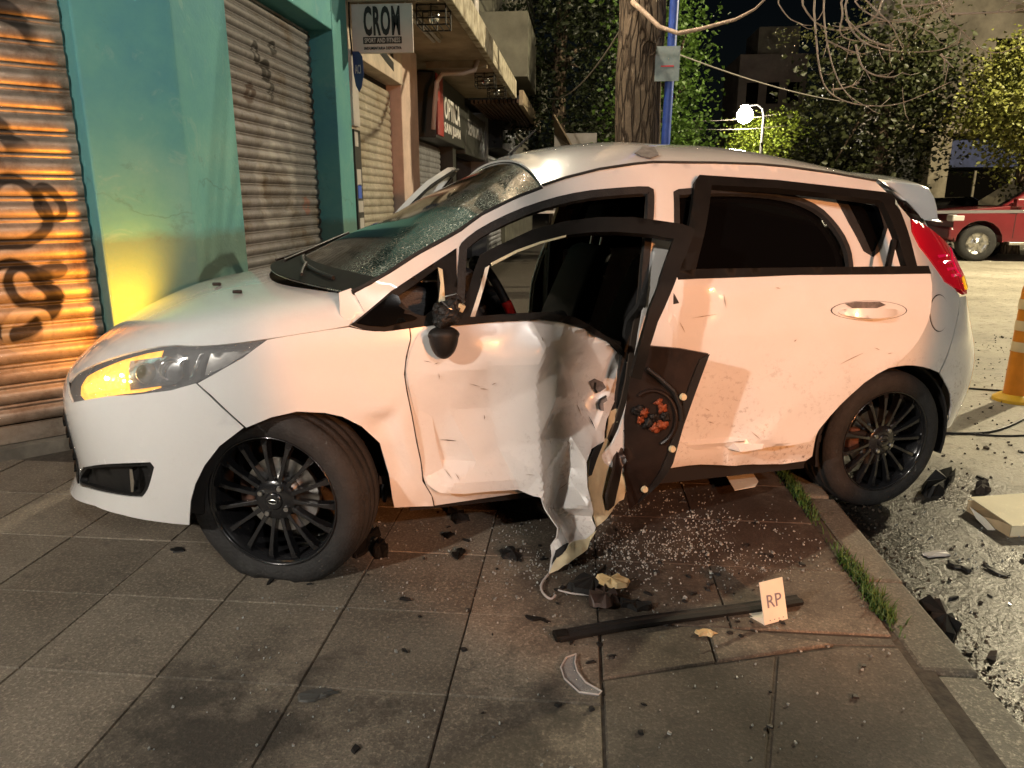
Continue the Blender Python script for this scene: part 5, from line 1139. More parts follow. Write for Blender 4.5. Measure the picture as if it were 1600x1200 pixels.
rdp = unp([(1050, 434), (1100, 431), (1247, 429), (1400, 427), (1453, 427), (1456, 450), (1455, 480), (1447, 510), (1430, 540), (1405, 566), (1360, 590), (1320, 625), (1290, 658), (1266, 690), (1225, 697), (1189, 701), (1150, 702), (1105, 702), (1050, 706), (1042, 690), (1040, 600), (1040, 510), (1044, 465)], Trd)
V, Fc = fill(chaikin(rdp, 1, 40), (), .018)
def lap(V3, Fc, it=2, f=.4):
    n = len(V3); nb = [set() for _ in range(n)]; ec = {}
    for fa in Fc:
        for i in range(3):
            a, b = fa[i], fa[(i+1) % 3]; nb[a].add(b); nb[b].add(a); k = (min(a, b), max(a, b)); ec[k] = ec.get(k, 0) + 1
    bd = set(i for k, c in ec.items() if c == 1 for i in k); V3 = np.array(V3, float)
    for _ in range(it):
        M = np.array([V3[list(s)].mean(0) if s else V3[i] for i, s in enumerate(nb)])
        for i in bd: M[i] = V3[i]
        V3 = V3 + (M - V3) * f
    return V3
def crumple_noise(V, amp, sc, seed):
    from mathutils import noise as mn
    return np.array([mn.noise(Vector((x * sc + seed, y * sc, seed * 1.7))) for x, y in V]) * amp
t = np.ravel(Trd(V[:, 0], V[:, 1])) + crumple_noise(V, .003, 9, 3.1); V3 = lap(np.stack([V[:, 0], -t, V[:, 1]], 1), Fc, 1, .4)
Fc = [f if np.cross(V3[f[1]]-V3[f[0]], V3[f[2]]-V3[f[0]])[1] < 0 else f[::-1] for f in Fc]
rdoor = mk('rear_door', V3, Fc, M_PAINT, car, smooth=True, solid=.03, crease=12, label='dented dirty rear door hanging ajar with an empty black window frame')
spanel('window_frame', unp([(1059, 424), (1087, 281), (1093, 273), (1124, 275), (1215, 281), (1312, 292), (1384, 300), (1397, 306), (1434, 418), (1417, 418), (1381, 318), (1374, 313), (1300, 303), (1215, 294), (1112, 289), (1087, 422)], Trd0), M_BLKT, par=rdoor, Tf=Trd0, g=.03, solid=.03)
spanel('belt_moulding', unp([(1057, 424), (1088, 420), (1215, 418), (1449, 415), (1453, 427), (1247, 429), (1059, 436)], Trd0), M_BLKT, par=rdoor, Tf=Trd0, g=.03, off=.006, solid=.035)
spanel('division_bar', unp([(1398, 372), (1403, 376), (1394, 418), (1388, 418)], Trd0), M_BLKT, par=rdoor, Tf=Trd0, g=.03, off=-.004, solid=.02)
el = lambda cx, cy, rx, ry, n=26: [(cx + rx * math.cos(a), cy + ry * math.sin(a)) for a in np.linspace(0, 2*PI, n, endpoint=False)]
hp = unp(el(1357, 485, 58, 15), Trd0); hc = np.mean(hp, 0)
spanel('handle_recess', hp, M_PAINT, par=rdoor, Tf=Trd0, g=.02, off=.003, solid=.004)
V, Fc = fill(unp(el(1355, 487, 48, 8), Trd0), (), .012); dd = np.array([np.hypot((p[0]-hc[0])/.11, 0) for p in V])
t = np.ravel(Trd0(V[:, 0], V[:, 1])) + .012 + .030 * np.clip(1 - dd**2, 0, 1); V3 = np.stack([V[:, 0], -t, V[:, 1]], 1)
mk('door_handle', V3, [f if np.cross(V3[f[1]]-V3[f[0]], V3[f[2]]-V3[f[0]])[1] < 0 else f[::-1] for f in Fc], M_PAINT, rdoor, smooth=True, solid=.012)
spanel('pocket_shade', unp([(1318, 474), (1335, 471), (1372, 471), (1382, 476), (1368, 481), (1330, 481)], Trd0), M_SCR, par=rdoor, Tf=Trd0, g=.02, off=.0075, solid=.002)  # grey patch painted for the shade inside the white handle pocket
hr = [tuple(hc + (np.array(p) - hc) * 1.03) for p in hp]
spanel('handle_gap', hr, M_DARK, par=rdoor, Tf=Trd0, holes=[hp], g=.02, off=.0025, solid=.002)

# ---- near front door (crumpled, hanging open)
HF = .44; AF = math.tan(math.radians(6))
def Tfd0(s, z): return T0(s, z) + AF * (np.asarray(s) - HF) + .006
FDc = [(640, 510, 0), (640, 600, 0), (640, 770, 0), (700, 500, 0), (830, 500, 0.0000), (760, 560, 0.0128), (770, 640, -0.0192), (700, 640, -0.0064), (665, 665, -0.0192), (700, 720, -0.0288), (745, 722, 0.0064), (690, 770, 0.0160), (811, 768, 0.0192), (780, 700, -0.0096), (835, 600, 0.0224), (850, 545, 0.0156),
       (900, 520, -0.0585), (950, 545, -0.1105), (992, 597, -0.1625), (880, 556, -0.0390), (872, 620, -0.0065), (905, 590, -0.0975), (930, 640, -0.1365), (949, 684, -0.0910), (900, 690, -0.0455), (880, 650, -0.0585), (840, 690, 0.0260), (838, 735, 0.0585), (835, 776, 0.0960), (858, 790, 0.0390), (885, 745, -0.0455), (917, 724, 0.0000),
       (908, 780, 0.0780), (925, 800, 0.0650), (933, 826, 0.1430), (872, 825, 0.1560), (862, 865, 0.2470), (858, 897, 0.3120), (895, 872, 0.2080), (884, 800, 0.0260), (898, 830, 0.1560), (998, 600, -0.1560), (985, 700, -0.1300), (980, 790, -0.0260)]
fdf2 = tri_field(FDc, Tfd0)
def Tfd(s, z): return Tfd0(s, z) + fdf2(s, z)
skin_px = [(664, 511), (654, 522), (647, 535), (641, 550), (637, 567), (635, 582), (639, 605), (647, 640), (654, 675), (660, 715), (663, 745), (668, 757), (680, 766), (687, 770), (725, 772), (770, 768), (811, 766), (822, 771), (834, 776), (845, 778), (853, 797), (872, 825), (870, 840), (860, 852), (862, 868), (857, 897), (873, 888), (903, 868), (928, 836), (931, 824), (927, 799), (919, 763), (917, 723), (925, 702), (945, 690), (949, 655), (964, 622), (992, 600), (990, 590), (976, 561), (949, 535), (913, 515), (877, 504), (842, 500), (778, 503), (715, 509)]
sk = unp(skin_px, Tfd)
V, Fc = fill(sk, (), .014)
t = np.ravel(Tfd(V[:, 0], V[:, 1])); wgt = np.clip((V[:, 0] - .75) / .3, .25, 1)
t = t + (crumple_noise(V, .006, 8, 1.3) + -.018 * np.abs(crumple_noise(V, 1., 6, 5.7)) - .008 * np.abs(crumple_noise(V, 1., 15, 9.1))) * wgt
V3 = lap(np.stack([V[:, 0], -t, V[:, 1]], 1), Fc, 1, .3)
Fc = [f if np.cross(V3[f[1]]-V3[f[0]], V3[f[2]]-V3[f[0]])[1] < 0 else f[::-1] for f in Fc]
fdoor = mk('front_door', V3, Fc, M_PAINT, car, smooth=True, solid=.004, crease=9, label='crumpled front door, its lower rear corner torn and hanging down')
# rear edge flange, yellowish, folded back
def strip_px(name, px, m, dt, g=.02, solid=.004, par=None, noise=0.):
    pl_ = unp(px, lambda s, z: Tfd(s, z) + dt); V, Fc = fill(pl_, (), g)
    t = np.ravel(Tfd(V[:, 0], V[:, 1])) + dt + crumple_noise(V, noise, 14, 2.2)
    V3 = np.stack([V[:, 0], -t, V[:, 1]], 1); Fc = [f if np.cross(V3[f[1]]-V3[f[0]], V3[f[2]]-V3[f[0]])[1] < 0 else f[::-1] for f in Fc]
    return mk(name, V3, Fc, m, par or fdoor, smooth=True, solid=solid)
strip_px('torn_flange', [(998, 596), (964, 620), (950, 652), (949, 684), (926, 700), (919, 723), (921, 763), (927, 799), (932, 822), (950, 800), (978, 783), (984, 753), (992, 717), (988, 655), (1000, 605)], M_INNER, -.018, noise=.03)
strip_px('fold_gap', [(944, 690), (930, 700), (923, 715), (920, 745), (925, 742), (934, 715)], M_DARK, .012)
strip_px('fold_gap', [(882, 850), (868, 860), (862, 882), (870, 872), (889, 848)], M_DARK, .012)
strip_px('torn_flange', [(858, 897), (866, 878), (890, 850), (915, 842), (932, 828), (918, 858), (895, 876), (873, 890)], M_INNER, .016, noise=.01)
strip_px('frame_stub', [(1002, 593), (988, 600), (976, 640), (968, 690), (960, 735), (949, 775), (951, 798), (960, 790), (970, 745), (980, 690), (986, 640), (1000, 612)], M_BRN, .02, solid=.012)
wf_o = [(718, 505), (726, 470), (740, 425), (746, 408), (750, 398), (779, 383), (831, 359), (884, 345), (936, 339), (989, 339), (1041, 346), (1067, 350), (1086, 358), (1081, 375), (1067, 409), (1049, 456), (1028, 503), (1016, 541), (1002, 593)]
wf_i = [(986, 590), (998, 545), (1015, 482), (1033, 430), (1053, 373), (1015, 366), (962, 362), (923, 363), (884, 367), (844, 377), (805, 391), (766, 411), (752, 430), (736, 500)]
def Tfw(s, z): return Tfd0(s, z) + np.clip((np.asarray(s) - 1.0) * .10, -.05, .05)
spanel('window_frame', unp(wf_o + wf_i, Tfw), M_BLKT, par=fdoor, Tf=Tfw, g=.025, solid=.028, off=.0)
spanel('guide_rail', unp([(764, 414), (757, 418), (734, 494), (741, 495)], Tfw), mat('cream_plastic', (.75, .72, .62), rough=.4), par=fdoor, Tf=Tfw, g=.03, off=.008, solid=.008)
spanel('frame_lip', unp([(766, 411), (805, 391), (844, 377), (884, 367), (884, 370), (846, 380), (808, 394), (768, 415)], Tfw), M_INNER, par=fdoor, Tf=Tfw, g=.03, off=.004, solid=.004)
bp_ = [(700, 506), (726, 496), (770, 492), (813, 489), (857, 487), (897, 495), (930, 513), (962, 536), (990, 562), (998, 580), (990, 588), (976, 560), (949, 534), (913, 514), (877, 503), (842, 499), (778, 502), (715, 508)]
strip_px('belt_moulding', bp_, M_BLKT, .012, solid=.02)
# handle remains
strip_px('handle_hole', [(921, 597), (930, 592), (942, 597), (947, 606), (938, 612), (926, 608)], M_SCR, .008)
strip_px('handle_hole', [(938, 622), (947, 617), (949, 626), (943, 630), (944, 642), (936, 640), (933, 630)], M_SCR, .008)
strip_px('latch_slot', [(929, 598), (932, 598), (931, 608), (935, 613), (932, 614), (928, 607)], M_DARK, .011)
strip_px('latch_slot', [(934, 630), (938, 622), (948, 618), (948, 620), (940, 625), (937, 632), (939, 641), (935, 638)], M_DARK, .011)
M_SCRT = mat('scratch_grey', (.30, .24, .19), rough=.7, var=.4, vs=60)
for k, (u, v, l_, a_) in enumerate(((668, 565, 14, .2), (682, 568, 8, -.3), (686, 588, 10, 1.5), (742, 602, 18, .25), (756, 608, 12, .1), (772, 600, 8, -.4), (665, 664, 12, .1), (700, 688, 26, .06), (757, 652, 8, 1.5), (880, 688, 8, 0), (889, 692, 10, .8), (893, 700, 7, 1.4), (860, 690, 9, 1.3), (905, 640, 20, 1.2), (925, 660, 24, 1.1), (828, 742, 14, .05), (880, 760, 22, -.7), (868, 800, 14, 1.1), (700, 740, 22, .9), (715, 745, 14, 1.0), (848, 530, 8, 1.2))):
    c_, s_ = math.cos(a_) * l_ / 2, math.sin(a_) * l_ / 2; w_ = .5 + (k % 3) * .3
    strip_px('scratch', [(u - c_, v - s_), (u + s_ / l_ * w_ * 2, v - c_ / l_ * w_ * 2), (u + c_, v + s_), (u - s_ / l_ * w_, v + c_ / l_ * w_)], M_SCRT if k % 7 else M_DARK, .004, g=.01, solid=.001)
def rscr(u, v, l_, a_, m):
    c_, s_ = math.cos(a_) * l_ / 2, math.sin(a_) * l_ / 2
    spanel('scratch', unp([(u - c_, v - s_), (u + s_ / l_ * 1.6, v - c_ / l_ * 1.6), (u + c_, v + s_), (u - s_ / l_ * .8, v + c_ / l_ * .8)], Trd), m, par=rdoor, Tf=Trd, g=.01, off=.003, solid=.001)
for u, v, l_, a_ in ((1132, 470, 22, 1.4), (1066, 512, 18, 1.1), (1100, 494, 40, -.15), (1242, 532, 5, -.7), (1330, 560, 40, -.45), (1180, 680, 20, .7), (1150, 690, 30, -.1), (1110, 660, 12, .3), (1370, 545, 10, .4), (1390, 552, 8, -.2), (1215, 450, 8, .2), (1085, 600, 12, 1.3), (1105, 640, 9, .5)): rscr(u, v, l_, a_, M_SCRT)
from mathutils import noise as mnoise
# door card hanging behind the frame
def Tdc(s, z): return Tfd0(s, z) - .10 + .10 * (np.asarray(s) - 1.1) + .35 * np.clip(np.asarray(s) - 1.2, 0, 1)
card = spanel('door_card', unp([(1000, 545), (1017, 541), (1062, 545), (1107, 553), (1097, 580), (1087, 607), (1067, 663), (1050, 723), (1027, 757), (993, 788), (983, 797), (975, 740), (975, 650), (985, 590)], Tdc), M_BRN, par=fdoor, Tf=Tdc, g=.03, solid=.012, label='dark brown inner door panel sprung loose behind the frame')
spanel('card_edge', unp([(1107, 553), (1087, 607), (1067, 663), (1050, 723), (1027, 757), (993, 788), (1022, 748), (1040, 712), (1056, 660), (1076, 600), (1092, 560)], Tdc), M_BLKP, par=card, Tf=Tdc, g=.03, off=.008, solid=.006)
def blob(name, px, m, dt, hgt, par, Tf):
    pl_ = unp(px, Tf); V, Fc = fill(chaikin(pl_, 1, 60), (), .01); c = V.mean(0); bd = np.array(pl_)
    dm = np.sqrt(np.min((V[:, 0][:, None]-bd[None, :, 0])**2+(V[:, 1][:, None]-bd[None, :, 1])**2, 1)); t = np.ravel(Tf(V[:, 0], V[:, 1])) + dt + hgt * np.clip(dm / .03, 0, 1) ** .5 + crumple_noise(V, .008, 30, 4.)
    V3 = np.stack([V[:, 0], -t, V[:, 1]], 1); return mk(name, V3, [f if np.cross(V3[f[1]]-V3[f[0]], V3[f[2]]-V3[f[0]])[1] < 0 else f[::-1] for f in Fc], m, par, smooth=True, solid=.01)
for k, (u, v, r_) in enumerate(((998, 640, .022), (1006, 643, .018), (1000, 655, .016), (1012, 661, .020), (1024, 668, .020), (1034, 663, .022), (1038, 650, .018), (1034, 637, .018), (1027, 628, .014), (1020, 650, .012))):
    p = unp1(u, v, Tdc); me = bpy.data.meshes.new('torn_foam'); bm = bmesh.new(); bmesh.ops.create_icosphere(bm, subdivisions=3, radius=1)
    for v_ in bm.verts:
        c = v_.co.normalized(); q_ = 1 + .8 * mnoise.noise(c * 1.7 + Vector((k * 3.1, 0, 0))) + .35 * mnoise.noise(c * 5 + Vector((0, k, 0))); v_.co = Vector((c.x * r_ * q_, c.y * r_ * .45 * q_, c.z * r_ * .8 * q_))
    bm.to_mesh(me); bm.free(); mko('torn_foam', me, M_ORG if k % 3 else M_BLKP, card, loc=(p[0], -p[1] - .006, p[2]), rot=(0, k * .7, 0), smooth=True)
ppts = [unp1(u, v, Tdc) for u, v in ((1008, 575), (1028, 590), (1050, 610), (1060, 635), (1062, 655))]
B().tube([(p[0], -p[1] - .012, p[2]) for p in ppts], .009, 8).mk('armrest_edge', M_BLKP, card)
ppts = [unp1(1018 + 37 * math.cos(a), 652 + 43 * math.sin(a), Tdc) for a in np.linspace(-2.2, 1.2, 20)]
B().tube([(p[0], -p[1] - .010, p[2]) for p in ppts], .007, 8).mk('speaker_ring', M_BRN, card)
for u, v in ((1065, 619), (1048, 700), (1005, 763)):
    p = unp1(u, v, Tdc); B().lathe([(0, -.012), (.011, -.012), (.013, -.004), (.013, .0)], 12, 'y', (p[0], -p[1] - .006, p[2])).mk('trim_clip', M_INNER, card)
# dangling mirror
p = unp1(688, 520, Tfd0); mc = np.array([p[0], -p[1] - .05, p[2]])
me = bpy.data.meshes.new('mirror_housing'); bm = bmesh.new(); bmesh.ops.create_icosphere(bm, subdivisions=4, radius=1)
from mathutils import noise as mnoise
for v in bm.verts:
    c = v.co.copy(); w_ = 1.0 if c.z > -.2 else max(.25, math.sqrt(max(.0, 1 - ((-c.z - .2) / .8) ** 2)) * .9 + .1)
    v.co = Vector((c.x * .047 * (1.08 if c.z > 0 else 1), c.y * .038, c.z * .075 if c.z < 0 else c.z * .03)) 
bm.to_mesh(me); bm.free()
mir_ = mko('mirror_housing', me, M_BLKP, fdoor, loc=tuple(mc), smooth=True, label='black door mirror snapped off and dangling')
me = bpy.data.meshes.new('mirror_arm'); bm = bmesh.new(); bmesh.ops.create_icosphere(bm, subdivisions=4, radius=1)
for v in bm.verts:
    c = v.co.normalized(); k = .85 + .35 * mnoise.noise(c * 1.6 + Vector((3, 1, 0))) + .12 * mnoise.noise(c * 4); v.co = Vector((c.x * .055 * k + c.z * .012, c.y * .045 * k, c.z * .052 * k))
bm.to_mesh(me); bm.free()
mko('broken_mirror_arm', me, M_BLKP, fdoor, loc=tuple(mc + np.array([.012, 0, .068])), smooth=False)
q = mc + np.array([.05, -.01, .09])
B().tube([q + (-.06, 0, .02), q + (-.04, -.02, .0), q + (-.02, -.02, -.01), q], .0025, 5).mk('loose_wire', M_STEEL, fdoor)
B().tube([q + (-.05, -.01, .035), q + (-.02, -.03, .045), q + (.01, -.02, .02), q], .002, 5).mk('loose_wire', M_STEEL, fdoor)
B().box((-.012, -.012, -.012), (.012, .012, .012)).mk('connector', M_INNER, fdoor, loc=tuple(q), rot=(.3, .4, .2), bevel=.003)

# ---- far-side front door, standing open
def rel(px, Tf=T): return unp(px, Tf)
fd_clean = unp([(640, 515), (637, 600), (660, 740), (700, 752), (930, 715), (960, 690), (985, 620), (1000, 520), (1012, 440), (900, 455), (700, 500)])
hs = min(p[0] for p in fd_clean); hp_ = empty('front_door', par=car, label='passenger door of the car standing wide open')
hp_.location = (hs, .84, 0); hp_.rotation_euler = (0, 0, math.radians(64))
def farpanel(name, poly, m, par, off=0., g=.05, solid=.03, holes=()):
    V, Fc = fill(poly, holes, g); t = np.ravel(T0(V[:, 0], V[:, 1])) + off
    V3 = np.stack([V[:, 0] - hs, t - .84, V[:, 1]], 1); return mk(name, V3, [f if np.cross(V3[f[1]]-V3[f[0]], V3[f[2]]-V3[f[0]])[1] > 0 else f[::-1] for f in Fc], m, par, smooth=True, solid=solid)
farpanel('door_skin', fd_clean, M_PAINT, hp_)
farpanel('door_trim', [(s, z) for s, z in fd_clean], M_DASH, hp_, off=-.045, solid=.03)
fr_o = [(hs + .05, .93), (hs + .20, 1.03), (hs + .40, 1.20), (hs + .62, 1.36), (hs + .85, 1.45), (hs + 1.0, 1.46), (hs + 1.03, 1.0), (hs + 1.02, .92)]
fr_i = [(hs + .22, .95), (hs + .40, 1.11), (hs + .62, 1.29), (hs + .85, 1.385), (hs + .945, 1.395), (hs + .965, .95)]
farpanel('window_frame', fr_o, M_PAINT, hp_, holes=[fr_i], g=.04)
farpanel('frame_seal', ringify(fr_o, .018 if True else 0), M_RUB, hp_, holes=[ringify(fr_i, -.02)], off=-.035, g=.04, solid=.012)
# far rear door (closed)
rd_c = unp([(1048, 430), (1050, 690), (1190, 692), (1240, 650), (1300, 545), (1330, 470), (1330, 420)])
spanel('rear_door', warp(rd_c), M_PAINT, mirror=True, off=.001, solid=.04)
rwp = unp([(1053, 300), (1117, 294), (1215, 300), (1280, 324), (1322, 376), (1331, 425), (1050, 432)])
spanel('rear_window', warp(rwp), M_GLASS, mirror=True, off=-.012, solid=.004)
spanel('rear_window', rwp, M_GLASS, par=side, off=-.03, solid=.004, label='black pane added for the dark cabin behind the rear side opening')  # black pane added in place of the cabin's own darkness

# ---- interior
B().box((.35, -.76, .30), (2.6, .76, .33)).mk('floor_pan', M_DARK, car)
B().box((.30, -.70, .3), (.36, .70, .93)).mk('firewall', M_DARK, car)
V = []; prof = [(.32, .93), (.45, .965), (.62, .945), (.72, .90), (.76, .80), (.70, .66), (.58, .55), (.36, .52)]
nn = 13
for j in range(nn):
    y = -.68 + 1.36 * j / (nn - 1)
    for s, z in prof: V.append((s - (.0), y, z + .02 * math.exp(-((y + .37) / .18) ** 2)))
mm = len(prof); Fd = [(j*mm+i, j*mm+(i+1) % mm, (j+1)*mm+(i+1) % mm, (j+1)*mm+i) for j in range(nn-1) for i in range(mm)] + [tuple(range(mm)), tuple(range((nn-1)*mm, nn*mm))]
dash = mk('dashboard', V, outward(V, Fd, np.array([.5, 0, .75])), M_DASH, car, bevel=.02, seg=3, smooth=True)
B().box((-.11, -.16, -.05), (.05, .16, .06)).mk('instrument_hood', M_DASH, dash, loc=(.70, -.37, .95), bevel=.03, seg=3)
B().box((.45, -.66, .955), (.60, -.30, .962)).mk('paper_sheet', mat('peach_paper', (.75, .62, .5), rough=.7), dash, loc=(.0, .0, .022))
sw = empty('steering_wheel', par=car); sw.location = (.87, -.37, .86); sw.rotation_euler = (0, math.radians(-62 + 90 - 90), 0)
sw.rotation_euler = (0, math.radians(65), 0)
ring = [(.185 + .017 * math.cos(a), .017 * math.sin(a)) for a in np.linspace(0, 2*PI, 12, endpoint=False)]
B().lathe(ring, 40, 'z', closed=True).mk('rim', M_BLKP, sw, smooth=True)
b = B(); b.lathe([(0, .03), (.05, .03), (.075, .01), (.075, -.04), (0, -.05)], 20)
for a in (0, PI, -PI/2): b.box((.05, -.022, -.008), (.18, .022, .008), rz=a, c=(0, 0))
b.mk('hub', M_DASH, sw, smooth=False, bevel=.006)
b = B()
for a0 in (.15,):
    pts = [(.185 * math.cos(a), .185 * math.sin(a), 0) for a in np.linspace(-1.75, -1.45, 6)]; b.tube(pts, .0195, 12)
b.mk('red_band', M_RED, sw, smooth=True)
B().tube([(.84, -.37, .85), (.55, -.37, .72)], .035, 10).mk('steering_column', M_DASH, car)
B().tube([(.80, -.37, .84), (.82, -.22, .85)], [.012, .008], 8).mk('stalk', M_BLKP, car)
def rbox(name, V8, par, m=M_SEAT, bv=.05):
    return mk(name, V8, [(0, 2, 3, 1), (4, 5, 7, 6), (0, 1, 5, 4), (2, 6, 7, 3), (0, 4, 6, 2), (1, 3, 7, 5)], m, par, bevel=bv, seg=4, smooth=True)
for y0 in (-.37, .37):
    st = empty('front_seat', par=car); st.location = (1.22, y0, .33)
    rbox('cushion', [(-.32, -.25, .0), (.25, -.25, .0), (-.32, .25, .0), (.25, .25, .0), (-.34, -.25, .2), (.25, -.25, .14), (-.34, .25, .2), (.25, .25, .14)], st)
    rbox('backrest', [(.10, -.25, .12), (.24, -.24, .12), (.10, .25, .12), (.24, .24, .12), (.34, -.20, .72), (.44, -.18, .72), (.34, .20, .72), (.44, .18, .72)], st)
    rbox('headrest', [(.36, -.13, .76), (.47, -.13, .76), (.36, .13, .76), (.47, .13, .76), (.40, -.11, .93), (.49, -.11, .93), (.40, .11, .93), (.49, .11, .93)], st, bv=.035)
    for yy in (-.06, .06): B().tube([(.40, yy, .68), (.42, yy, .80)], .007, 6).mk('headrest_post', M_STEEL, st)
rs = empty('rear_seat', par=car); rs.location = (2.05, 0, .33)
rbox('cushion', [(-.4, -.62, 0), (.2, -.62, 0), (-.4, .62, 0), (.2, .62, 0), (-.42, -.62, .2), (.2, -.62, .16), (-.42, .62, .2), (.2, .62, .16)], rs)
rbox('backrest', [(.12, -.6, .1), (.3, -.6, .1), (.12, .6, .1), (.3, .6, .1), (.38, -.52, .72), (.48, -.52, .72), (.38, .52, .72), (.48, .52, .72)], rs)
for y0 in (-.33, 0, .33): rbox('headrest', [(.38, y0-.12, .72), (.47, y0-.12, .72), (.38, y0+.12, .72), (.47, y0+.12, .72), (.42, y0-.1, .86), (.49, y0-.1, .86), (.42, y0+.1, .86), (.49, y0+.1, .86)], rs, bv=.03)
# far B-pillar trim and belt
B().box((-.05, -.03, .35), (.05, .03, 1.0)).mk('pillar_trim', M_TRIM, car, loc=(1.54, .74, .0), bevel=.012)
mk('pillar_trim', [(1.49, .735, 1.0), (1.58, .735, 1.0), (1.53, .56, 1.36), (1.62, .56, 1.36)], [(0, 1, 3, 2)], mat('pillar_trim_warm_lit', (.35, .18, .09), rough=.6), car, solid=.03)  # orange light falling on the trim is put into this colour
B().tube([(1.51, .70, 1.05), (1.50, .69, .75), (1.47, .70, .45)], .018, 6).mk('seat_belt', M_DASH, car)
B().tube([(2.55, -.62, .95), (2.6, 0, .96), (2.55, .62, .95)], .03, 8).mk('parcel_shelf', M_DARK, car)
B().box((2.45, -.68, .9), (2.72, .68, .93)).mk('luggage_cover', M_DARK, car)

# ---- wheels
def wheel(hub, rz, flat=None, sg=1, full=True, label=None):
    """hub: car-local hub-face centre; local y axis of wheel = outward (-y of car on near side)"""
    e = empty('wheel', par=car); e.location = hub; e.scale = (1.04, 1, 1.04); e.rotation_euler = (0, 0, rz + (0 if sg == 1 else PI))
    if label: e['label'] = label
    w2 = .19
    prof = [(.208, -.004), (.222, .004), (.245, .010), (.268, .006), (.282, -.006), (.290, -.018), (.2935, -.030), (.287, -.034), (.287, -.042), (.295, -.046), (.296, -.072), (.288, -.075), (.288, -.085), (.296, -.088), (.296, -.112), (.288, -.115), (.288, -.125), (.295, -.128), (.295, -.150), (.289, -.172), (.27, -.188), (.245, -.194), (.215, -.186), (.2, -.18)]
    b = B(); b.lathe([(r, -h) for r, h in prof], 72, 'y')
    if flat is not None:
        V = []
        for x, y, z in b.V:
            if z < -flat:
                d = -flat - z; y = y + (-.35 * d if y < .095 else .35 * d); z = -flat + .0 
                x *= 1.03
            elif z < -flat + .06:
                k = (-flat + .06 - z) / .06; y = y + (-.012 * k if y < .095 else .012 * k)
            V.append((x, y, z))
        b.V = V
    b.mk('tyre', M_RUB, e, smooth=True)
    b = B()   # tread shoulder blocks
    for k in range(64):
        a = 2 * PI * k / 64
        for y0, y1, sk_ in ((.030, .045, .02), (.150, .170, -.02)):
            pass
    B().lathe([(.2075, .0), (.212, -.006), (.213, .002), (.206, .012), (.198, .02), (.196, .17), (.206, .185)], 64, 'y').mk('rim', M_RIM, e, smooth=True)
    B().lathe([(0, .012), (.05, .012), (.066, .02), (.070, .034), (.07, .08), (0, .08)], 32, 'y').mk('hub', M_RIM, e, smooth=True, bevel=.002)
    if full:
        sp = None
        for k in range(15):
            a = 2 * PI * k / 15
            if sp is None:
                V = []
                for i, (r, wd, y0, y1) in enumerate(((.055, .0085, .020, .05), (.09, .0065, .014, .045), (.15, .0065, .008, .04), (.185, .0085, .008, .04), (.203, .012, .012, .045))):
                    V += [(r, y0, -wd), (r, y0, wd), (r, y1, wd * .8), (r, y1, -wd * .8)]
                Fs = [(i*4+j, i*4+(j+1) % 4, (i+1)*4+(j+1) % 4, (i+1)*4+j) for i in range(4) for j in range(4)]
                sp = mk('spoke', V, outward(V, Fs, np.array([.13, .03, 0])), M_RIM, e, bevel=.002); sp.rotation_euler = (0, a, 0)
            else:
                c = copyobj(sp, e); c.rotation_euler = (0, a, 0)
        for k in range(4):
            a = PI / 4 + k * PI / 2 + .3
            B().lathe([(0, .004), (.008, .004), (.0095, .008), (.0095, .03)], 8, 'y', (.048 * math.cos(a), 0, .048 * math.sin(a))).mk('lug_nut', M_STEEL, e)
        B().lathe([(0, .004), (.024, .004), (.029, .008), (.029, .03)], 24, 'y').mk('hub_cap', M_RIM, e, smooth=True, bevel=.002)
        pts = [(.019 * math.cos(a), .0035, .009 * math.sin(a)) for a in np.linspace(0, 2*PI, 20, endpoint=False)]
        mk('oval_emblem', pts, [tuple(range(20))], M_BLKT, e, solid=.002)
        B().tube([(.015 * math.cos(a), .0028, .006 * math.sin(a)) for a in np.linspace(0, 2*PI, 20)], .0008, 5).mk('emblem_ring', M_STEEL, e)
        B().lathe([(.05, .07), (.125, .07), (.125, .09), (.05, .09)], 32, 'y', closed=True).mk('brake_disc', M_STEEL, e)
        B().box((-.135, .05, -.05), (-.085, .11, .05)).mk('brake_caliper', M_RUST, e, bevel=.008)
    return e
wheel((0, -.80, .29), math.radians(-28), flat=.262, label='front wheel turned inward on a flat tyre')
wheel((2.489, -.80, .29), 0)
wheel((0, .80, .29), math.radians(-28), sg=-1, full=False); wheel((2.489, .80, .29), 0, sg=-1, full=False)
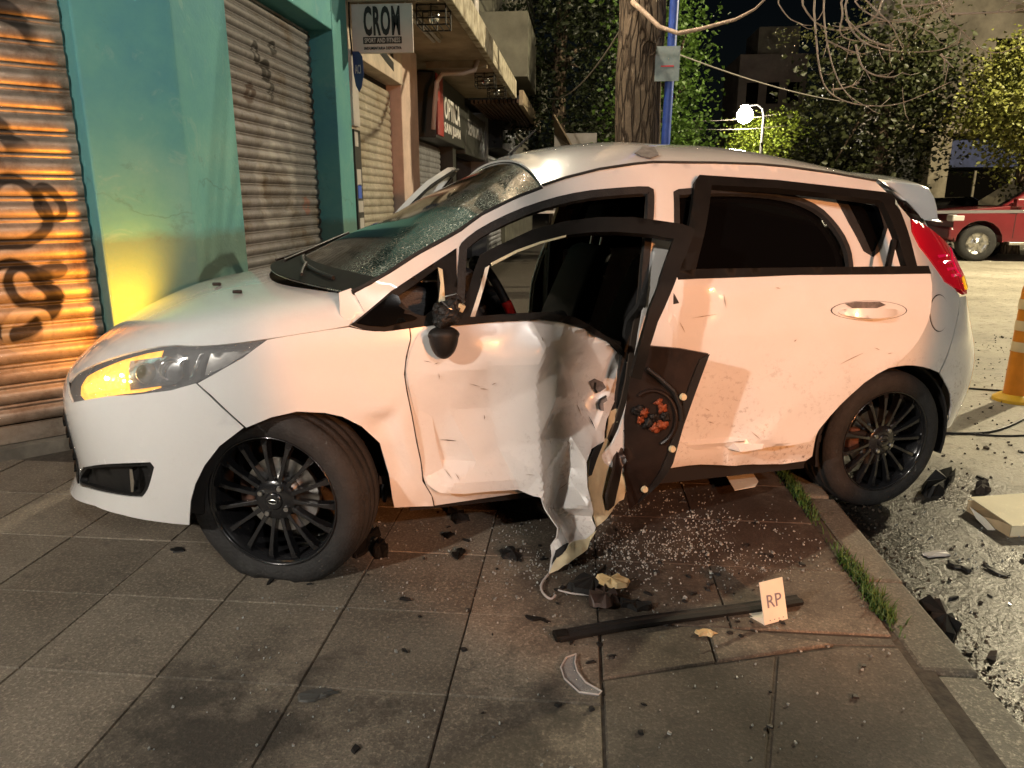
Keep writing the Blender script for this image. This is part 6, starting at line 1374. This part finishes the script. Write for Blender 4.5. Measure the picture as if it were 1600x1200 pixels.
# ================================================================== small things on the ground
def shard_obj(name, pts, z, h, m, tilt=0., bend=0., **k):
    """irregular flat fragment with thickness; pts = ground xy outline"""
    c = np.mean(pts, 0); jp = []; rj = np.random.default_rng(int(abs(pts[0][0]) * 1e4) % 99991)
    for i_, q_ in enumerate(pts):          # ragged outline
        q2 = np.array(pts[(i_ + 1) % len(pts)]); q1 = np.array(q_); dl = q2 - q1; nl = np.array([-dl[1], dl[0]]); jp.append(tuple(q1))
        if h > .0035:
            for f_ in (.3, .62): jp.append(tuple(q1 + dl * (f_ + rj.uniform(-.1, .1)) + nl * rj.uniform(-.16, .16)))
    pts = jp; n = len(pts); V = []; rag = h > .0035
    for top in (0, 1):
        for (x, y) in pts:
            V.append(((x - c[0]) * (.9 if top and rag else 1), (y - c[1]) * (.9 if top and rag else 1), top * h * (rj.uniform(.35, 1.5) if rag else 1) + bend * ((x - c[0]) ** 2 + (y - c[1]) ** 2) * 12))
    if rag:
        V.append((rj.uniform(-.2, .2) * (pts[0][0] - c[0]), rj.uniform(-.2, .2) * (pts[0][1] - c[1]), h * rj.uniform(.8, 1.6)))
        Fc = [tuple(range(n - 1, -1, -1))] + [(n + i, n + (i + 1) % n, 2 * n) for i in range(n)] + [(i, (i+1) % n, n + (i+1) % n, n + i) for i in range(n)]
        return mk(name, V, Fc, m, None, loc=(c[0], c[1], z), rot=(tilt, tilt * .6, 0), **k)
    Fc = [tuple(range(n - 1, -1, -1)), tuple(range(n, 2 * n))] + [(i, (i+1) % n, n + (i+1) % n, n + i) for i in range(n)]
    return mk(name, V, Fc, m, None, loc=(c[0], c[1], z), rot=(tilt, tilt * .6, 0), **k)
# black trim strip
a = on_z(872, 1000, .0); b = on_z(1248, 942, .0); d = (b - a)[:2]; ln = float(np.hypot(*d)); an = math.atan2(d[1], d[0])
ts = empty('trim_strip', (a[0], a[1], .001), an, label='long black trim strip lying on the sidewalk', cat='trim strip')
pr = [(-.022, 0), (.022, 0), (.024, .010), (.014, .016), (.008, .013), (-.006, .013), (-.012, .018), (-.024, .012)]; n = len(pr); V = []
for k in range(13):
    x = ln * k / 12
    for y, z in pr: V.append((x, y + .008 * math.sin(PI * k / 12), z + .004 * math.sin(2 * PI * k / 12) + .004))
mk('strip', V, [(k*n+i, k*n+(i+1) % n, (k+1)*n+(i+1) % n, (k+1)*n+i) for k in range(12) for i in range(n)] + [tuple(range(n)), tuple(range(12*n, 13*n))], M_BLKP, ts)
B().box((-.012, -.020, .004), (.03, .020, .022)).mk('end_clip', M_BLKT, ts, bevel=.004)
# evidence card RP: folded L shape
M_CARD = mat('evidence_card', (.78, .74, .62), rough=.5, var=.06, vs=8); M_INK = mat('grey_ink', (.22, .2, .24), rough=.6)
ec = empty('evidence_marker', label='small white folded evidence card marked RP on the sidewalk', cat='marker')
b0 = on_z(1195, 977, .002); b1 = on_z(1231, 967, .002); dv = (b1 - b0); dv[2] = 0; wd = float(np.linalg.norm(dv)); ex = dv / wd; ey = np.array([-ex[1], ex[0], 0])
up_ = np.array([0, 0, 1]) * .93 + ey * .30; up_ /= np.linalg.norm(up_); nrm = np.cross(ex, up_); hh = .125
def q4(o, u, w_, a0, a1, b0_, b1_, off=0.): return [tuple(o + u * a + w_ * b_ + np.cross(u, w_) * off) for a, b_ in ((a0, b0_), (a1, b0_), (a1, b1_), (a0, b1_))]
mk('card', q4(b0, ex, up_, 0, wd, 0, hh), [(0, 1, 2, 3)], M_CARD, ec, solid=.002)
mk('foot', q4(b0, ex, ey, -.0, wd, .002, .07), [(0, 1, 2, 3)], M_CARD, ec, solid=.002)
ft = on_z(1172, 964, .003); mk('flap', [tuple(b0 + (0, 0, .001)), tuple(ft), tuple(b0 + up_ * .022)], [(0, 1, 2)], M_CARD, ec, solid=.001)
Mc = Matrix(((ex[0], up_[0], nrm[0], 0), (ex[1], up_[1], nrm[1], 0), (ex[2], up_[2], nrm[2], 0), (0, 0, 0, 1))); ctr = b0 + ex * wd * .52 + up_ * hh * .52 + nrm * .0015; Mc.translation = Vector(ctr)
text('lettering', 'RP', M_INK, ec, Mc, wd * .62, hh * .30, .0004)
for k in range(4):
    o_ = b0 + ex * wd * (.22 + .19 * k) + up_ * .008 + nrm * .001; mk('ink_mark', q4(o_, ex, up_, 0, .004, 0, .003), [(0, 1, 2, 3)], M_INK, ec)
# curved clear lens
M_CLR = mat('clear_plastic', (.9, .9, .88), rough=.08, trans=.75, ior=1.3)
oc = [on_z(u, v, .0) for u, v in ((900, 1027), (884, 1033), (876, 1048), (882, 1066), (905, 1087), (935, 1091), (940, 1086), (915, 1072), (902, 1055), (898, 1040))]
lens = shard_obj('clear_lens_piece', [(p[0], p[1]) for p in oc], .003, .003, M_CLR, 0, .03, label='curved clear plastic lens piece on the sidewalk', cat='lens')
lens['label'] = 'curved clear plastic lens lying below the black trim strip'
o_ = B().tube([tuple(np.array(p) + (0, 0, .008)) for p in oc + oc[:1]], .0022, 5); o_.V = [(x - lens.location[0], y - lens.location[1], z - .0) for x, y, z in o_.V]; o_.mk('rim', M_SIGNW, lens)
# white label under the sill, resting on debris
oc = [on_z(u, v, .06) for u, v in ((1134, 742), (1174, 735), (1185, 752), (1180, 760), (1148, 766))]
shard_obj('white_tag', [(p[0], p[1]) for p in oc], .058, .002, M_CARD, .0, 0, label='white paper tag lying on dark rubble under the sill', cat='tag')
def clump(name, x, y, z, sx, sy, sz, m, seed, n=2, rough=.6, **k):
    me = bpy.data.meshes.new(name); bm = bmesh.new(); bmesh.ops.create_icosphere(bm, subdivisions=n, radius=1)
    for v in bm.verts:
        c = v.co.normalized(); r = 1 + rough * mnoise.noise(c * 1.9 + Vector((seed, seed * .7, 0))) + rough * .5 * mnoise.noise(c * 4.5 + Vector((0, seed, 0))); v.co = Vector((c.x * sx * r, c.y * sy * r, max(-.25 * sz, c.z * sz * r)))
    bm.to_mesh(me); bm.free(); return mko(name, me, m, None, loc=(x, y, z + .25 * sz), rot=(0, 0, seed), **k)
M_RUBB = mat('rubble_dark', (.035, .026, .02), rough=.9, var=.5, vs=30, bump=.5, bs=50)
clump('rubble_lump', .66, 3.22, 0, .11, .07, .05, M_RUBB, 1.3, label='dark rubble lump under the white paper tag', cat='rubble')
clump('rubble_lump', .45, 3.3, 0, .08, .05, .04, M_RUBB, 4.1, label='smaller dark rubble lump left of the paper tag', cat='rubble')
# heap of broken trim under the torn door corner
M_WOODB = mat('splintered_wood', (.55, .36, .15), rough=.7, var=.4, vs=20, col2=(.75, .6, .35))
def frag(pts_px, z, h, m, name, label, cat, tilt=0., bend=0., group=None, zr=0.):
    oc = [on_z(u, v, zr + z) for u, v in pts_px]; return shard_obj(name, [(p[0], p[1]) for p in oc], zr + z, h, m, tilt, bend, label=label, cat=cat, group=group)
frag([(885, 915), (910, 905), (935, 910), (942, 895), (948, 890), (940, 915), (925, 930), (895, 925)], .012, .02, M_BLKP, 'broken_trim', 'crumpled black trim piece under the torn door corner', 'trim', .12)
frag([(920, 930), (940, 920), (960, 928), (968, 945), (948, 955), (928, 952)], .01, .03, mat('brown_plastic', (.05, .032, .026), rough=.5, var=.3), 'broken_trim', 'brown plastic chunk in the heap below the torn door', 'trim', -.15)
frag([(965, 938), (985, 945), (1018, 942), (1020, 948), (995, 955), (970, 950)], .008, .015, M_BLKP, 'broken_trim', 'black bar fragment at the right of the heap below the door', 'trim', .1)
frag([(930, 905), (955, 903), (985, 908), (980, 916), (955, 918), (935, 912)], .03, .014, M_WOODB, 'wood_splinter', 'pale splintered wood piece on the heap below the door', 'wood', .1)
frag([(1085, 988), (1105, 985), (1122, 990), (1112, 996), (1092, 995)], .004, .008, M_WOODB, 'wood_splinter', 'small pale wood chip below the black trim strip', 'wood')
def ring_px(name, px, z, r, m, label, cat):
    P = [on_z(u, v, z) for u, v in px]; Q = P
    for _ in range(2): Q = [Q[0]] + [w_ for a_, b_ in zip(Q[:-1], Q[1:]) for w_ in (a_ * .75 + b_ * .25, a_ * .25 + b_ * .75)] + [Q[-1]]
    return B().tube(Q, r, 6).mk(name, m, None, smooth=True, label=label, cat=cat)
ring_px('clear_strip', [(857, 897), (845, 912), (846, 925), (860, 938), (868, 930)], .01, .004, M_SIGNW, 'bent clear strip hanging at the torn door tip', 'strip')
ring_px('clear_strip', [(872, 922), (895, 928), (925, 930), (935, 938)], .008, .003, M_SIGNW, 'pale wire-like strip lying by the heap below the door', 'strip')
# named fragments elsewhere
frag([(465, 1087), (520, 1079), (530, 1083), (500, 1092), (466, 1096)], .003, .006, mat('grey_plastic', (.06, .06, .055), rough=.5), 'plastic_blade', 'flat grey plastic blade lying alone on the near sidewalk', 'plastic piece', .03)
frag([(550, 868), (575, 845), (590, 828), (594, 833), (580, 852), (556, 872)], .006, .02, M_BLKT, 'plastic_blade', 'black plastic sliver leaning behind the flat front tyre', 'plastic piece', .1)
frag([(582, 868), (592, 850), (604, 860), (606, 868), (590, 872)], .004, .03, M_BLKT, 'plastic_blade', 'short black plastic block behind the flat front tyre', 'plastic piece', .2)
frag([(1440, 770), (1460, 748), (1485, 745), (1490, 752), (1478, 768), (1455, 775)], .01, .05, M_BLKP, 'torn_liner', 'black torn arch liner behind the rear wheel', 'liner', .2, zr=ZR)
frag([(1425, 955), (1450, 962), (1495, 990), (1490, 1000), (1465, 1008), (1445, 985)], .02, .05, M_BLKP, 'broken_bumper_piece', 'black broken bumper piece lying in the gutter', 'bumper piece', .25, zr=ZR)
frag([(1478, 1060), (1495, 1068), (1540, 1110), (1525, 1118), (1500, 1095)], .015, .03, M_BLKT, 'broken_bumper_piece', 'second black broken piece lower in the gutter', 'bumper piece', .15, zr=ZR)
frag([(1503, 1072), (1525, 1078), (1530, 1090), (1512, 1088)], .02, .008, M_CARD, 'white_scrap', 'white plastic scrap among the gutter debris', 'scrap', .2, zr=ZR)
frag([(1440, 865), (1478, 862), (1486, 868), (1450, 872)], .004, .006, M_SIGNW, 'white_scrap', 'thin white sliver on the road near the kerb', 'scrap', zr=ZR)
frag([(1480, 877), (1495, 880), (1522, 890), (1518, 894), (1490, 888)], .004, .008, M_BLKP, 'black_shard', 'curved black shard on the road beside the white sliver', 'shard', zr=ZR)
frag([(1535, 885), (1550, 888), (1580, 899), (1575, 902)], .004, .006, M_BLKP, 'black_shard', 'thin black shard below the cardboard box', 'shard', zr=ZR)
frag([(1523, 763), (1540, 760), (1548, 767), (1538, 773), (1524, 772)], .004, .03, M_RUBB, 'rubble_lump', 'grey rubble lump on the road by the cardboard box', 'rubble', zr=ZR)
frag([(700, 800), (725, 803), (735, 812), (712, 818), (704, 808)], .004, .02, M_BLKP, 'black_shard', 'black shard under the front door sill', 'shard', .15)
frag([(780, 862), (800, 860), (815, 868), (808, 876), (786, 873)], .004, .014, M_BLKP, 'black_shard', 'flat black shard left of the torn door corner', 'shard', .08)
frag([(690, 836), (705, 832), (712, 836), (700, 842)], .004, .006, M_BLKT, 'black_shard', 'thin dark shard on the pavement below the door sill', 'shard')
frag([(705, 866), (722, 858), (728, 862), (715, 875)], .004, .008, M_BLKT, 'black_shard', 'small angled shard between tyre and torn door', 'shard')
frag([(265, 858), (285, 855), (288, 862), (270, 864)], .003, .004, M_BLKP, 'black_shard', 'small black flake under the front bumper', 'shard')
frag([(820, 962), (850, 966), (862, 972), (855, 974), (825, 968)], .003, .004, M_BLKT, 'black_shard', 'thin dark sliver left of the black trim strip', 'shard')
# many alike crumbs: one group
kind_me = []
for k in range(5):
    me = bpy.data.meshes.new('crumb'); n = 5 + k % 3; r_ = np.random.default_rng(k); aa = np.sort(r_.uniform(0, 2*PI, n)); rr = r_.uniform(.5, 1.1, n)
    V = [(math.cos(a_) * q_, math.sin(a_) * q_ * .6, 0) for a_, q_ in zip(aa, rr)]; V += [(x * .8, y * .8, .35) for x, y, _ in V]
    me.from_pydata(V, [], [tuple(range(n-1, -1, -1)), tuple(range(n, 2*n))] + [(i, (i+1) % n, n+(i+1) % n, n+i) for i in range(n)]); me.update(); kind_me.append(me)
for k in range(150):
    w_ = rng.random()
    if w_ < .5: x, y, z = rng.normal(.1, .35), rng.normal(2.35, .35), .001
    elif w_ < .75: x, y, z = rng.uniform(-1.0, .8), rng.uniform(1.3, 3.0), .001
    else: x, y, z = rng.uniform(1.1, 2.6), rng.uniform(1.4, 4.2), ZR + .001
    if -.0 < z + .05 and x > .9: continue
    s = rng.uniform(.006, .022) * (1 if w_ < .75 else 1.5); o = mko('black_crumb', kind_me[k % 5], M_BLKP, None, loc=(x, y, z), rot=(rng.uniform(-.2, .2), rng.uniform(-.2, .2), rng.uniform(0, 6)), label='tiny black plastic crumb scattered round the wreck', cat='fragment', group='black crumbs on the ground'); o.scale = (s, s, s)
# broken safety glass: uncountable
V = []; Fc = []
def pebble(x, y, z, s):
    a = rng.uniform(0, 6.28); b = len(V); t1, t2 = rng.uniform(-.6, .6, 2)
    for i, (p, q) in enumerate(((-1, -.7), (1, -.8), (.8, .9), (-.9, .6))):
        xx, yy = p * math.cos(a) - q * math.sin(a), p * math.sin(a) + q * math.cos(a); V.append((x + xx * s, y + yy * s, z + .001 + max(0, s * (1 + t1 * p + t2 * q)))); V.append((x + xx * s * 1.05, y + yy * s * 1.05, z))
    Fc.extend([(b, b+2, b+4, b+6), (b, b+1, b+3, b+2), (b+2, b+3, b+5, b+4), (b+4, b+5, b+7, b+6), (b+6, b+7, b+1, b)])
for k in range(4800):
    w_ = rng.random()
    if w_ < .42: x, y, z = rng.normal(.35, .28), rng.normal(2.5, .22), .001
    elif w_ < .62: x, y, z = rng.normal(-.1, .3), rng.normal(2.35, .18), .001
    elif w_ < .74: x, y, z = rng.uniform(-1.0, .9), rng.uniform(1.0, 2.6), .001
    else: x, y, z = rng.normal(1.7, .35), rng.normal(2.3, .45), ZR + .001
    if z > -.05 and x > .9: continue
    if z < -.05 and x < 1.1: continue
    if mnoise.noise(Vector((x * 4.5, y * 4.5, 3.3))) + .5 * mnoise.noise(Vector((x * 14, y * 14, 1.3))) < rng.uniform(-.35, .25): continue
    pebble(x, y, z, .0012 + .0022 * rng.random() ** 2 + (.003 if k % 60 == 0 else 0))
M_SAFE = mat('safety_glass', (.30, .31, .29), rough=.12, spec=.9, var=.7, vs=40)
mk('broken_glass', V, Fc, M_SAFE, None, kind='stuff', label='scattered crumbs of broken safety glass around the wreck', cat='glass')
# grit on the road
V = []; Fc = []
for k in range(1300):
    x, y = rng.uniform(1.1, 4.5), rng.uniform(1.2, 7.5); pebble(x, y, ZR + .001, rng.uniform(.0025, .006) if k % 12 else rng.uniform(.006, .014))
mk('road_grit', V, Fc, mat('grit', (.07, .055, .042), rough=.9), None, kind='stuff', label='dark grit and leaf litter strewn over the road', cat='grit')
# cardboard box
M_BOX = mat('cardboard', (.62, .47, .28), rough=.75, var=.12, vs=9); M_BOXL = mat('cardboard_pale', (.78, .70, .48), rough=.7, var=.08, vs=6)
p1 = on_z(1513, 780, ZR + .055); p2 = on_z(1581, 820, ZR + .055); e1 = (p2 - p1); e1[2] = 0; l1 = float(np.linalg.norm(e1)); an = math.atan2(e1[1], e1[0])
cb = empty('cardboard_box', (p1[0], p1[1], ZR), an, label='flat open cardboard box lying on the road at the right edge', cat='box')
B().box((0, .0, .0), (l1, .34, .004)).mk('base', M_BOX, cb); B().box((0, 0, .004), (.004, .34, .05)).mk('side_wall', M_BOX, cb); B().box((l1 - .004, 0, .004), (l1, .34, .05)).mk('side_wall', M_BOXL, cb)
B().box((0, .336, .004), (l1, .34, .05)).mk('side_wall', M_BOX, cb); mk('lid', [(-.02, .02, .056), (l1 + .004, .0, .052), (l1 + .01, .36, .056), (-.03, .37, .066)], [(0, 1, 2, 3)], M_BOXL, cb, solid=.003)
mk('torn_flap', [(.02, -.005, .03), (.10, -.03, .012), (.19, -.045, .004), (.20, -.02, .008), (.12, -.005, .02)], [(0, 1, 2, 3, 4)], M_CARD, cb, solid=.002)
mk('front_wall', [(0, 0, .004), (l1, 0, .004), (l1, 0, .05), (l1 * .7, 0, .04), (l1 * .4, 0, .02), (0, 0, .012)], [(0, 1, 2, 3, 4, 5)], M_BOX, cb, solid=.003)
# delineator post
M_ORNG = mat('orange_plastic', (.75, .26, .02), rough=.4, var=.1, vs=9); M_REFL = mat('reflective_band', (.80, .62, .38), rough=.3)
dp = empty('delineator_post', (2.93, 4.98, ZR), label='orange traffic delineator post with pale bands at the right edge', cat='traffic post')
B().lathe([(0, 0), (.125, 0), (.125, .02), (.09, .045), (.07, .05)], 28).mk('base', mat('yellow_plastic', (.75, .45, .04), rough=.45), dp)
B().lathe([(.066, .045), (.066, .18), (.062, .55), (.060, .74), (.055, .77), (0, .775)], 28).mk('tube', M_ORNG, dp, smooth=True)
for z in (.34, .48, .62): B().lathe([(.0655, z), (.0665, z + .005), (.066, z + .06), (.065, z + .065)], 28).mk('reflective_band', M_REFL, dp, smooth=True)
# cables on the road
def rcable(px, r, label, m=M_CAB):
    P = [on_z(u, v, ZR + r) for u, v in px]; Q = P
    for _ in range(3): Q = [Q[0]] + [w_ for a_, b_ in zip(Q[:-1], Q[1:]) for w_ in (a_ * .75 + b_ * .25, a_ * .25 + b_ * .75)] + [Q[-1]]
    B().tube(Q, r, 6).mk('ground_cable', m, None, smooth=True, label=label, cat='cable')
rcable([(1420, 674), (1480, 677), (1530, 677), (1560, 672), (1590, 660), (1625, 640)], .008, 'black cable curving across the road behind the rear wheel')
rcable([(1500, 676), (1545, 680), (1580, 681), (1625, 679)], .006, 'straight thin cable beside the curving one on the road')
rcable([(1505, 606), (1545, 609), (1575, 611), (1620, 620)], .007, 'black cable running to the base of the orange post')
# tufts of litter and leaves in the gutter
M_LITT = mat('leaf_litter', (.05, .035, .022), rough=.9, var=.5, vs=20)
V = []; Fc = []
for k in range(900):
    y = rng.uniform(1.2, 3.6); x = 1.10 + abs(rng.normal(0, .09)); s = rng.uniform(.006, .02); a_ = rng.uniform(0, 6.28); b = len(V); h = rng.uniform(.002, .022)
    V += [(x, y, ZR + h), (x + s * math.cos(a_), y + s * math.sin(a_), ZR + h + rng.uniform(-.002, .006)), (x + s * .8 * math.cos(a_ + .9), y + s * .8 * math.sin(a_ + .9), ZR + h * .7)]; Fc.append((b, b+1, b+2))
mk('gutter_litter', V, Fc, M_LITT, None, kind='stuff', label='dark leaf litter and muck along the gutter', cat='litter')
